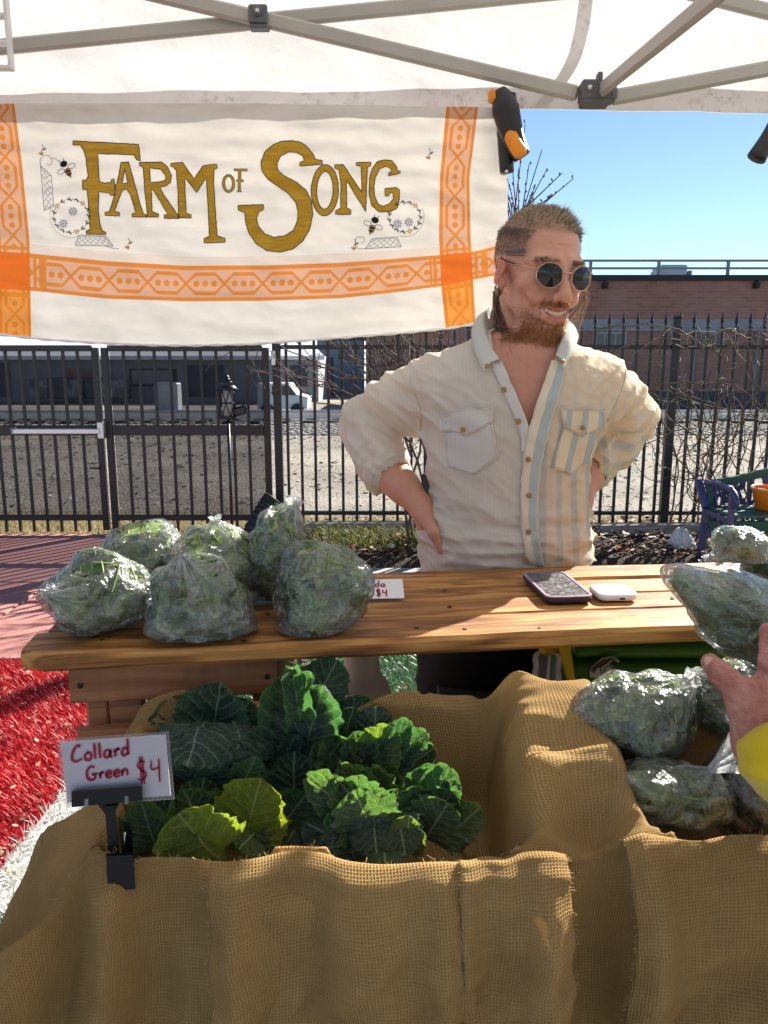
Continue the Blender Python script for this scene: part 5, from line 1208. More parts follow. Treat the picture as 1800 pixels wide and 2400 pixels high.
# folds running down the left side, wrinkles on top
sd_ = sstep(-U, .33, .42) * (1 - on)
dn = .024 * np.sin((Y - .7) * 44 + U * 12) + .012 * np.sin((Y - .7) * 90 + U * 22 + 1.3)
Z = Z + sd_ * dn + (1 - on) * (.004 * fbm(np.stack([Xp, Y, Z], -1), 9, 3, 12) + .0025 * ridge(np.stack([Xp, Y * 2.2, Z], -1), 9, 2, 14))
V = np.stack([Xp, Y, Z], -1)
for _ in range(3):      # relax the sharp transitions
    Q = V.copy(); Q[1:-1, 1:-1] = (V[1:-1, 1:-1] * 2 + V[:-2, 1:-1] * .5 + V[2:, 1:-1] * .5 + V[1:-1, :-2] * .5 + V[1:-1, 2:] * .5) / 4; V = Q
def relax(V, it=90, slack=1.03, g=.00010, seed=3):
    """let the cloth, cut a little too long, buckle and settle on its support"""
    r = np.random.RandomState(seed); P0 = V.copy(); P = V.copy(); tu = np.gradient(V, axis=0); tv = np.gradient(V, axis=1); N = np.cross(tv, tu); N /= np.linalg.norm(N, axis=2, keepdims=True) + 1e-9
    N = np.where((N[..., 2:3] * .4 - N[..., 1:2]) < 0, -N, N)
    sm = slack + .035 * pn(np.stack([V[..., 0], V[..., 1] + V[..., 2], V[..., 2]], -1), 4.5, 31)
    P = P + N * (.004 * (1 + fbm(V, 16, 2, 33)))[..., None]; vel = np.zeros_like(P); prev = P.copy()
    def con(P, du, dv, k, sl):
        A = P[max(0, -du):P.shape[0] - max(0, du), max(0, -dv):P.shape[1] - max(0, dv)]; B = P[max(0, du):P.shape[0] + min(0, du) or None, max(0, dv):P.shape[1] + min(0, dv) or None]
        return A, B
    offs = [(1, 0, .45), (0, 1, .45), (1, 1, .22), (1, -1, .22), (2, 0, .16), (0, 2, .16), (4, 0, .10), (0, 4, .10)]; rest = []
    def views(Q, du, dv):
        n0, n1 = Q.shape[:2]
        return Q[:n0 - du, max(0, -dv):n1 - max(0, dv)], Q[du:, max(0, dv):n1 + min(0, dv)]
    for du, dv, k in offs:
        a, b = views(P0, du, dv); s0, s1 = views(sm[..., None], du, dv); rest.append(np.linalg.norm(b - a, axis=2, keepdims=True) * (s0 + s1) / 2)
    for i in range(it):
        vel = (P - prev) * .80; prev = P.copy(); P = P + vel; P[..., 2] -= g
        for (du, dv, k), L in zip(offs, rest):
            a, b = views(P, du, dv); d = b - a; ln = np.linalg.norm(d, axis=2, keepdims=True) + 1e-9; c = d * (.5 * k * (ln - L) / ln)
            if du + abs(dv) > 2: c = c * (ln < L)
            a2, b2 = views(P, du, dv); a2 += c; b2 -= c
        h = ((P - P0) * N).sum(2, keepdims=True); P = P + N * np.maximum(0, -.003 - h)
        P = P - N * np.maximum(0, h - .05) * .3
        P[:, 0] = P0[:, 0]
    return P
V = relax(V)
def up2(A):   # Catmull-Rom doubling along both axes
    for ax in (0, 1):
        A = np.moveaxis(A, ax, 0); m_ = A.copy()[:-1]; m_[1:-1] = (-A[:-3] + 9 * A[1:-2] + 9 * A[2:-1] - A[3:]) / 16; m_[0] = (A[0] + A[1]) / 2; m_[-1] = (A[-1] + A[-2]) / 2
        B = np.empty((2 * len(A) - 1,) + A.shape[1:]); B[0::2] = A; B[1::2] = m_; A = np.moveaxis(B, 0, ax)
    return A
prm = up2(np.stack([U, W], -1)); V = up2(V); nu, nv = V.shape[:2]
du, dv = poisson_uv(V); uvm = np.stack([du + .01 * np.sin(dv * 7), dv + .01 * np.sin(du * 6 + .5), du * 0], -1)
VB = V; cl = part('burlap_cloth', V.reshape(-1, 3), grid(nu, nv), M_bur, attrs={'uvm': uvm.reshape(-1, 3)}, label='coarse tan burlap draped over the produce bins', cat='burlap')
cl.location = (0, 0, 0); cl.data.transform(Matrix.Translation((V[..., 0].mean(), V[..., 1].mean(), V[..., 2].min())))
# frayed fringe fibres on the front rim
mbf = MB(); rf = np.random.RandomState(4)
for k in range(520):
    i = rf.randint(60, nu - 2); j = int(b * nv) + rf.randint(-7, 5); p = V[i, j]; d = np.array([rf.randn() * .6, -.25 + rf.randn() * .4, .8]); d = d / np.linalg.norm(d); L = .003 + .006 * rf.rand()
    q = np.array([p, p + d * L * .6 + rf.randn(3) * .001, p + d * L + rf.randn(3) * .0025]); mbf.add(*tube(q, [.00035, .0003, .0002], 3, False))
fz = mbf.build('fringe_fibres', flat('burlap fibre', (.5, .36, .17), .8), cl); fz['kind'] = 'stuff'
cl_bvh = BVHTree.FromPolygons([tuple(p) for p in V.reshape(-1, 3)], [tuple(q) for q in grid(nu, nv).tolist()])
# separate burlap pieces folded over the rims
def panel(label, xa, xb, drop, off, seed, inner=.10, zadd=0.0, skew=0.0, slack=1.03, folds=(), n1=None):
    n = int((xb - xa) / .0055) + 2; m_ = 96; u = np.linspace(0, 1, n); L = inner + .03 + drop; sv_ = np.linspace(0, L, m_); Uu, Sv = np.meshgrid(u, sv_, indexing='ij'); edge = .010 * fbm(np.stack([u * 3, u * 0, u * 0], -1), 2, 2, seed)
    X = xa + (xb - xa) * Uu + skew * np.clip(Sv - inner, 0, 1) + .006 * fbm(np.stack([Uu * 0 + seed, Sv * 8, Uu * 0], -1), 1, 2, seed) * (1 - Uu)
    rim = np.interp(X[:, 0], V[:, int(b * 0 + .56 * nv), 0], 0 * V[:, 0, 0]); j0 = int(.56 * nv); top = np.interp(X[:, 0], V[:, j0, 0], V[:, j0, 2]); fy = np.interp(X[:, 0], V[:, j0, 0], V[:, j0, 1])
    prof = np.array([(.055, -.10), (.042, -.05), (.030, -.012), (.018, .008), (.002, .012), (-.014, .004), (-.024, -.02), (-.028, -.06), (-.034, -.20), (-.050, -.40), (-.065, -.62)]); pl = np.r_[0, np.cumsum(np.linalg.norm(np.diff(prof, axis=0), axis=1))]; s0 = np.interp(.012, prof[::-1, 0], pl[::-1])
    pd = s0 + (Sv - inner); Yp = fy[:, None] + np.interp(pd, pl, prof[:, 0]) - off; Zp = top[:, None] + zadd + np.interp(pd, pl, prof[:, 1]) + edge[:, None] * 0
    hang_ = sstep(Sv, inner + .01, inner + .09)
    for x0, x1, w_, amp in folds: Yp = Yp - amp * np.exp(-((X - (x0 + (x1 - x0) * np.clip((Sv - inner) / drop, 0, 1))) / w_) ** 2) * hang_
    Q = np.stack([X, Yp, Zp], -1); Q[..., 1] -= (.008 * fbm(Q * [1, 0, 1.0], 6, 2, seed) + .006 * ridge((Q @ roty(.6).T) * [1, 0, 2.5], 6, 2, seed + 2)) * hang_
    Q = relax(Q, 60, slack, .00006, seed); Q = up2(Q); pu = up2(np.stack([X, Sv], -1)); n_, m2 = Q.shape[:2]
    pa, pb2 = poisson_uv(Q); uvp = np.stack([pa + .012 * np.sin(pb2 * 9 + seed) + seed * .37, pb2 + .012 * np.sin(pa * 9 + seed), pa * 0], -1)
    o = part('burlap_sheet', Q.reshape(-1, 3), grid(n_, m2)[:, ::-1], M_bur, attrs={'uvm': uvp.reshape(-1, 3)}, label=label, cat='burlap'); o.data.transform(Matrix.Translation(o.location)); o.location = (0, 0, 0)
    md = o.modifiers.new('cloth thickness', 'SOLIDIFY'); md.thickness = .0012
    mbf = MB(); rf = np.random.RandomState(seed)
    for k in range(240):
        i = rf.choice([0, 0, n_ - 1]); j = rf.randint(10, m2 - 1); p = Q[i, j]; d = np.array([(-1 if i == 0 else 1) * .8, -.3, .2]) + rf.randn(3) * .4; d = d / np.linalg.norm(d); Lf = .002 + .004 * rf.rand(); mbf.add(*tube(np.array([p, p + d * Lf]), [.0003, .0002], 3, False))
    fz = mbf.build('fringe_fibres', M_fib, o); fz['kind'] = 'stuff'; return o
M_fib = bpy.data.materials['burlap fibre']
panel('wide burlap piece hanging over the front rim of the collard bin', -.184, .092, .52, .006, 5, .07, .006, .02, 1.035, ((-.160, -.150, .016, .018), (-.09, -.12, .03, -.010), (-.03, .0, .04, .012), (.065, .05, .018, .016)))
panel('burlap piece covering the front of the right bin', .262, .96, .55, .004, 9, .06, .006, .0, 1.035, ((.285, .29, .018, .018), (.34, .33, .025, -.012), (.45, .40, .05, .014), (.62, .66, .05, .014)))
panel('short bunched burlap fold between the two bins', .085, .192, .20, .014, 12, .08, .012, .012, 1.06, ((.17, .165, .018, .028), (.12, .12, .02, -.010)))
# unseen crates and table added inside the cloth to stop light leaking through
for lab, x0, x1, z1 in (('unseen light blocking crate added under burlap holding the collards', -.312, .178, .90), ('unseen light blocking crate added under burlap holding bagged greens', .292, .93, .915)):
    ck = thing('hidden_crate', ((x0 + x1) / 2, .88, .735), lab, 'crate')
    for nm, c, d in (('front_board', ((x0 + x1) / 2, YF + .021, (.737 + z1 - .03) / 2), (x1 - x0, .008, z1 - .03 - .737)), ('back_board', ((x0 + x1) / 2, YBK - .02, (.737 + z1) / 2), (x1 - x0, .008, z1 - .737)), ('side_board', (x0 + .004, .885, .80), (.008, .2, .14)), ('side_board', (x1 - .004, .885, .80), (.008, .2, .14)), ('base_board', ((x0 + x1) / 2, .885, .742), (x1 - x0 - .02, .2, .01))):
        v, f = box(c, d, None, .001); part(nm, v, f, M_darkwood, ck, False)
dt = thing('hidden_table', (.2, .88, 0), 'light blocking table added unseen under the burlap', 'table')
v, f = box((.25, .885, .72), (1.30, .22, .025), None, .004); part('table_top', v, f, M_darkwood, dt, False)
for x in (-.36, .86):
    for y in (.80, .97): v, f = box((x, y, .355), (.03, .03, .70), None, .003); part('leg', v, f, M_darkwood, dt, False)

# ------------------------------------------------------------------ collard greens
def m_collard():
    t = T('collard leaf'); l = t.xyz(t.av('luv')); s, tt, wd = l[0], l[1], l[2]; p = t.obj(); tint = t.af('tint')
    at = tt.abs(); mid = t.lin(at * wd, .0006, .0022, 1, 0) ; r = t.rnd()
    nn = t.noise(p, 40, 3)
    q = s * 8.0 - at * 2.3 + (nn - .5) * .55; fr = (q.fr() - .5).abs(); side = t.lin(fr, .02, .12, 1, 0) * t.lin(at, .9, .55, .35, 1.0)
    net = t.lin(t.voro(p, 95, 'DISTANCE_TO_EDGE'), .0, .055, 1, 0); net2 = t.lin(t.voro(p, 240, 'DISTANCE_TO_EDGE'), .0, .07, 1, 0)
    vein = ((mid * .9).max(side * .7).max(net * .45)).clamp()
    lo = t.noise(p, 14, 4)
    dark = t.ramp(lo, [(.3, (.014, .042, .034)), (.7, (.034, .080, .062))]); lite = t.ramp(lo, [(.3, (.13, .20, .018)), (.7, (.23, .30, .03))])
    c = t.mix(tint, dark, lite); wax = t.mix(.45, c, (.22, .30, .28)); c = t.mix(t.lin(lo, .35, .7, .1, .6) * (1 - tint), c, wax)
    vc = t.mix(tint, (.32, .40, .28), (.46, .52, .17)); c2 = t.mix(vein * 1.0, c, vc)
    nm = t.bump(vein * -.7 + lo * .5 + net2 * -.2, 1.0, .004); back = t.back()
    tr = t.mix(vein * .5, t.mix(tint, (.085, .25, .05), (.42, .52, .015)), t.mix(tint, (.28, .44, .06), (.5, .55, .05)))
    return t.done(t.ms(.44, t.pr(c2, t.lin(lo, .2, .8, .38, .55), .42, nm), t.trl(tr, nm)))
M_col = m_collard(); M_petiole = flat('pale leaf stalk', (.24, .32, .12), .5, .4)
NS, NT = 44, 31
def leaf_mesh(base, tip, nrm, width, bulge=.2, cup=.25, ruf=.03, tint=0.0, seed=0, fold=0.0, stalk=.16, shape=.58, curl=0.0):
    """leaf from base to tip; nrm = facing; bulge bows it along nrm; cup lifts the margins"""
    r = np.random.RandomState(seed); base = np.asarray(base, float); tip = np.asarray(tip, float); L = np.linalg.norm(tip - base); ax = (tip - base) / L
    n = np.asarray(nrm, float); n = n - ax * (n @ ax); n /= np.linalg.norm(n)
    s = np.linspace(0, 1, NS); s = 1 - (1 - s) ** 1.45; mid = base + (tip - base) * s[:, None] + n * (bulge * L * 4 * (s * (1 - s)) * 1.0)[:, None] - n * (curl * L * sstep(s, .6, 1.0) ** 2)[:, None]
    Tn = np.gradient(mid, axis=0); Tn /= np.linalg.norm(Tn, axis=1, keepdims=True); S = np.cross(Tn, n); S /= np.linalg.norm(S, axis=1, keepdims=True); N = np.cross(S, Tn)
    b = np.clip((s - stalk) / (1 - stalk), 0, 1); bb_ = b ** (shape + .22); wv = np.where(s < stalk, .035, .035 + np.clip(4 * bb_ * (1 - bb_), 0, 1) ** .46); wv[-1] = .10
    wv = wv * width / 2 * (1 + .05 * np.sin(b * 23 + seed) * (b > 0)); t = np.linspace(-1, 1, NT)
    ph = r.rand(4) * 6.28; A, B = np.meshgrid(b, t, indexing='ij')
    rf_ = ruf * L * (np.sin(A * 17 + ph[0] + 1.2 * np.sign(B)) + .7 * np.sin(A * 33 + ph[1]) + .6 * np.sin(A * 61 + ph[2] * np.sign(B))) * np.abs(B) ** 3 * sstep(A, .05, .3)
    lf = cup * width * (np.abs(B) ** 2) * .5 * sstep(A, 0, .3) + fold * width * B * .3
    # pinched along the side veins
    qv = (s[:, None] * 8.0 - np.abs(B) * 2.3); lf = lf - .026 * width * np.cos(2 * math.pi * qv) * np.abs(B) ** .7 * (1 - .4 * np.abs(B)) * sstep(A, .02, .2); pq = np.stack([A * 3.2 * L / .12, B * 1.6 * width / .10, A * 0 + seed * .7], -1); lf = lf + width * sstep(A, .02, .2) * (.045 * fbm(pq, 1.0, 3, seed) + .016 * ridge(pq, 2.6, 2, seed + 3))
    wob = 1 + (.05 * np.sin(A * 37 + ph[3]) + .035 * np.sin(A * 71 + ph[2]) + .05 * np.sin(A * 11 + ph[1] * np.sign(B))) * sstep(np.abs(B), .6, 1.0)
    shrink = 1 / np.sqrt(1 + (1.2 * cup * np.abs(B)) ** 2)
    V = mid[:, None] + S[:, None] * (B * wv[:, None] * wob * shrink)[..., None] + N[:, None] * (rf_ + lf)[..., None]
    at = np.stack([np.broadcast_to(s[:, None], B.shape), B, np.broadcast_to(wv[:, None], B.shape)], -1)
    return V.reshape(-1, 3), at.reshape(-1, 3)
LG = grid(NS, NT); lseed = [0]
def leaf(bunch, bpx, tpx, yb, yt, wpx, face=(0, -1, .3), bulge=.12, cup=.25, ruf=.022, tint=0.0, **kw):
    lseed[0] += 1; base = ony(bpx[0], bpx[1], yb); tip = ony(tpx[0], tpx[1], yt); w_ = wpx / FPX * ((yb + yt) / 2 * 1.06) * 1.10
    V, at = leaf_mesh(base, tip, face, w_, bulge, cup, ruf, tint, lseed[0], **kw)
    me_t = np.full(len(V), tint); o = part('leaf', V, LG, M_col, bunch, attrs={'luv': at, 'tint': me_t}); return o
def stalks(bunch, px, py, y, n=5):
    mb = MB(); b = ony(px, py, y); r = np.random.RandomState(int(px))
    for k in range(n): d = np.array([r.randn() * .02, r.randn() * .015, .06]); mb.add(*tube([b + [r.randn() * .008, r.randn() * .006, -.05], b + d * .4, b + d], [.006, .005, .003], 6))
    mb.build('stalks', M_petiole, bunch)
def bunch(px, py, y, label): 
    b = ony(px, py, y); return thing('collard_bunch', (b[0], b[1], b[2]), label, 'collard greens')
# back left: domed leaves seen from above
B1 = bunch(480, 1900, .93, 'dark collard bunch with domed ribbed leaves behind the price sign')
leaf(B1, (470, 1800), (405, 1640), .97, 1.0, 150, (.1, -1, .2), .05, .35); leaf(B1, (490, 1800), (520, 1600), .98, .99, 175, (-.1, -1, .25), .04, .3); leaf(B1, (440, 1790), (385, 1700), .96, .95, 120, (0, -1, .6), .1, .2)
leaf(B1, (540, 1790), (585, 1640), .985, .99, 150, (-.3, -1, .2), .08, .3)
leaf(B1, (490, 1690), (440, 1800), .965, .86, 250, (.0, -.55, 1), .16, -.35, .012); leaf(B1, (545, 1690), (570, 1790), .965, .89, 180, (.3, -.5, 1), .16, -.3, .012)
leaf(B1, (455, 1860), (480, 1722), .90, .90, 235, (.0, -1, .45), .10, -.28, .014); leaf(B1, (520, 1850), (560, 1745), .90, .90, 150, (.35, -1, .3), .08, -.2); leaf(B1, (410, 1850), (380, 1740), .90, .92, 130, (-.3, -1, .3), .08, -.2)
leaf(B1, (560, 1850), (600, 1770), .90, .88, 90, (.2, -1, .1), .05, .3); leaf(B1, (530, 1880), (620, 1800), .89, .93, 120, (.2, -1, .5), .05, .1)
# centre: tall upright leaves with a curled head
B2 = bunch(700, 1900, .95, 'tall dark collard bunch with a curled leaf rising at the centre')
leaf(B2, (715, 1700), (790, 1545), 1.0, 1.02, 120, (-.2, -1, .15), .02, .25, .012); leaf(B2, (690, 1830), (660, 1580), .97, .97, 170, (.25, -1, .1), .06, .55, .012); leaf(B2, (700, 1830), (760, 1605), .955, .955, 165, (-.25, -1, .15), .05, .35, .012)
leaf(B2, (705, 1690), (690, 1600), .95, .93, 85, (.1, -1, .5), .28, .8, .02, curl=.4); leaf(B2, (700, 1640), (735, 1590), .945, .935, 70, (-.4, -1, .5), .3, .8, .02)
leaf(B2, (690, 1880), (580, 1700), .95, .96, 190, (.2, -1, .3), .05, .15, .012); leaf(B2, (690, 1900), (590, 1790), .94, .93, 170, (.1, -1, .6), .06, .1); leaf(B2, (700, 1900), (640, 1720), .945, .95, 160, (.1, -1, .2), .06, .2)
leaf(B2, (740, 1800), (870, 1640), .98, 1.0, 110, (-.1, -1, .5), .05, .2); leaf(B2, (800, 1740), (830, 1655), .97, .97, 95, (.1, -1, .2), .05, .4, .012); leaf(B2, (870, 1760), (880, 1655), .965, .965, 95, (.2, -1, .3), .1, -.2, .01)
leaf(B2, (760, 1780), (790, 1690), .97, .96, 100, (0, -1, .3), .06, .3); leaf(B2, (690, 1900), (690, 1760), .92, .92, 120, (0, -1, .2), .06, .25)
# middle right: rosette
B3 = bunch(850, 1860, .93, 'mid green collard rosette between the tall bunch and the burlap ridge')
for (bx0, by0), (tx0, ty0), w0, tn in (((800, 1850), (745, 1740), 90, .15), ((800, 1850), (780, 1725), 100, .25), ((820, 1850), (815, 1730), 95, .2), ((840, 1840), (850, 1715), 105, .1), ((850, 1830), (925, 1715), 120, .45), ((860, 1840), (900, 1760), 110, .2), ((800, 1830), (880, 1800), 80, .5), ((870, 1850), (960, 1790), 90, .3), ((870, 1840), (1000, 1720), 85, .05), ((900, 1840), (1015, 1755), 80, .05), ((880, 1830), (960, 1690), 80, 0), ((790, 1860), (760, 1790), 80, .3), ((820, 1860), (850, 1790), 85, .3), ((900, 1860), (950, 1830), 80, .35)):
    leaf(B3, (bx0, by0), (tx0, ty0), .93, .935, w0 * 1.05, ((tx0 - bx0) / -250, -1, .35), .12, .5, .03, tn)
# right front: sunlit ruffled bunch
B4 = bunch(900, 2040, .83, 'sunlit collard bunch with bright ruffled edges at the bin front')
for (bx0, by0), (tx0, ty0), yb_, yt_, w0, cp, fc, tn in (
    ((900, 1960), (720, 1825), .86, .87, 110, .5, (.5, -1, .3), .15), ((880, 1930), (800, 1805), .88, .90, 120, .6, (.2, -1, .4), .2), ((900, 1930), (870, 1800), .88, .90, 110, .5, (.0, -1, .4), .2), ((930, 1920), (915, 1800), .89, .91, 80, .6, (-.2, -1, .4), .2),
    ((890, 1960), (800, 1835), .85, .86, 150, .4, (.1, -1, .4), .1), ((890, 1975), (830, 1850), .83, .83, 150, .25, (.05, -1, .3), .15), ((930, 1960), (940, 1850), .86, .87, 130, .4, (-.1, -1, .4), .12), ((950, 1960), (990, 1845), .85, .86, 130, .35, (.1, -1, .35), .08),
    ((960, 1930), (1010, 1790), .88, .89, 125, .45, (.2, -1, .5), .05), ((970, 1950), (1055, 1800), .87, .88, 130, .4, (-.2, -1, .5), .05), ((980, 1960), (1060, 1860), .86, .86, 130, .35, (-.1, -1, .5), .1), ((990, 1975), (1050, 1880), .845, .845, 150, .3, (-.15, -1, .3), .2), ((1020, 1980), (1125, 1895), .845, .85, 95, .4, (-.5, -1, .3), .4),
    ((880, 2020), (775, 1905), .82, .83, 120, .3, (.3, -1, .3), .0), ((870, 2010), (720, 1930), .82, .84, 110, .3, (.4, -1, .4), .0), ((870, 1880), (885, 2025), .84, .795, 105, -.15, (.1, -1, .3), .0), ((930, 1890), (950, 2005), .84, .80, 100, .2, (.0, -1, .3), .05), ((960, 1990), (960, 1910), .82, .82, 90, .4, (-.3, -1, .3), .45), ((900, 1985), (905, 2045), .81, .775, 95, -.2, (.0, -1, .4), .15), ((830, 2000), (760, 1990), .82, .82, 100, .2, (.2, -1, .7), .0), ((890, 2030), (700, 1990), .81, .83, 80, .3, (.2, -1, .7), .02),
    ((940, 1995), (985, 1940), .825, .825, 80, .5, (-.3, -1, .2), .5), ((850, 1940), (760, 1860), .87, .88, 100, .5, (.3, -1, .3), .2), ((880, 1990), (840, 1940), .82, .815, 90, .3, (.2, -1, .2), .0)):
    leaf(B4, (bx0, by0), (tx0, ty0), yb_, yt_, w0 * 1.02, fc, .10, cp, .038, tn)
# front left: pale yellow-green leaves
B5 = bunch(500, 2040, .82, 'yellow green collard leaves leaning on the front burlap rim')
leaf(B5, (560, 2020), (612, 1822), .84, .855, 170, (-.05, -1, .3), .02, .22, .014, .92, shape=.8, stalk=.12); leaf(B5, (520, 2020), (420, 1905), .815, .81, 215, (.0, -1, .45), .10, .45, .016, .72); leaf(B5, (470, 2030), (390, 2010), .80, .785, 130, (.1, -1, .9), .05, .2, .02, .6)
leaf(B5, (500, 1990), (430, 1850), .86, .86, 150, (.2, -1, .3), .05, .35, .012, .32); leaf(B5, (520, 1970), (555, 1850), .87, .87, 130, (-.2, -1, .2), .05, .45, .012, .2); leaf(B5, (450, 1990), (480, 1820), .87, .88, 130, (.1, -1, .3), .05, .3, .012, .22)
leaf(B5, (380, 2010), (330, 1880), .83, .84, 110, (.1, -1, .2), .08, .35, .01, .1); leaf(B5, (400, 2000), (385, 1860), .85, .86, 110, (-.1, -1, .2), .06, .3, .01, .12); leaf(B5, (330, 1990), (240, 1880), .84, .86, 90, (.2, -1, .3), .08, .3, .01, .25); leaf(B5, (350, 1960), (400, 1830), .88, .89, 130, (0, -1, .3), .06, .3, .01, .05)
leaf(B5, (620, 2010), (660, 1950), .83, .84, 90, (-.2, -1, .4), .06, .3, .01, .18); leaf(B5, (650, 2020), (690, 1945), .83, .84, 80, (-.2, -1, .5), .06, .3, .01, .12); leaf(B5, (290, 2000), (255, 1920), .82, .83, 80, (.2, -1, .5), .06, .3, .01, .3)
leaf(B5, (640, 1960), (720, 1860), .87, .88, 120, (.0, -1, .5), .06, .3, .02, .02); leaf(B5, (600, 1950), (560, 1990), .84, .82, 100, (.0, -1, .6), .1, .3, .02, .5)
for bb, (px, py, y) in ((B1, (480, 1880, .94)), (B2, (700, 1890, .95)), (B3, (840, 1870, .93)), (B4, (900, 2010, .845)), (B5, (520, 2030, .835))): stalks(bb, px, py, y)

# ------------------------------------------------------------------ price sign in its clip
sgY = .775; sc0 = ony(142, 1740, sgY); sc1 = ony(388, 1722, sgY); su = sc1 - sc0; sw = np.linalg.norm(su); su /= sw; sup = ony(158, 1880, sgY) - sc0; sh_ = np.linalg.norm(sup); sup /= sh_
sg = thing('price_sign', ony(280, 2080, sgY - .01), 'laminated white Collard Green sign held in a black clip', 'sign'); so_ = ony(158, 1880, sgY); suv = -sup
v, f = prism([(0, 0), (sw, -.001), (sw, sh_), (0, sh_)], so_, su, suv, .0008); part('card', v, f, M_card, sg, False)
def m_lam(): t = T('clear laminate'); return t.done(t.ms((t.fres(1.45) * .8 + .08).clamp(), t.trp((.96, .95, .96)), t.pr((.8, .76, .78), .15, .6)))
v, f = prism([(-.004, -.004), (sw + .004, -.005), (sw + .004, sh_ + .004), (-.004, sh_ + .004)], so_ - np.array([0, .0008, 0]), su, suv, .0004); part('laminate', v, f, m_lam(), sg, False)
o1 = ony(170, 1785, sgY) ; u1 = ony(312, 1768, sgY) - o1; L1 = np.linalg.norm(u1); u1 /= L1
handwrite('Collard', o1, u1, suv, .0192, .0026, M_inkr, 'lettering', sg, .0022); o2 = ony(205, 1828, sgY); handwrite('Green', o2, u1, suv, .0163, .0026, M_inkr, 'lettering', sg, .0022); o3 = ony(322, 1830, sgY); handwrite('$4', o3, u1 * 1.32, suv * 1.45, .0165, .0014, M_inkr, 'lettering', sg, .0022)
M_clipk = flat('black clip plastic', (.010, .010, .011), .35, .5); M_chrome = flat('bright clip steel', (.6, .6, .62), .2, .5, 1.0)
def qd(p, y): return [ony(x, yy, y) for x, yy in p]
def plate(nm, pts, y0, y1, m, par, bev=0):
    A = qd(pts, y0); B_ = qd(pts, y1); k = len(pts); V = A + B_; F = [tuple(range(k)), tuple(range(2 * k - 1, k - 1, -1))] + [(i, k + i, k + (i + 1) % k, (i + 1) % k) for i in range(k)]; return part(nm, V, F, m, par, False)
plate('clip_jaw', [(167, 1855), (333, 1842), (334, 1876), (168, 1892)], sgY - .012, sgY + .008, M_clipk, sg)
for x in (203, 297): plate('clip_spring', [(x - 5, 1873 - (x - 203) * .07), (x + 4, 1872 - (x - 203) * .07), (x + 4, 1890 - (x - 203) * .07), (x - 5, 1891 - (x - 203) * .07)], sgY - .014, sgY - .012, M_chrome, sg)
plate('stem', [(228, 1885), (282, 1880), (268, 1905), (268, 1990), (262, 2012), (284, 2020), (280, 2012), (262, 2010), (255, 1990), (248, 1910)], sgY - .006, sgY + .008, M_clipk, sg)
plate('stem', [(246, 1890), (270, 1888), (282, 2010), (254, 2012)], sgY - .010, sgY + .004, M_clipk, sg); plate('lever', [(290, 1925), (308, 1930), (312, 2005), (288, 2010)], sgY + .006, sgY + .016, M_clipk, sg)
v, f = tube([ony(293, 1950, sgY), ony(288, 1998, sgY - .003)], .0012, 6); part('wire', v, f, M_chrome, sg)
plate('base_clamp', [(250, 2006), (312, 2004), (314, 2030), (318, 2084), (255, 2086), (250, 2050)], sgY - .035, sgY - .012, M_clipk, sg); plate('base_clamp_top', [(248, 2000), (314, 1998), (314, 2024), (250, 2026)], sgY - .030, sgY + .020, M_clipk, sg)

# ------------------------------------------------------------------ bags of greens
def m_film():
    t = T('clear produce bag film'); p = t.obj(); wk = t.af('wrk'); n1 = t.noise(p, 34, 3, .55, 1.4); n2 = t.noise(p, 110, 3, .6, 1.0)
    rd = t.math('SUBTRACT', 1.0, ((n1 - .5).abs() * 16).clamp()); rd2 = t.math('SUBTRACT', 1.0, ((n2 - .5).abs() * 8).clamp())
    nm = t.bump(n1 * 1.0 + rd * .16, .75, .010); fr = t.fres(1.5, nm)
    haze = (rd * .24 + wk * .62 + t.lin(t.noise(p, 11, 2), .48, .75) * .22 + .05).clamp()
    milk = t.ms(.55, t.pr((.84, .86, .85), .35, .4, nm), t.trl((.88, .90, .89), nm))
    body = t.ms(haze, t.trp((.975, .985, .98)), milk)
    return t.done(t.ms((fr * .85 + .03).clamp(), body, t.glo((.95, .97, 1.0), .21, nm)))
M_film = m_film()
def m_greens():
    t = T('salad leaf'); a = t.af('var'); p = t.obj(); l = t.xyz(t.av('luv'))
    c = t.ramp(a, [(0, (.07, .14, .05)), (.25, (.15, .25, .08)), (.5, (.26, .37, .13)), (.75, (.38, .49, .19)), (.92, (.48, .56, .24)), (1, (.58, .62, .40))])
    v = t.lin(l[1].abs(), 0, .12, 1, 0); sv2 = t.lin((((l[0] * 6 - l[1].abs() * 1.6).fr() - .5).abs()), 0, .10, 1, 0); c = t.mix((v + sv2 * .5).clamp() * .6, c, (.36, .46, .22)); n = t.noise(p, 30, 2)
    return t.done(t.ms(.42, t.pr(c, .5, .4, t.bump(n, .4, .002)), t.trl(t.mix(.4, c, (.28, .46, .05)))))
M_greens = m_greens()
def m_chard():
    t = T('red chard leaf'); a = t.af('var'); p = t.obj(); l = t.xyz(t.av('luv')); c = t.ramp(a, [(0, (.05, .012, .018)), (.4, (.12, .02, .03)), (.55, (.03, .05, .025)), (.8, (.05, .09, .03)), (1, (.32, .03, .06))])
    v = t.lin(l[1].abs(), 0, .14, 1, 0); c = t.mix(v * .7, c, (.42, .03, .07)); return t.done(t.ms(.3, t.pr(c, .5, .4), t.trl(c)))
M_chard = m_chard()
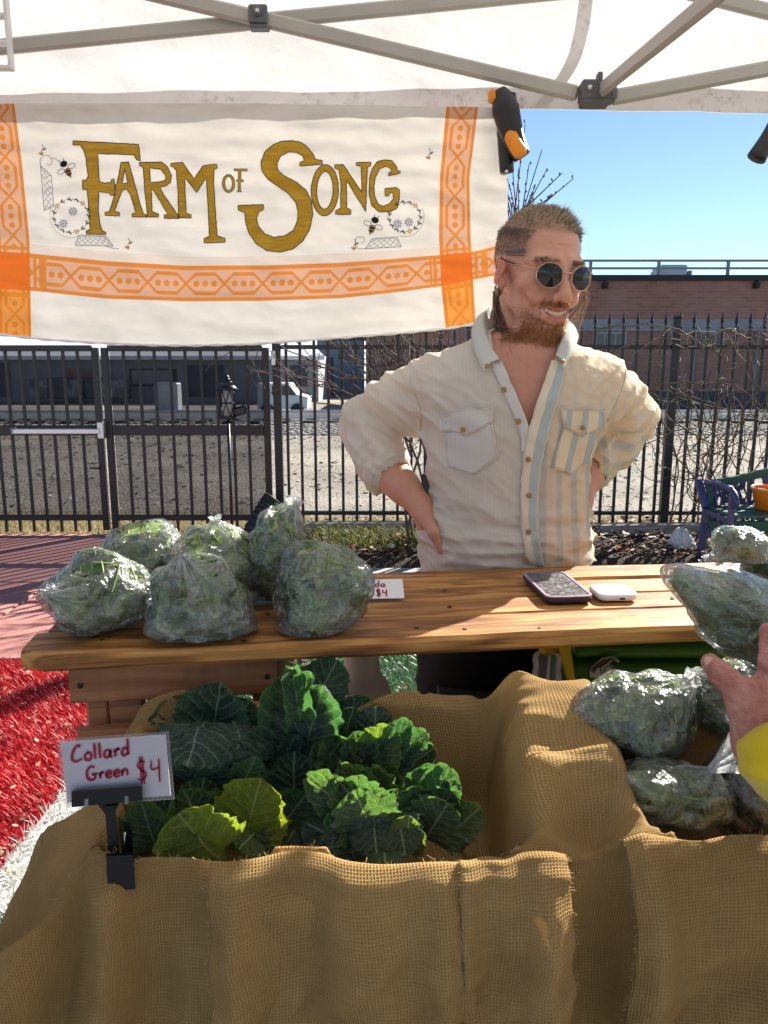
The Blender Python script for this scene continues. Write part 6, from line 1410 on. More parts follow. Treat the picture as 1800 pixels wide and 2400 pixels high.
def leaflets(n, cen, rad, size, rot, seed, shell=(.60, .97), zmin=None, shape=None):
    """small bent leaves packed in an ellipsoid"""
    r = np.random.RandomState(seed); d = r.randn(n, 3); d /= np.linalg.norm(d, axis=1, keepdims=True); k = shell[0] + (shell[1] - shell[0]) * r.rand(n) ** .6
    local = d * k[:, None]
    if shape is not None: local = local * shape(d)[:, None]
    P = local * rad; N = d / rad; N /= np.linalg.norm(N, axis=1, keepdims=True); N = N + r.randn(n, 3) * .35; N /= np.linalg.norm(N, axis=1, keepdims=True)
    tg = r.randn(n, 3); tg -= N * (tg * N).sum(1, keepdims=True); tg /= np.linalg.norm(tg, axis=1, keepdims=True); sd_ = np.cross(N, tg)
    sz = size * (.55 + .8 * r.rand(n)); ss = np.array([0, .28, .6, .85, 1.0]); ww = np.array([.06, .36, .44, .26, .03]); V = np.zeros((n, 15, 3)); A = np.zeros((n, 15, 3))
    for i, (s, w_) in enumerate(zip(ss, ww)):
        for j, tt in enumerate((-1, 0, 1)):
            lift = (.16 * abs(tt) - .5 * (s - .5) ** 2 + .08 * math.sin(5 * s + 3 * tt)) ; V[:, i * 3 + j] = P + tg * (sz * (s - .5))[:, None] + sd_ * (sz * w_ * tt * (.8 + .4 * r.rand(n)))[:, None] + N * (sz * lift * .6)[:, None] * 1.0; A[:, i * 3 + j] = (s, tt, 0)
    V = V.reshape(-1, 3) @ np.asarray(rot).T + cen
    if zmin is not None: V[:, 2] = np.maximum(V[:, 2], zmin + .002)
    q = []
    for i in range(4):
        for j in range(2): q.append((i * 3 + j, i * 3 + j + 1, i * 3 + j + 4, i * 3 + j + 3))
    F = (np.arange(n)[:, None, None] * 15 + np.array(q)[None]).reshape(-1, 4)
    return V, F, np.repeat(np.clip(r.rand(n) ** 1.1, 0, 1), 15), A.reshape(-1, 3)
def bag(label, cen, rad, knot, rot=None, floor=None, seed=0, group=None, n=230, size=.078, m=None, wr=1.0, sharp=None, tail=.035, name='bag_of_greens', stems=True, cat='bag of greens', lfill=.97):
    """plastic bag: ellipsoid blob gathered towards the direction knot; floor flattens its underside"""
    rot = np.eye(3) if rot is None else rot; cen = np.asarray(cen, float); rad = np.asarray(rad, float); nu_, nv_ = 120, 90
    th = np.linspace(0, 2 * math.pi, nu_, endpoint=False); ph = np.linspace(1e-3, math.pi - 1e-3, nv_); k = np.asarray(knot, float); k /= np.linalg.norm(k)
    e1 = np.cross(k, [.3, .1, 1.0]); e1 /= np.linalg.norm(e1); e2 = np.cross(k, e1); TH, PH = np.meshgrid(th, ph, indexing='ij')
    D = np.cos(PH)[..., None] * k + (np.sin(PH) * np.cos(TH))[..., None] * e1 + (np.sin(PH) * np.sin(TH))[..., None] * e2
    rr_ = np.random.RandomState(seed + 50)
    g = np.exp(-(PH / .55) ** 2); shp = lambda d: 1.0
    cor_ = rr_.randn(5, 3); cor_[:, 2] *= .7; cor_ /= np.linalg.norm(cor_, axis=1, keepdims=True); ca_ = .10 + .16 * rr_.rand(5)
    def lump(d):
        o = 1 + .20 * fbm(d, 1.25, 2, seed) - .05 + .05 * ridge(d, 1.7, 2, seed + 21)
        for c_, a_ in zip(cor_, ca_): o = o + 1.35 * a_ * np.clip(d @ c_, 0, 1) ** 11
        if sharp is not None:
            sd2 = np.asarray(sharp, float); sd2 = sd2 / np.linalg.norm(sd2); o = o + .42 * np.clip(d @ sd2, 0, 1) ** 5
        return o
    rad_ = lump(D) + .30 * np.exp(-(PH / .22) ** 2)
    wrk = sum(np.sin(TH * f_ + rr_.rand() * 6.28 + 2.0 * np.sin(PH * 2 + rr_.rand() * 6)) / (1 + .06 * f_) for f_ in (5, 8, 13, 19, 27))
    rad_ = rad_ + wr * .028 * wrk * np.exp(-((PH - .28) / .42) ** 2) + wr * (.022 * ridge(D, 2.6, 2, seed + 3) + .010 * ridge(D, 6, 2, seed + 7))
    neck = 1 - .55 * np.exp(-(PH / .18) ** 2)     # pulled in at the knot
    Q = D * rad_[..., None]; along = (Q @ k)[..., None] * k; Q = along + (Q - along) * neck[..., None]
    V = (Q * rad) @ rot.T + cen
    if floor is not None:
        sp = 1 + .16 * np.exp(-np.clip(V[..., 2] - floor, 0, 1) / .030); V[..., 0] = cen[0] + (V[..., 0] - cen[0]) * sp; V[..., 1] = cen[1] + (V[..., 1] - cen[1]) * sp
        V[..., 2] = floor + (V[..., 2] - floor) * .95; zf = V[..., 2]
        V[..., 2] = np.where(zf < floor + .012, floor + .0015 + .0105 * np.exp((zf - floor - .012) / .012), zf)
    F = []; ids = np.arange(nu_ * nv_).reshape(nu_, nv_); nx = np.roll(ids, -1, 0)
    F = np.stack([ids[:, :-1], ids[:, 1:], nx[:, 1:], nx[:, :-1]], -1).reshape(-1, 4)
    base = np.array([cen[0], cen[1], V[..., 2].min()]); t_ = thing(name, base, label, cat, group)
    wa = np.clip(np.exp(-(PH / .42) ** 2) * (.55 + .45 * np.sign(wrk) * np.minimum(1, np.abs(wrk))), 0, 1)
    part('film', V.reshape(-1, 3), F, M_film, t_, attrs={'wrk': wa.ravel()})
    # leaves inside
    lv, lf, la, lu = leaflets(n, cen - np.array([0, 0, .0]), rad * lfill, size, rot, seed + 9, zmin=floor, shape=lump)
    ql = ((lv - cen) @ rot) / rad; inn = np.linalg.norm(ql, axis=1); sc_ = np.minimum(1, .93 * lump(ql / np.maximum(inn, 1e-6)[:, None]) / np.maximum(inn, 1e-6)); lv = cen + (lv - cen) * sc_[:, None]
    if floor is not None: lv[:, 2] = np.maximum(lv[:, 2], floor + .004)
    o = part('leaves', lv, lf, m or M_greens, t_, attrs={'var': la, 'luv': lu}); o['kind'] = 'stuff'
    if stems:
        mb = MB(); r = np.random.RandomState(seed + 77)
        for q in range(26):
            d = r.randn(3); d /= np.linalg.norm(d); c0_ = cen + (rot @ (d * rad * .86)); dd = np.cross(d, r.randn(3)); dd /= np.linalg.norm(dd); L = r.uniform(.03, .07)
            pp = np.array([c0_ - rot @ (dd * L / 2), c0_ + rot @ (d * .004), c0_ + rot @ (dd * L / 2)]); ii = np.linalg.norm(((pp - cen) @ rot) / rad, axis=1); pp = cen + (pp - cen) * np.minimum(1, .93 / ii)[:, None]
            if floor is not None: pp[:, 2] = np.maximum(pp[:, 2], floor + .004)
            mb.add(*tube(pp, .0012, 4, False), a=.93)
        o2 = mb.build('stems', M_stem, t_); o2['kind'] = 'stuff'
    # gathered tail beyond the knot
    kw = rot @ (k * rad); kp = cen + kw * 1.17; kd = kw / np.linalg.norm(kw); f1 = np.cross(kd, [.2, .3, 1]); f1 /= np.linalg.norm(f1); f2 = np.cross(kd, f1); W_ = []; aw = []
    for i, s in enumerate(np.linspace(0, 1, 10)):
        for j in range(36):
            a = 2 * math.pi * j / 36; rr2 = (.0065 + tail * .55 * s ** 1.3) * (1 + (.25 + .35 * s) * math.sin(a * 5 + seed) * math.cos(a * 3 + 1 + seed)); W_.append(kp + kd * (tail * s * (1 + .25 * math.sin(a * 2 + seed)) - .008) + (f1 * math.cos(a) + f2 * math.sin(a) * .55) * rr2); aw.append(.9 - .55 * s)
    W_ = np.array(W_)
    if floor is not None: W_[:, 2] = np.maximum(W_[:, 2], floor + .002)
    part('knot', W_, [(i * 36 + j, i * 36 + (j + 1) % 36, (i + 1) * 36 + (j + 1) % 36, (i + 1) * 36 + j) for i in range(9) for j in range(36)], M_film, t_, attrs={'wrk': np.array(aw)})
    return t_
M_stem = flat('pale stem', (.20, .28, .08), .5, .4)
def tbl(px, py): q = onz(px, py, TZ); return q
def at(px, py, Y): return ony(px, py, Y)
fl0 = TZ + .001
G1 = 'bags of greens on the left of the table'
bag('bag of salad greens knotted at its side on the table end', at(238, 1386, 1.085), (.072, .064, .060), (-.62, -.9, .30), rotz(.05), fl0, 1, G1, tail=.016)
bag('rounded bag of greens behind the bag knotted at its side', at(335, 1312, 1.225), (.066, .062, .062), (.5, .9, .35), rotz(.1), fl0, 2, G1, tail=.02)
bag('bag of greens with a gathered top beside the side knotted bag', at(462, 1400, 1.06), (.068, .060, .062), (-.15, -.55, .80), roty(.15), fl0, 3, G1, tail=.016, sharp=(.9, -.2, -.75))
bag('bag of greens with a pinched peak behind the gathered top bag', at(525, 1322, 1.215), (.078, .062, .062), (-.35, .1, 1), roty(.25), fl0, 4, G1, tail=.012)
bag('tall misty bag of greens leaning behind the cone shaped bag', at(655, 1300, 1.215), (.055, .055, .074), (.25, .1, 1), roty(.1), fl0, 5, G1, tail=.018)
bag('cone shaped bag of greens pointing down beside the price card', at(766, 1372, 1.095), (.070, .056, .064), (.35, 1.0, .35), roty(-.1), fl0, 6, G1, tail=.02, sharp=(-.35, -.75, -.9), size=.05)
bag('bag of greens tied with a crinkled neck at the sunny table end', at(1745, 1290, 1.375), (.050, .046, .044), (-.8, -.35, -.25), None, fl0 + .03, 7, 'bags of greens on the right of the table', n=240)
bag('cloudy bag of greens half hidden behind the crinkled neck bag', at(1812, 1345, 1.40), (.060, .05, .05), (.5, .3, .8), None, fl0, 8, 'bags of greens on the right of the table', n=240)
G2 = 'bags of greens in the right bin'
bag('shiny bag of big green leaves beside the burlap ridge', at(1508, 1682, .93), (.066, .055, .058), (.5, -.2, .6), rotz(.2), None, 9, G2, size=.085, n=150, tail=.02)
bag('dark bag of greens with a loose knot at the bin front', at(1570, 1858, .855), (.070, .048, .040), (.55, -.1, .9), roty(.12), None, 10, G2, size=.07, n=170, tail=.045)
bag('bag of greens under the reaching hand', at(1715, 1640, .965), (.058, .05, .055), (-.75, -.3, .5), None, None, 11, G2, size=.06, n=200, tail=.022)
bag('bag of red stemmed chard below the yellow sleeve', at(1772, 1860, .87), (.060, .055, .060), (-.2, .3, 1), None, None, 12, G2, size=.08, n=150, m=M_chard)
HELD = bag('bag of kale held up by the reaching hand', at(1768, 1452, .90), (.080, .05, .047), (1, .2, -.6), roty(.45), None, 13, None, size=.085, n=170, sharp=(-1, .1, .05), wr=.6, lfill=1.06)

# ------------------------------------------------------------------ the man behind the table
MY = 1.58
HC = np.array([.304, 1.590, 1.637]); HYAW, HPIT, HROL = R(20), R(9.5), R(3)
def head_axes(yaw, pit, rol):
    f = np.array([math.sin(yaw), -math.cos(yaw), 0]); r = np.array([-math.cos(yaw), -math.sin(yaw), 0]); u = np.array([0, 0, 1.0])
    f2 = f * math.cos(pit) - u * math.sin(pit); u2 = u * math.cos(pit) + f * math.sin(pit)
    return np.stack([r * math.cos(rol) + u2 * math.sin(rol), f2, u2 * math.cos(rol) - r * math.sin(rol)], 1)
HM = head_axes(HYAW, HPIT, HROL); H2W = lambda q: np.asarray(q) @ HM.T + HC; W2H = lambda p: (np.asarray(p) - HC) @ HM
smile = [(-.0265, .086, -.0650), (-.0165, .0960, -.0715), (0, .1005, -.0740), (.0165, .0960, -.0715), (.0265, .086, -.0650)]
def head_sdf(q):
    """head in its own frame: x = his right, y = forward, z = up, eyes at z = 0"""
    ax = np.abs(q[:, 0]); s = np.column_stack([ax, q[:, 1], q[:, 2]])
    d = ell(q, (0, -.012, .034), (.0755, .100, .086))
    d = smin(d, ell(q, (0, .030, -.030), (.0555, .064, .084)), .03)
    d = smin(d, cap(s, (.0455, .006, -.064), (.013, .074, -.106), .0125, .0140), .022)         # jaw line
    d = smin(d, ell(q, (0, .077, -.108), (.022, .018, .021)), .020)                         # chin
    d = smin(d, cap(s, (.012, .086, .021), (.042, .074, .020), .011, .010), .016)           # brow
    d = smin(d, ell(s, (.048, .058, -.024), (.020, .022, .016)), .018)                      # cheekbone
    d = smin(d, ell(s, (.037, .076, -.046), (.017, .015, .016)), .014)                      # raised smiling cheek
    d = smax(d, -ell(s, (.033, .104, -.004), (.017, .014, .012)), .012)                     # eye sockets
    d = smin(d, cap(q, (0, .092, .008), (0, .114, -.038), .0080, .0115), .012)              # nose bridge
    d = smin(d, sph(q, (0, .1155, -.0405), .0118), .008); d = smin(d, sph(s, (.0135, .104, -.0445), .0092), .006)
    d = smax(d, -sph(s, (.0068, .112, -.0535), .0042), .003)
    d = smin(d, ell(q, (0, .089, -.074), (.030, .014, .022)), .016)                         # muzzle
    fold = cap(s, (.0175, .1015, -.044), (.040, .080, -.070), .0044, .0040); d = smax(d, -fold, .006); d = smax(d, -chain(s, [(.050, .066, -.052), (.052, .060, -.072), (.047, .062, -.088)], [.002, .003, .002], .002), .006)
    for zz_, l_ in ((.010, .016), (.000, .018), (-.011, .017)): d = smax(d, -cap(s, (.052, .060, zz_ * .9 - .004), (.052 + l_ * .75, .060 - l_ * 1.35, zz_ * 2.2 - .005), .0012, .0006), .003)
    for zz_ in (.040, .051): d = smax(d, -chain(s, [(0, .0935 - (zz_ - .04) * .5, zz_ - .003), (.02, .089 - (zz_ - .04) * .5, zz_), (.036, .0795 - (zz_ - .04) * .5, zz_ - .002)], [.0012, .0012, .0006], .002), .003)
    lp = lambda dz, dy: [(x, y + dy, z + dz) for x, y, z in smile]
    d = smin(d, chain(q, lp(.0082, .000), [.0025, .0038, .0036, .0038, .0025], .004), .005); d = smin(d, chain(q, lp(-.0105, -.002), [.0025, .0036, .0040, .0036, .0025], .004), .005)
    d = smax(d, -chain(q, lp(-.0006, .004), [.0018, .0064, .0078, .0064, .0018], .003), .002)
    # ears
    e = ell(s, (.0805, .000, -.004), (.0085, .0185, .031), roty(-.25) @ rotz(-.30)); e = smin(e, ell(s, (.0770, .008, -.029), (.007, .010, .012)), .006)
    e = smax(e, -ell(s, (.0885, .005, -.001), (.0085, .0110, .0195), rotz(-.3)), .005); d = smin(d, e, .007)
    # neck
    d = smin(d, cap(q, (0, -.038, -.050), (0, -.060, -.20), .044, .050), .012); d = smin(d, cap(s, (.050, -.026, -.06), (.014, .006, -.170), .010, .010), .014); d = smin(d, ell(q, (0, .008, -.138), (.012, .014, .018)), .018)
    return d
TZl = [.90, .98, 1.05, 1.12, 1.18, 1.25, 1.32, 1.38, 1.43, 1.47, 1.50]
TCX = [.256, .256, .256, .255, .255, .258, .262, .266, .270, .276, .28]
TA_ = [.160, .168, .172, .168, .160, .162, .172, .182, .174, .130, .08]
TB_ = [.112, .114, .117, .116, .112, .116, .122, .120, .108, .086, .06]
def torso(p, off=0.0):
    z = p[:, 2]; cx = np.interp(z, TZl, TCX); a = np.interp(z, TZl, TA_) + off; b = np.interp(z, TZl, TB_) + off
    k = np.sqrt(((p[:, 0] - cx) / a) ** 2 + ((p[:, 1] - MY) / b) ** 2); k = (np.abs((p[:, 0] - cx) / a) ** 2.35 + np.abs((p[:, 1] - MY) / b) ** 2.35) ** (1 / 2.35)
    d = (k - 1) * np.minimum(a, b); d = np.maximum(d, np.maximum(z - 1.50, .88 - z))
    return d
SHL, SHR = np.array([.115, 1.60, 1.402]), np.array([.434, 1.605, 1.402]); ELL, ELR = np.array([-.040, 1.69, 1.330]), np.array([.543, 1.725, 1.338])
CFL, CFR = np.array([.004, 1.625, 1.240]), np.array([.452, 1.66, 1.245]); WRL, WRR = np.array([.078, 1.545, 1.165]), np.array([.415, 1.60, 1.19])
def skin_sdf(p):
    d = head_sdf(W2H(p)); t = torso(p, -.012)
    for S in (SHL, SHR): t = smin(t, cap(p, (.275, 1.59, 1.455), S, .058, .056), .05)
    d = smin(d, t, .035); return d
def hand_l(p):
    d = chain(p, [CFL + [-.03, .03, .03], CFL + [.01, -.01, -.012], (WRL + CFL) / 2, WRL], [.034, .038, .032, .0245], .02)
    kn = np.array([.088, 1.565, 1.115]); d = smin(d, ell(p, (WRL + kn) / 2 + [0, .004, 0], (.018, .036, .042), rotx(.35)), .022)
    for dz, L, dy in ((.016, .060, .0), (-.004, .068, .004), (-.024, .062, .008), (-.042, .048, .012)):     # fingers round the back of the hip
        k0 = kn + [0, .018 + dy, dz]; k1 = k0 + [-.002, L * .5, -.010]; k2 = k1 + [.012, L * .42, -.006]; d = smin(d, chain(p, [k0, k1, k2], [.0098, .0090, .0078], .004), .007)
    tb0, tb1, tb2 = WRL + [.006, -.022, -.012], WRL + [.022, -.052, -.040], WRL + [.036, -.056, -.074]         # thumb points down in front
    return smin(d, chain(p, [tb0, tb1, tb2], [.0150, .0118, .0088], .006), .014)
def hand_r(p):
    d = chain(p, [CFR + [.03, .02, .03], CFR, (WRR + CFR) / 2, WRR], [.040, .038, .032, .025], .02); kn = WRR + [.01, .0, -.05]; d = smin(d, ell(p, (WRR + kn) / 2, (.018, .036, .040)), .02)
    for dz, L in ((.014, .06), (-.004, .068), (-.022, .06), (-.038, .046)):
        k0 = kn + [0, .018, dz]; d = smin(d, chain(p, [k0, k0 + [0, L * .5, -.008], k0 + [-.012, L * .9, -.012]], [.0098, .009, .0078], .004), .007)
    return smin(d, chain(p, [WRR + [0, -.02, -.012], WRR + [-.008, -.048, -.038], WRR + [-.02, -.054, -.068]], [.014, .0115, .0088], .006), .014)
def shirt_raw(p):
    d = torso(p)
    for S in (SHL, SHR): d = smin(d, cap(p, (.275, 1.59, 1.462), S, .058, .064), .05)
    armp = .028
    aL = chain(p, [SHL, SHL * .45 + ELL * .55 + [0, 0, .004], ELL], [.066, .061, .050], .02); aL = smin(aL, chain(p, [ELL, ELL * .4 + CFL * .6, CFL], [.050, .050, .048], .02), .012)
    aR = chain(p, [SHR, SHR * .45 + ELR * .55, ELR], [.068, .064, .055], .02); aR = smin(aR, chain(p, [ELR, ELR * .4 + CFR * .6, CFR], [.055, .053, .050], .02), .012)
    d = smin(d, aL, armp); d = smin(d, aR, armp)
    # rolled cuffs
    for C, Wp in ((CFL, WRL), (CFR, WRR)):
        n = (Wp - C) / np.linalg.norm(Wp - C); h = (p - C) @ n; rad = np.linalg.norm(p - C - h[:, None] * n, axis=1); d = smin(d, np.maximum(rad - .050 - .003 * np.sin(h * 260), np.abs(h + .012) - .026), .012)
        d = np.maximum(d, -np.maximum(rad - .045, np.abs(h - .02) - .03))
    return d
def shirt_sdf(p):
    d = shirt_raw(p); near = np.abs(d) < .022
    if near.any():
        q = p[near]; x, y, z = q.T
        # diagonal pulls from the armpits, elbow creases, blousing at the waist
        dl = np.linalg.norm(q - (SHL * .3 + ELL * .7), axis=1); dr = np.linalg.norm(q - (SHR * .3 + ELR * .7), axis=1); el = np.exp(-(np.linalg.norm(q - ELL, axis=1) / .10) ** 2); er = np.exp(-(np.linalg.norm(q - ELR, axis=1) / .11) ** 2)
        axL = (ELL - SHL) / np.linalg.norm(ELL - SHL); axR = (ELR - SHR) / np.linalg.norm(ELR - SHR)
        w1 = .0075 * np.sin((q @ axL) * 120 + 3 * fbm(q, 9, 2, 2)) * el + .0085 * np.sin((q @ axR) * 110 + 3 * fbm(q, 9, 2, 4)) * er
        pl = q @ np.array([[.8, 0, .6], [0, 1, 0], [-.6, 0, .8]]); pr_ = q @ np.array([[.8, 0, -.6], [0, 1, 0], [.6, 0, .8]])
        side = sstep(x, .2, .32); rg = (1 - side) * ridge(pl * [1, .6, 4.2], 5.5, 2, 6) + side * ridge(pr_ * [1, .6, 4.2], 5.5, 2, 9)
        arm = np.maximum(np.exp(-(dl / .13) ** 2), np.exp(-(dr / .13) ** 2)); w2 = .0085 * np.sign(rg) * np.abs(rg) ** 1.25 * (.30 + .9 * arm)
        ws = np.exp(-((z - 1.10) / .07) ** 2); w3 = .0105 * ridge(q * [1.2, 1.0, 3.8], 5, 2, 12) * ws + .0016 * ridge(pl * [1, .8, 2.6], 12, 2, 44) + .0026 * fbm(q * [3, 1, 1], 6, 3, 15)
        vert = .0035 * np.sin((x - .25) * 95 + 2 * fbm(q, 6, 2, 21)) * sstep(x, .27, .33) * sstep(-z, -1.40, -1.25)
        d[near] = d[near] - w1 - w2 - w3 - vert
    return d
def m_skin():
    t = T('mottled skin'); c = t.av('skc'); p = t.obj(); n = t.noise(p, 90, 4, .7); n2 = t.noise(p, 500, 2); l = t.noise(p, 22, 3)  # skin tone from vertex colours, mottled with freckles and redness
    fk = t.lin(t.noise(p, 260, 3, .7), .60, .72); c = t.mix(fk * .35, c, (.34, .12, .07)); c = t.mix(t.lin(n, .4, .75, 0, .42), c, t.mix(.5, c, (.40, .11, .075))); c = t.mix(t.lin(l, .45, .7, 0, .18), c, (.62, .36, .26))
    return t.done(t.pr(c, t.lin(n, .2, .8, .42, .58), .40, t.bump(n * .5 + n2 * .5 + t.noise(t.vscale(p, (1, 1, 5)), 70, 3, .6, .6) * .7, .55, .0014), Subsurface_Weight=.12, Subsurface_Scale=.012, Subsurface_Radius=(1.0, .35, .18)))
M_skin = m_skin()
man = thing('person', (.26, MY, 0), 'smiling person in cream and striped shirt with sunglasses, hands on hips', 'person')
def skin_all(p):
    d = skin_sdf(p); k = (p[:, 2] < 1.46)
    if k.any():
        q = p[k]; e = np.minimum(hand_l(q), hand_r(q)); e = smin(e, chain(q, [SHL, ELL, CFL + [-.03, .03, .03]], [.048, .033, .034], .02), .02); e = smin(e, chain(q, [SHR, ELR, CFR + [.03, .02, .03]], [.048, .034, .034], .02), .02); d[k] = smin(d[k], e, .006)
    return d
sv, sf_ = surfnet(skin_all, (-.10, 1.42, 1.02), (.62, 1.80, 1.79), .0028); sv, sf_ = largest(sv, sf_); sv = smooth_mesh(sv, sf_, 1, .3)
def skin_colors(P, head=True):
    n = len(P); C = np.tile(np.array([.60, .30, .215]), (n, 1))
    if not head: C = np.tile(np.array([.54, .26, .17]), (n, 1)); return C
    q = W2H(P); ax = np.abs(q[:, 0]); mixc = lambda m, c: C.__setitem__(slice(None), C * (1 - m[:, None]) + np.array(c) * m[:, None])
    mixc(.45 * np.exp(-((ax - .045) / .02) ** 2 - ((q[:, 1] - .075) / .03) ** 2 - ((q[:, 2] + .035) / .022) ** 2), (.52, .17, .11)); mixc(.45 * np.exp(-(np.linalg.norm(q - [0, .112, -.038], axis=1) / .016) ** 2), (.52, .17, .11))
    mixc(.65 * sstep(ax, .074, .080) * np.exp(-((q[:, 1] - .002) / .03) ** 2 - (q[:, 2] / .045) ** 2), (.52, .13, .09))
    mixc(.55 * sstep(-q[:, 2], .10, .16), (.40, .165, .11))                                   # sun-reddened neck and chest
    lipd = np.minimum(chain(q, [(x, y, z + .0085) for x, y, z in smile], [0] * 5, .001), chain(q, [(x, y, z - .0105) for x, y, z in smile], [0] * 5, .001)); mixc(.85 * sstep(-lipd, -.0070, -.0042), (.42, .13, .11))
    cav = chain(q, [(x, y - .004, z - .0005) for x, y, z in smile], [0] * 5, .001); mixc(sstep(-cav, -.0055, -.0035) * sstep(-q[:, 1], -.097, -.092), (.08, .015, .015))
    scalp = sstep(q[:, 2] - .30 * np.clip(-q[:, 1], -.02, .1) * 0, .018, .030) * sstep(-q[:, 1], -.066 - 0 * ax, -.036) * sstep(ax + .25 * (.07 - q[:, 1]), .0, .01); mixc(.72 * scalp, (.13, .082, .055))
    top = sstep(q[:, 2], .066, .080) * sstep(-q[:, 1], -.090, -.070); mixc(.7 * top, (.16, .10, .055)); nape = sstep(-q[:, 1], .035, .06) * sstep(q[:, 2], -.12, -.05); mixc(.8 * nape, (.12, .075, .05))
    brd = beard_mask(q); mixc(.50 * brd, (.28, .12, .055)); sb_ = np.exp(-((ax - .066) / .012) ** 2 - ((q[:, 1] - .015) / .014) ** 2) * sstep(-q[:, 2], .0, .02) * sstep(q[:, 2], -.06, -.04); mixc(.5 * sb_, (.20, .10, .06))
    return C
def beard_mask(q):
    ax = np.abs(q[:, 0]); y, z = q[:, 1], q[:, 2]
    jaw = sstep(-z, .048 + .22 * np.clip(.085 - y, 0, .2) * 0 , .066) * sstep(y, -.006, .012) * sstep(z, -.158, -.140); up = sstep(ax + 1.0 * (-z - .058), .030, .040)  # spare the mouth
    mouth = sstep(-((ax / .032) ** 2 + ((z + .073) / .0155) ** 2), -1.35, -1.0) * (y > .06); line = sstep(-z - .30 * np.clip(y - .02, -.02, .06), .050, .076) * 1.0; line = np.where(y > .085, sstep(-z, .080, .088), line)
    mus = np.exp(-((z + .0555) / .0048) ** 2) * sstep(-ax, -.036, -.028) * (y > .075)
    cheek = ((ax > .026) | (z < -.085)); m = jaw * (1 - mouth) * line * np.where(cheek, 1, .0); m = m * sstep(-z, .05, .075); m = m * (.10 + .90 * sstep(y, .034, .066)) * sstep(z, -.136, -.124)
    return np.clip(np.maximum(m, mus), 0, 1)
Cs = skin_colors(sv); fore = sstep(-sv[:, 2], -1.30, -1.27)[:, None]; Cs = Cs * (1 - fore) + skin_colors(sv, False) * fore
part('body', sv, sf_, M_skin, man, attrs={'skc': Cs})
# teeth
M_teeth = flat('teeth enamel', (.70, .62, .49), .3, .45, var=.06); mb = MB()
for i in range(8):
    x = (i - 3.5) * .0058; y = .0985 - 11.0 * x * x; z = -.0696 + 6.0 * x * x; h_ = .0120 * (1 - .28 * (abs(i - 3.5) / 3.5) ** 2); v, f = box((0, 0, 0), (.00585, .004, h_), rotz(-x * 22), .0013); mb.add(H2W(v + [x, y - .0035, z - .001]), f)
mb.build('teeth', M_teeth, man, False)
# ---- shirt
shv, shf = surfnet(shirt_sdf, (-.13, 1.42, .90), (.64, 1.83, 1.60), .0031)
shv, shf = largest(shv, shf); shv = smooth_mesh(shv, shf, 1, .3)
def to_px(P):
    d = P - CAMP; dep = d[:, 1] * _c - d[:, 2] * _s; up = d[:, 1] * _s + d[:, 2] * _c; return 900 + FPX * d[:, 0] / dep, 1200 - FPX * up / dep
px_, py_ = to_px(shv)
Vp = [(1120, 690), (1150, 770), (1160, 830), (1180, 880), (1208, 945), (1234, 1012), (1246, 985), (1268, 930), (1290, 875), (1302, 830), (1312, 780), (1345, 690)]
neck_q = W2H(shv); cut = inpoly(np.column_stack([px_, py_]), Vp) & (shv[:, 1] < 1.56)
axn = np.array([.283, 1.60]); rn = np.hypot(shv[:, 0] - axn[0], shv[:, 1] - axn[1]); cut |= (rn < .072) & (shv[:, 2] > 1.46)
ins = skin_sdf(shv) < -.004; cut |= (ins & (shv[:, 2] > 1.40) & (rn < .10))
full_bvh = BVHTree.FromPolygons([tuple(p) for p in shv], [tuple(q) for q in shf.tolist()])
shv2, shf2, keep_ = cull(shv, shf, ~cut)
# stripe coordinate: across the left front panel and round the sleeve
xx, zz = shv2[:, 0], shv2[:, 2]; plx = np.interp(zz, [1.0, 1.1, 1.2, 1.3, 1.36, 1.5], [.292, .292, .286, .296, .312, .355])
panel = sstep(xx, plx + .004, plx + .008) * (shv2[:, 1] < MY + .06); sleeve = sstep(xx, .47, .49)
amt = panel * (.12 + .55 * sstep(-zz, -1.40, -1.28)); amt = np.where(sleeve > .5, .28, amt); amt = np.where((sleeve > .5) & (zz < 1.32), .65, amt)  # stripes painted fainter higher up, as if washed out by light shining through
su_ = (xx - .29) + .10 * (zz - 1.2) * (xx - .29) / .15; su_ = np.where(sleeve > .5, (shv2 @ np.array([.2, -.5, .85])), su_)
def m_shirt():
    t = T('cream cotton shirt'); a = t.xyz(t.av('stp')); p = t.obj(); x, y, z = t.xyz(p); wv = t.noise(t.vscale(p, (1, 1, .05)), 700, 2); fine = ((x * 900).sin() * .5 + .5)
    mo = t.noise(p, 9, 4); base = t.ramp(mo, [(.3, (.72, .655, .57)), (.7, (.79, .725, .64))]); base = t.mix((1 - a[2]) * fine * .10, base, (.5, .5, .5))
    s = ((a[0] / .033).fr() - .5).abs(); st = t.lin(s, .16, .22, 1, 0); edge = t.lin((s - .22).abs(), .02, .05, 1, 0)
    warm = t.mix(a[2] * .75, base, (.80, .66, .47)); c = t.mix(st * a[1], warm, (.45, .52, .55)); c = t.mix(edge * a[1] * .25, c, (.6, .55, .5))
    n = t.noise(p, 420, 2); nm = t.bump(n * .5 + t.noise(p, 60, 4, .6) * .8, .35, .0016)
    return t.done(t.ms(.30, t.pr(c, .85, .15, nm), t.trl(t.mix(.3, c, (.85, .68, .42)), nm)))
M_shirt = m_shirt()
shirt = part('shirt', shv2, shf2, M_shirt, man, attrs={'stp': np.column_stack([su_, amt, np.where(xx > plx, 1.0, 0.0)])})
def hit(px, py, off):
    r = Vector(ray(px, py)).normalized(); h, n, i, d = full_bvh.ray_cast(Vector(CAMP), r)
    if h is None or h.y > MY + .02: return None
    if n.dot(r) > 0: n = -n
    return np.array(h + n * off)
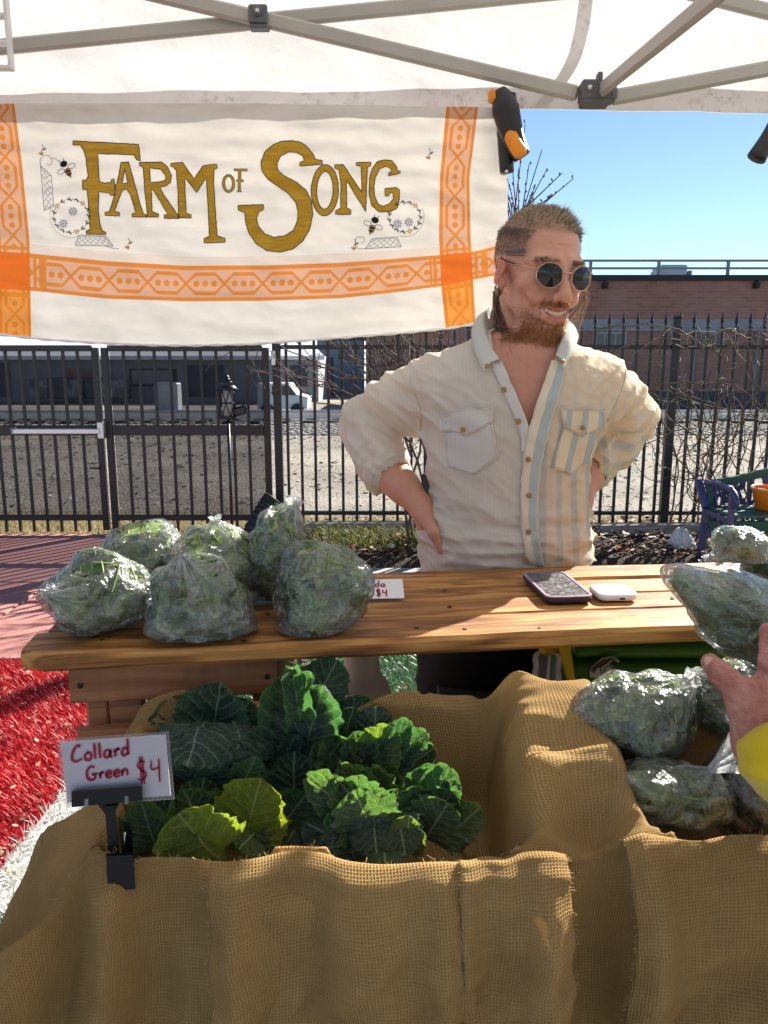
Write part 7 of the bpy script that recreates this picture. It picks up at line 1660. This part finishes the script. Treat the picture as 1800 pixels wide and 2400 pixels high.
def lay(poly, off, step=9, holes=()):
    v2, f2 = cdt(dense(poly, step * .8, True), step); P = [hit(x, y, off) for x, y in v2]; ok = [i for i, p in enumerate(P) if p is not None]
    if not ok: return None
    A = np.array([v2[i] for i in ok])
    for i, p in enumerate(P):
        if p is None: j = ok[int(np.argmin(((A - v2[i]) ** 2).sum(1)))]; P[i] = ony(v2[i][0], v2[i][1], P[j][1])
    P = np.array(P)
    for _ in range(1): P = P
    return P, [tuple(q) for q in f2.tolist()]
def thick(P, F, d):   # give a laid patch an edge
    n = len(P); back = P + np.array([0, d, 0]); ed = {}
    for f in F:
        for a, b in zip(f, f[1:] + f[:1]): ed[(a, b)] = ed.get((b, a), 0) and 0 or 1
    B = [(a, b) for (a, b) in ed if (b, a) not in ed]
    return np.vstack([P, back]), F + [(b, a, a + n, b + n) for a, b in B]
def m_patch(name, stripes, base, blue, per=None, uoff=0):
    t = T(name); p = t.obj(); l = t.xyz(t.av('pxy')); n = t.noise(p, 420, 2); c = base
    if stripes == 'pin': c = t.mix(((l[0] * 1.05).sin() * .5 + .5) * .45, base, blue)
    elif stripes == 'wide': c = t.mix(t.lin(((l[0] / 38.0).fr() - .5).abs(), .17, .20, 1, 0), base, blue)
    elif stripes == 'half': c = t.mix((l[0] > .45) * (l[0] < .95), base, blue)
    elif stripes == 'plain': c = t.mix(n * .2, base, blue)
    return t.done(t.ms(.22, t.pr(c, .85, .15, t.bump(n, .3, .001)), t.trl(c)))
CRM, BLU = (.76, .70, .62), (.46, .52, .54)
M_pin = m_patch('pinstripe cotton', 'pin', (.74, .69, .64), (.52, .55, .60)); M_wide = m_patch('striped cotton patch', 'wide', (.80, .68, .50), BLU); M_plk = m_patch('striped placket cotton', 'half', (.80, .70, .56), BLU); M_cream = m_patch('cream cotton patch', 'plain', CRM, (.5, .46, .42)); M_den = m_patch('pale denim collar', 'plain', (.62, .61, .57), (.40, .45, .50))
M_btn = flat('amber button', (.34, .18, .05), .3, .5, var=.3, sc=200); M_seam = flat('seam thread', (.60, .52, .42), .8)
def patch(nm, poly, off, m, par, pin=None, th=.0025, rot=0.0):
    r_ = lay(poly, off)
    if r_ is None: return
    P, F = r_; px1, py1 = to_px(P); V2, F2 = thick(P, F, th); c, s = math.cos(rot), math.sin(rot); pxy = np.column_stack([px1 * c + py1 * s, py1]); pxy = np.vstack([pxy, pxy]); o = part(nm, V2, F2, m, par, attrs={'pxy': pxy}); 
    mb = MB(); q = dense(poly, 6, True); cen = q.mean(0); q = cen + (q - cen) * .93; pts = [hit(x, y, off + .0008) for x, y in q]; pts = [p for p in pts if p is not None]
    if len(pts) > 4: mb.add(*tube(np.array(pts + pts[:1]), .0007, 4, False)); mb.build('stitching', M_seam, o)
    return o
pkl = patch('pocket', [(1040, 1005), (1092, 1015), (1152, 985), (1168, 1072), (1110, 1112), (1052, 1094)], .0035, M_pin, shirt); patch('pocket_flap', [(1033, 975), (1092, 958), (1155, 955), (1156, 990), (1092, 1021), (1034, 1008)], .0070, M_pin, shirt)
patch('pocket', [(1318, 995), (1362, 1015), (1402, 1000), (1380, 1078), (1338, 1113), (1291, 1095)], .0035, M_wide, shirt, rot=.22); patch('pocket_flap', [(1312, 960), (1360, 961), (1410, 963), (1409, 1000), (1362, 1022), (1318, 1000)], .0070, M_wide, shirt, rot=.1)
def strip(nm, left, right, off, m, par, n=46, k=7):
    Lp, Rp = spline(left, n), spline(right, n); V = []; pxy = []; last = None
    for i in range(n):
        for j in range(k):
            u = j / (k - 1); q = Lp[i] * (1 - u) + Rp[i] * u; h = hit(q[0], q[1], off); h = h if h is not None else (ony(q[0], q[1], last[1]) if last is not None else ony(q[0], q[1], 1.47)); V.append(h); last = h; pxy.append((u, i / n))
    V = np.array(V); G = grid(n, k).tolist(); V2, F2 = thick(V, [tuple(g) for g in G], .003); return part(nm, V2, F2, m, par, attrs={'pxy': np.vstack([pxy, pxy])})
strip('placket', [(1292, 846), (1278, 885), (1258, 940), (1238, 1005), (1226, 1070), (1219, 1150), (1221, 1230), (1232, 1318)], [(1326, 850), (1316, 900), (1298, 962), (1280, 1030), (1266, 1100), (1258, 1180), (1262, 1260), (1278, 1330)], .0055, M_plk, shirt)
strip('placket', [(1150, 852), (1165, 890), (1192, 950), (1216, 1005), (1222, 1060)], [(1176, 850), (1192, 885), (1216, 940), (1238, 1000), (1240, 1055)], .0040, M_pin, shirt, 34, 5)
for x, y in ((1180, 916), (1213, 988), (1236, 1075), (1236, 1160), (1238, 1250), (1231, 1306), (1090, 1006), (1361, 1004)):
    h = hit(x, y, .0082 if x not in (1090, 1361) else .0112)
    if h is None: continue
    v, f = lathe([(.0050, 0), (.0056, .0012), (.0050, .0024), (.0036, .0020)], 12); bt = part('button', (v @ rotx(R(82)).T) + h, f, M_btn, shirt)
    mb = MB(); [mb.add(*lathe([(.0006, .0021), (.0006, .0027)], 6, (dx, dy, 0))) for dx in (-.0014, .0014) for dy in (-.0014, .0014)]; vv_ = mb.V() @ rotx(R(82)).T + h; part('button_holes', vv_, mb.f, M_cap, bt)
# shoulder seams
for pts in ([(960, 880), (972, 920), (985, 965), (985, 1010)], [(1468, 850), (1462, 900), (1445, 945), (1425, 985)]):
    q = [hit(x, y, .001) for x, y in spline(pts, 30)]; q = [p for p in q if p is not None]
    if len(q) > 5: v, f = tube(np.array(q), .0014, 5, False); part('seam', v, f, M_seam, shirt)
# collar
fold = [ony(1170, 842, 1.478), ony(1143, 795, 1.505), ony(1133, 752, 1.56), np.array([.222, 1.655, 1.572]), np.array([.285, 1.682, 1.578]), np.array([.345, 1.66, 1.572]), ony(1322, 752, 1.575), ony(1318, 790, 1.515), ony(1302, 832, 1.482)]
edge = [ony(1133, 872, 1.463), ony(1112, 815, 1.500), ony(1106, 780, 1.575), np.array([.198, 1.675, 1.530]), np.array([.285, 1.705, 1.535]), np.array([.372, 1.68, 1.530]), ony(1352, 782, 1.585), ony(1345, 820, 1.510), ony(1322, 862, 1.462)]
inn = [ony(1176, 866, 1.486), ony(1156, 830, 1.515), ony(1150, 795, 1.565), np.array([.232, 1.645, 1.515]), np.array([.285, 1.668, 1.52]), np.array([.336, 1.65, 1.515]), ony(1310, 795, 1.575), ony(1306, 825, 1.520), ony(1297, 850, 1.49)]
nC = 70; Fo, Ed, In = spline(fold, nC), spline(edge, nC), spline(inn, nC); rows = []
for u in np.linspace(0, 1, 6): rows.append(In * (1 - u) + Fo * u)
up_ = np.array([0, 0, .004])
for u in np.linspace(.12, 1, 7): rows.append(Fo * (1 - u) + Ed * u + up_ * math.sin(u * math.pi) + (Ed - In) / np.linalg.norm(Ed - In, axis=1, keepdims=True) * .006 * math.sin(u * math.pi))
Cv = np.stack(rows, 1); Cv = Cv + .0012 * fbm(Cv, 40, 2, 3)[..., None]; c0_ = Cv.reshape(-1, 3); sol = np.vstack([c0_]); colr = part('collar', c0_, grid(nC, 13), M_den, shirt, attrs={'pxy': np.zeros((len(c0_), 2))})
for q in (ony(1142, 858, 1.462), ony(1318, 848, 1.460)): v, f = lathe([(.0045, 0), (.0048, .0012), (.0035, .0018)], 10); part('button', (v @ rotx(R(80)).T) + q, f, M_btn, colr)
v, f = tube(Ed + [0, -.0006, .0012], .0009, 4, False); part('collar_stitching', v, f, M_seam, colr)
# ---- trousers and boots
def pants(p):
    d = None
    z = p[:, 2]; a = np.interp(z, [.75, .95, 1.06], [.155, .160, .158]); hip = (np.sqrt(((p[:, 0] - .256) / a) ** 2 + ((p[:, 1] - MY) / .105) ** 2) - 1) * .105; d = np.maximum(hip, np.maximum(z - 1.04, .80 - z))
    for s in (-1, 1):
        d = smin(d, chain(p, [(.256 + s * .085, MY, .86), (.256 + s * .115, MY + .01, .48), (.256 + s * .14, MY + .03, .07)], [.092, .070, .062], .03), .04)
    return np.maximum(d - .004 * ridge(p * [1, 1, 1.5], 9, 2, 3), .05 - p[:, 2])
pv_, pf_ = surfnet(pants, (-.02, 1.40, .04), (.54, 1.76, 1.06), .009); M_jean = flat('dark charcoal trousers', (.022, .019, .019), .85, .2, sc=25, var=.25, bump=.3, bsc=400); part('trousers', pv_, pf_, M_jean, man)
M_boot = flat('dark boot leather', (.02, .014, .01), .5)
for s in (-1, 1):
    c = (.256 + s * .14, MY + .03, 0); bvv, bff = surfnet(lambda p: smin(smin(ell(p, (c[0], c[1] - .08, .045), (.045, .11, .042)), cap(p, (c[0], c[1], .05), (c[0], c[1], .11), .05), .03), ell(p, (c[0], c[1], .03), (.042, .06, .03)), .02), (c[0] - .07, c[1] - .22, -.01), (c[0] + .07, c[1] + .09, .18), .008); part('boot', bvv, bff, M_boot, man)

# ---- sunglasses
M_goldm = flat('rose gold wire', (.62, .36, .24), .25, .5, 1.0, var=.05)
def m_lens():
    t = T('dark sunglass lens'); return t.done(t.pr((.008, .008, .012), .05, .42))
M_lens = m_lens(); gl_ = thing('sunglasses', H2W([0, .115, 0]), 'wire rim sunglasses with dark angular lenses on the face', 'sunglasses')
def octo(cx, n=48):
    a = np.linspace(0, 2 * math.pi, n, endpoint=False); k = .5 * (a / (math.pi / 4)); sec = math.pi / 4; ph = (a + sec / 2) % sec - sec / 2; r = .0255 * (.965 / np.cos(ph) * .55 + .45)
    x = cx + r * np.cos(a) * .98; z = -.005 + r * np.sin(a) * .88; y = .112 - 1.6 * (x) ** 2 * 2.2 - .10 * (z + .006) * .6
    return np.column_stack([x, y, z])
for s in (1, -1):
    q = octo(s * .0345); Wq = H2W(q); v, f = tube(np.vstack([Wq, Wq[:2]]), .00095, 8, False); part('rim', v, f, M_goldm, gl_)
    c = q.mean(0) + [0, .0025, 0]; rings = [H2W(q * (1 - u) + c * u + np.array([0, .0022 * (1 - (1 - u) ** 2), 0])) for u in (0, .25, .5, .75, .97)]; V = np.concatenate(rings); n = len(q); F = [(i * n + k, i * n + (k + 1) % n, (i + 1) * n + (k + 1) % n, (i + 1) * n + k) for i in range(4) for k in range(n)]; part('lens', V, F, M_lens, gl_)
    e0 = np.array([s * .0605, q[0, 1] if s > 0 else octo(-.0345)[24, 1], .004]); tq = spline([e0, (s * .0715, .082, .006), (s * .0800, .030, .009), (s * .0835, -.005, .017), (s * .081, -.022, .002)], 22); v, f = tube(H2W(tq), np.r_[np.full(16, .0011), np.full(6, .0018)], 7, False); part('temple', v, f, M_goldm, gl_)
    v, f = tube(H2W(spline([(s * .0735, .066, .0065), (s * .0775, .045, .008), (s * .0815, .018, .012), (s * .0835, -.003, .0172)], 12)), .0017, 7); part('temple_tip', v, f, M_ink, gl_)
    v, f = tube(H2W(spline([(s * .0125, .1065, -.002), (s * .0105, .104, -.008), (s * .0108, .1035, -.014)], 8)), .0018, 6); part('nose_pad', v, f, M_goldm, gl_)
v, f = tube(H2W(spline([(.0095, .1105, -.001), (.004, .1165, .0025), (-.004, .1165, .0025), (-.0095, .1105, -.001)], 12)), .0013, 7); part('bridge', v, f, M_goldm, gl_)

# ---- hair, beard
def m_hair(name, a, b, tr=.35):
    t = T(name); v = t.af('var'); c = t.ramp(v, [(0, a), (1, b)]); return t.done(t.ms(tr, t.pr(c, .38, .5), t.trl(t.mix(.5, c, (.8, .5, .25)))))
M_hair = m_hair('ash blond hair', (.10, .066, .038), (.50, .39, .25)); M_hairS = m_hair('clipped brown hair', (.075, .05, .033), (.16, .115, .08), .15); M_beard = m_hair('auburn beard hair', (.20, .075, .024), (.52, .23, .08)); M_long = m_hair('long brown hair', (.035, .021, .014), (.12, .075, .045), .2)
hq = W2H(sv); hn = vnormals(sv, sf_); hnl = hn @ HM
if (hnl * (hq - [0, -.01, 0]))[hq[:, 2] > .05].sum() < 0: hnl = -hnl
def strands(idx, dirf, length, r, rad, seg=3, seed=0, grav=0.0, jit=.25, kd=.45, kn=.75):
    rs = np.random.RandomState(seed); n = len(idx); P0_ = hq[idx] + rs.randn(n, 3) * .0012; N = hnl[idx]; D = dirf(hq[idx], N); D = D + rs.randn(n, 3) * jit; D /= np.linalg.norm(D, axis=1, keepdims=True); L = length(hq[idx]) * (.6 + .7 * rs.rand(n))
    pts = [P0_ - N * .001]; d = D * kd + N * kn; d /= np.linalg.norm(d, axis=1, keepdims=True)
    for k in range(seg):
        pts.append(pts[-1] + d * (L / seg)[:, None]); d = d * .45 + D * .7 + np.array([0, 0, -grav]); d = d + rs.randn(n, 3) * jit * .3; d /= np.linalg.norm(d, axis=1, keepdims=True)
    side = np.cross(D, N + rs.randn(n, 3) * .5); side /= np.linalg.norm(side, axis=1, keepdims=True); m_ = seg + 1; V = np.zeros((n, m_ * 2, 3))
    for k, p in enumerate(pts): w_ = rad * (1 - .75 * k / seg); V[:, 2 * k] = p - side * w_; V[:, 2 * k + 1] = p + side * w_
    F = (np.arange(n)[:, None, None] * (2 * m_) + np.array([(2 * k, 2 * k + 1, 2 * k + 3, 2 * k + 2) for k in range(seg)])[None]).reshape(-1, 4)
    return H2W(V.reshape(-1, 3)), F, np.repeat(rs.rand(n), 2 * m_)
rs_ = np.random.RandomState(2)
ax_ = np.abs(hq[:, 0]); hl = .066 + .10 * ax_          # hairline height at the front
topm = (hq[:, 2] > np.where(hq[:, 1] > .045, hl + (hq[:, 1] - .045) * .30, .070 + .25 * (ax_ - .05).clip(0))) & (ax_ < .066) & (hq[:, 1] < .088)
ti = np.where(topm)[0]; ti = ti[rs_.randint(0, len(ti), 9000)]
clump = lambda q: np.column_stack([pn(q, 60, 1), pn(q, 60, 2), pn(q, 60, 3)])
dtop = lambda q, N: np.column_stack([-.55 + 0 * q[:, 0], -.60 + 0 * q[:, 0], .05 + 0 * q[:, 0]]) + clump(q) * .35
V, F, a = strands(ti, dtop, lambda q: .019 + .012 * sstep(q[:, 1], -.02, .06), 1, .00065, 4, 1, .0, .12, .80, .42); part('hair', V, F, M_hair, man, attrs={'var': a})
sidem = (hq[:, 2] > .022) & (hq[:, 2] < .085) & (hq[:, 1] < .050 + .0025 * rs_.randn(len(hq))) & (ax_ > .045) & ~topm | ((hq[:, 1] < -.05) & (hq[:, 2] > -.02) & ~topm)
si = np.where(sidem)[0]; si = si[rs_.randint(0, len(si), 9000)]; V, F, a = strands(si, lambda q, N: np.column_stack([0 * q[:, 0], -.9 + 0 * q[:, 0], -.55 + 0 * q[:, 0]]) - N * .35, lambda q: .0040 + .012 * sstep(q[:, 2], .045, .085), 1, .00045, 2, 3, 0, .10); part('clipped_hair', V, F, M_hairS, man, attrs={'var': a})
bm = beard_mask(hq); bi = np.where(bm > .04)[0]; bi = bi[rs_.randint(0, len(bi), 11000)]; bi = bi[rs_.rand(len(bi)) < bm[bi]]
V, F, a = strands(bi, lambda q, N: np.column_stack([.35 * np.sign(q[:, 0]) * 0, .25 + 0 * q[:, 0], -.95 + 0 * q[:, 0]]) + clump(q) * .35, lambda q: np.where(q[:, 2] > -.063, .0060, .0045 + .0055 * sstep(-q[:, 2], .085, .125) * sstep(q[:, 1], .03, .065)), 1, .0006, 3, 4, .15, .28); part('beard', V, F, M_beard, man, attrs={'var': a})
# eyebrows
eb = np.where((np.abs(hq[:, 2] - .021 + 3.0 * (ax_ - .03) ** 2 * 2) < .0045) & (ax_ > .012) & (ax_ < .052) & (hq[:, 1] > .06))[0]
for sg_ in (-1, 1):
    es = eb[hq[eb, 0] * sg_ > 0]; es = es[rs_.randint(0, len(es), 240)]; V, F, a = strands(es, lambda q, N: np.column_stack([np.sign(q[:, 0]), -.3 + 0 * q[:, 0], .25 + 0 * q[:, 0]]), lambda q: .007 + 0 * q[:, 0], 1, .0004, 2, 5); part('eyebrow', V, F, M_hairS, man, attrs={'var': a})
# long hair at the nape, falling on both sides of the neck
mb = MB(); rl = np.random.RandomState(6)
for k in range(150):
    s = 1 if k < 120 else -1; x0 = s * rl.uniform(.010, .050 if s > 0 else .066); p0 = np.array([x0, -.082 + .35 * max(0, abs(x0) - .03) + rl.randn() * .005, rl.uniform(-.07, -.035) if s > 0 else rl.uniform(.0, .03)]); w0 = H2W(p0)
    if s > 0: e = np.array([.240, 1.520, 1.478]) + np.array([rl.randn() * .012, rl.randn() * .012, rl.uniform(-.02, .05)]); mdl = ony(1174 + rl.randn() * 7, 772 + rl.randn() * 10, 1.585) + rl.randn(3) * .004
    else: e = np.array([.375, 1.615, 1.515]) + rl.randn(3) * .012; mdl = ony(1372 + rl.randn() * 6, 690 + rl.randn() * 8, 1.635)
    q = spline([w0, (w0 * .55 + mdl * .45) + np.array([0, .016, .004]), mdl, e], 12); wv_ = rl.uniform(.0006, .0013); sd_ = np.cross(np.gradient(q, axis=0), [.3 * rl.randn(), 1, .2]); sd_ /= np.linalg.norm(sd_, axis=1, keepdims=True); V2 = np.empty((24, 3)); tap = np.linspace(1, .35, 12)[:, None] * wv_; V2[0::2] = q - sd_ * tap; V2[1::2] = q + sd_ * tap; mb.add(V2, [(2 * i, 2 * i + 1, 2 * i + 3, 2 * i + 2) for i in range(11)], a=rl.rand())
mb.build('long_hair', M_long, man)
# two dark bars at the temple
head_bvh = BVHTree.FromPolygons([tuple(p) for p in sv], [tuple(q) for q in sf_.tolist()]); mb = MB()
def hhit(px, py, off):
    r = Vector(ray(px, py)).normalized(); h, n, i, d = head_bvh.ray_cast(Vector(CAMP), r)
    if h is None: return ony(px, py, 1.5)
    return np.array(h + (n if n.dot(r) < 0 else -n) * off)
for (xa, ya), (xb, yb_), th_ in (((1184, 590), (1231, 588), 7), ((1186, 598), (1231, 599), 2.2)):
    q = dense([(xa, ya), (xb, yb_)], 4); v2, f2 = ribbon2(q, th_); mb.add(np.array([hhit(x, y, .0012) for x, y in v2]), f2)
mb.build('temple_bars', flat('slate ink', (.09, .10, .105), .7), man)

# ------------------------------------------------------------------ the customer reaching in from the right
M_hand = None
def m_hand():
    t = T('ruddy hand skin'); p = t.obj(); n = t.noise(p, 120, 4, .7); l = t.noise(p, 30, 3); n2 = t.noise(t.vscale(p, (1, 1, 3)), 260, 3)
    c = t.ramp(l * .6 + n * .4, [(.35, (.34, .11, .085)), (.5, (.46, .19, .15)), (.65, (.56, .29, .23))]); return t.done(t.pr(c, t.lin(n, .2, .8, .40, .56), .4, t.bump(n * .5 + n2 * .8, .9, .0024), Subsurface_Weight=.12, Subsurface_Scale=.01, Subsurface_Radius=(1.0, .35, .18)))
h_ = lambda x, y, Y: ony(x, y, Y)
cu = thing('person', (1.0, .30, 0), 'person in a yellow jacket reaching in with one open hand', 'person')
WR2 = h_(1786, 1748, .755); ELB = np.array([.66, .42, 1.00]); SHD = np.array([.86, .26, 1.34])
TH = [h_(1790, 1672, .765), h_(1738, 1622, .765), h_(1690, 1580, .775), h_(1664, 1552, .785)]
def chand(p):
    d = chain(p, [ELB, WR2 + (ELB - WR2) * .35, WR2], [.046, .034, .030], .02); pc_ = h_(1800, 1668, .775)
    d = smin(d, ell(p, pc_, (.036, .019, .044), roty(-.35)), .02); d = smin(d, ell(p, h_(1762, 1668, .762), (.022, .016, .030), roty(-.7)), .016)
    d = smin(d, chain(p, TH, [.0175, .0142, .0118, .0092], .008), .012)
    for k, (x, y0, y1, L) in enumerate(((1806, 1612, 1478, 1), (1845, 1600, 1465, 1), (1880, 1612, 1490, 1), (1910, 1635, 1535, 1))):
        a = h_(x - 4, y0, .785); m1 = h_(x - 2 + k * 2, (y0 + y1) / 2 + 6, .775 + .002 * k); e = h_(x - 6 + k * 3, y1, .795); d = smin(d, chain(p, [h_(x - 14 * (k < 1) - 8, y0 + 46, .782), a, m1, e], [.0130, .0112, .0102, .0085], .006), .008)
    d = smin(d, chain(p, [ELB, SHD, (1.0, .24, 1.40), (1.02, .23, 1.50)], [.046, .055, .06, .05], .02), .02); d = smin(d, ell(p, (1.02, .22, 1.66), (.078, .098, .115)), .03)
    return d - .0006 * ridge(p, 70, 2, 4)
hv, hf = surfnet(chand, (.30, .08, .88), (1.14, .84, 1.80), .0034); hv, hf = largest(hv, hf)
part('body', hv, hf, m_hand(), cu)
M_nail2 = flat('finger nail', (.62, .36, .29), .3, .5)
tn = TH[3] + (CAMP - TH[3]) / np.linalg.norm(CAMP - TH[3]) * .0078; vN, fN = surfnet(lambda p: ell(p, tn, (.0055, .0022, .0075), roty(-.75)), tn - .012, tn + .012, .0012, slop=3); part('thumb_nail', vN, fN, M_nail2, cu)
def m_fleece():
    t = T('yellow fleece'); p = t.obj(); n = t.noise(p, 180, 4, .8); b = t.noise(p, 14, 3); c = t.ramp(b, [(.3, (.52, .36, .004)), (.7, (.66, .48, .012))]); return t.done(t.pr(c, .95, .1, t.bump(n + b * .5, .6, .002), Sheen_Weight=.3))
def jacket(p):
    cf = WR2 + (ELB - WR2) * .06; dr = (ELB - WR2) / np.linalg.norm(ELB - WR2)
    d = chain(p, [cf, cf + dr * .055, ELB * .6 + WR2 * .4, ELB, SHD], [.041, .051, .056, .064, .080], .03)
    h = (p - cf) @ dr; rad = np.linalg.norm(p - cf - h[:, None] * dr, axis=1); d = smin(d, np.hypot(np.maximum(rad - .034, 0), h - .004) - .011, .012)
    tz = p[:, 2]; a = np.interp(tz, [.85, 1.1, 1.3, 1.42, 1.48], [.19, .18, .20, .17, .09]); b = np.interp(tz, [.85, 1.1, 1.3, 1.42, 1.48], [.14, .13, .13, .11, .07]); to = (np.sqrt(((p[:, 0] - 1.02) / a) ** 2 + ((p[:, 1] - .25) / b) ** 2) - 1) * b; to = np.maximum(to, np.maximum(tz - 1.49, .82 - tz)); d = smin(d, to, .05)
    d = smin(d, chain(p, [(1.20, .26, 1.38), (1.27, .28, 1.12), (1.22, .20, .90)], [.075, .06, .05], .02), .04)
    nr = np.abs(d) < .03; d[nr] = d[nr] - .006 * ridge(p[nr] * [1, 1, 1.4], 13, 2, 8) - .003 * fbm(p[nr], 30, 2, 2); return d
jv, jf = surfnet(jacket, (.28, .0, .80), (1.36, .84, 1.53), .0065); part('jacket', jv, jf, m_fleece(), cu)
lv2, lf2 = surfnet(lambda p: np.minimum(chain(p, [(.94, .26, .86), (.93, .28, .48), (.92, .30, .04)], [.09, .07, .055]), chain(p, [(1.10, .25, .86), (1.12, .25, .48), (1.13, .24, .04)], [.09, .07, .055])), (.80, .12, -.01), (1.26, .42, .98), .014); part('trousers', lv2, lf2, M_jean, cu)
hv3, hf3 = surfnet(lambda p: np.maximum(ell(p, (1.02, .205, 1.69), (.086, .102, .105)) - .004 * ridge(p, 30, 2, 3), -(p[:, 2] - 1.66 - .3 * (p[:, 1] - .25))), (.90, .06, 1.60), (1.14, .36, 1.82), .01); part('hair', hv3, hf3, M_hairS, cu, attrs={'var': np.full(len(hv3), .5)})

# ------------------------------------------------------------------ bench, bucket and litter behind
M_purp = flat('purple iron paint', (.06, .055, .14), .4, .5, sc=8, var=.15); M_teal = flat('dark green bench paint', (.012, .085, .055), .4, .5, sc=8, var=.15)
bY = 5.72; bb = onz(1655, 1318, 0); bY = bb[1]; Bq = lambda x, y, dy=0: ony(x, y, bY + dy)
bn2 = thing('garden_bench', (bb[0] + .6, bY, 0), 'garden bench with purple cast iron ends and green rails', 'bench')
xl = Bq(1652, 1200)[0]; zt_ = Bq(1650, 1128)[2]; Lb = 1.16
for x in (xl, xl + Lb):
    mb = MB(); mb.add(*beam((x, bY + .02, 0), (x, bY - .02, .42), .045, .05, .008, (1, 0, 0))); mb.add(*beam((x, bY - .02, .42), (x - .03, bY + .10, zt_), .045, .05, .008, (1, 0, 0))); mb.add(*beam((x, bY - .45, 0), (x, bY - .42, .60), .04, .04, .008, (1, 0, 0)))
    mb.add(*tube(spline([(x, bY + .02, .60), (x, bY - .2, .63), (x, bY - .42, .61), (x, bY - .50, .55), (x, bY - .46, .50)], 20), .02, 8)); mb.add(*beam((x, bY, .40), (x, bY - .44, .40), .03, .04, .005))
    mb.add(*tube(spline([(x, bY - .05, .3), (x, bY - .2, .2), (x, bY - .35, .3), (x, bY - .25, .36)], 16), .012, 6)); mb.build('end_frame', M_purp, bn2, False)
def crest(u): return zt_ - .035 + .10 * np.exp(-((u - .5) / .28) ** 2)
us = np.linspace(0.02, .98, 40); pts = np.array([(xl + Lb * u, bY + .08, crest(u)) for u in us]); V = []
for p in pts:
    for dy, dz in ((-.015, -.03), (.015, -.03), (.015, .03), (-.015, .03)): V.append(p + [0, dy, dz])
part('top_rail', V, [(i * 4 + k, i * 4 + (k + 1) % 4, (i + 1) * 4 + (k + 1) % 4, (i + 1) * 4 + k) for i in range(39) for k in range(4)] + [(3, 2, 1, 0), (156, 157, 158, 159)], M_teal, bn2, False)
zb_ = Bq(1700, 1232)[2]; v, f = box((xl + Lb / 2, bY + .01, zb_), (Lb * .96, .03, .075), None, .005); part('lower_rail', v, f, M_teal, bn2, False)
for u in (.045, .955): v, f = beam((xl + Lb * u, bY + .01, zb_), (xl + Lb * u, bY + .075, crest(u) - .02), .05, .028, .004, (0, 1, 0)); part('side_rail', v, f, M_teal, bn2, False)
mb = MB(); rb = np.random.RandomState(14); pz = lambda u, w_: (xl + Lb * u, bY + .012 + .06 * w_, zb_ + .035 + (crest(u) - .055 - zb_) * w_)
for k in range(15):
    u0 = .08 + .84 * k / 14; q = spline([pz(u0, 0), pz(min(.93, max(.07, u0 + rb.uniform(-.06, .06))), .5), pz(u0, 1)], 9); mb.add(*tube(q, .014, 6))
for k in range(44):
    u, w_ = rb.uniform(.07, .93), rb.uniform(.05, .95); a = rb.uniform(0, 3.14); c = np.array(pz(u, w_)); pr2 = [(math.cos(b) * .040 * (1 + .2 * math.cos(3 * b)), math.sin(b) * .022) for b in np.linspace(0, 6.283, 12, endpoint=False)]; v, f = prism(pr2, c, (math.cos(a), 0, math.sin(a)), (-math.sin(a), 0, math.cos(a)), .012); mb.add(v, f)
mb.add(*tube([pz(u, .5 + .25 * math.sin(u * 19)) for u in np.linspace(.06, .94, 50)], .012, 6))
v, f = prism([(-.15, -.06), (.15, -.06), (.17, .02), (.1, .09), (0, .12), (-.1, .09), (-.17, .02)], pz(.5, .5), (1, 0, 0), (0, 0, 1), .014); mb.add(v, f)
mb.build('cast_panel', M_purp, bn2, False)
for k in range(4): v, f = box((xl + Lb / 2, bY - .06 - .11 * k, .435), (Lb * 1.0, .085, .022), None, .004); part('seat_slat', v, f, M_teal, bn2, False)
M_obk = flat('orange plastic', (.80, .20, .008), .4, .4); M_pal = flat('pale orange rim', (.85, .48, .18), .45)
bk = thing('orange_bucket', Bq(1800, 1300, -.22), 'orange bucket with a pale rim standing on the bench seat', 'bucket'); c = Bq(1802, 1285, -.22); c[2] = .448
v, f = lathe([(.11, 0), (.115, .005), (.15, .15)], 28, c); part('body', v, f[:-1], M_obk, bk); v, f = tube([(c[0] + .15 * math.cos(q), c[1] + .15 * math.sin(q), c[2] + .152) for q in np.linspace(0, 6.283, 33)], .009, 8); part('rim', v, f, M_pal, bk)
# crumpled plastic on the mulch
cp = onz(1595, 1283, .06); th = np.linspace(0, 2 * math.pi, 60, endpoint=False); ph = np.linspace(.02, math.pi - .02, 46); TT, PP = np.meshgrid(th, ph, indexing='ij'); D = np.stack([np.sin(PP) * np.cos(TT), np.sin(PP) * np.sin(TT), np.cos(PP)], -1)
rr = 1 + .25 * fbm(D, 1.4, 2, 40) + .16 * ridge(D, 2.2, 3, 41); Q = D * rr[..., None] * [.085, .06, .095]; Q[..., 0] *= 1 - .35 * np.clip(Q[..., 2] / .09, -.3, 1); Q[..., 2] = np.maximum(Q[..., 2], -.05); ids = np.arange(60 * 46).reshape(60, 46); nx = np.roll(ids, -1, 0)
def m_poly(): t = T('crumpled white polythene'); p = t.obj(); n = t.noise(p, 40, 4, .6, 1.0); nm = t.bump(n, .8, .02); return t.done(t.ms(.4, t.pr((.74, .77, .82), .25, .5, nm), t.trl((.8, .83, .88), nm)))
part('plastic_bag', (Q + cp + [0, 0, .05]).reshape(-1, 3), np.stack([ids[:, :-1], ids[:, 1:], nx[:, 1:], nx[:, :-1]], -1).reshape(-1, 4), m_poly(), label='crumpled white plastic bag lying on the leafy mulch', cat='plastic bag')
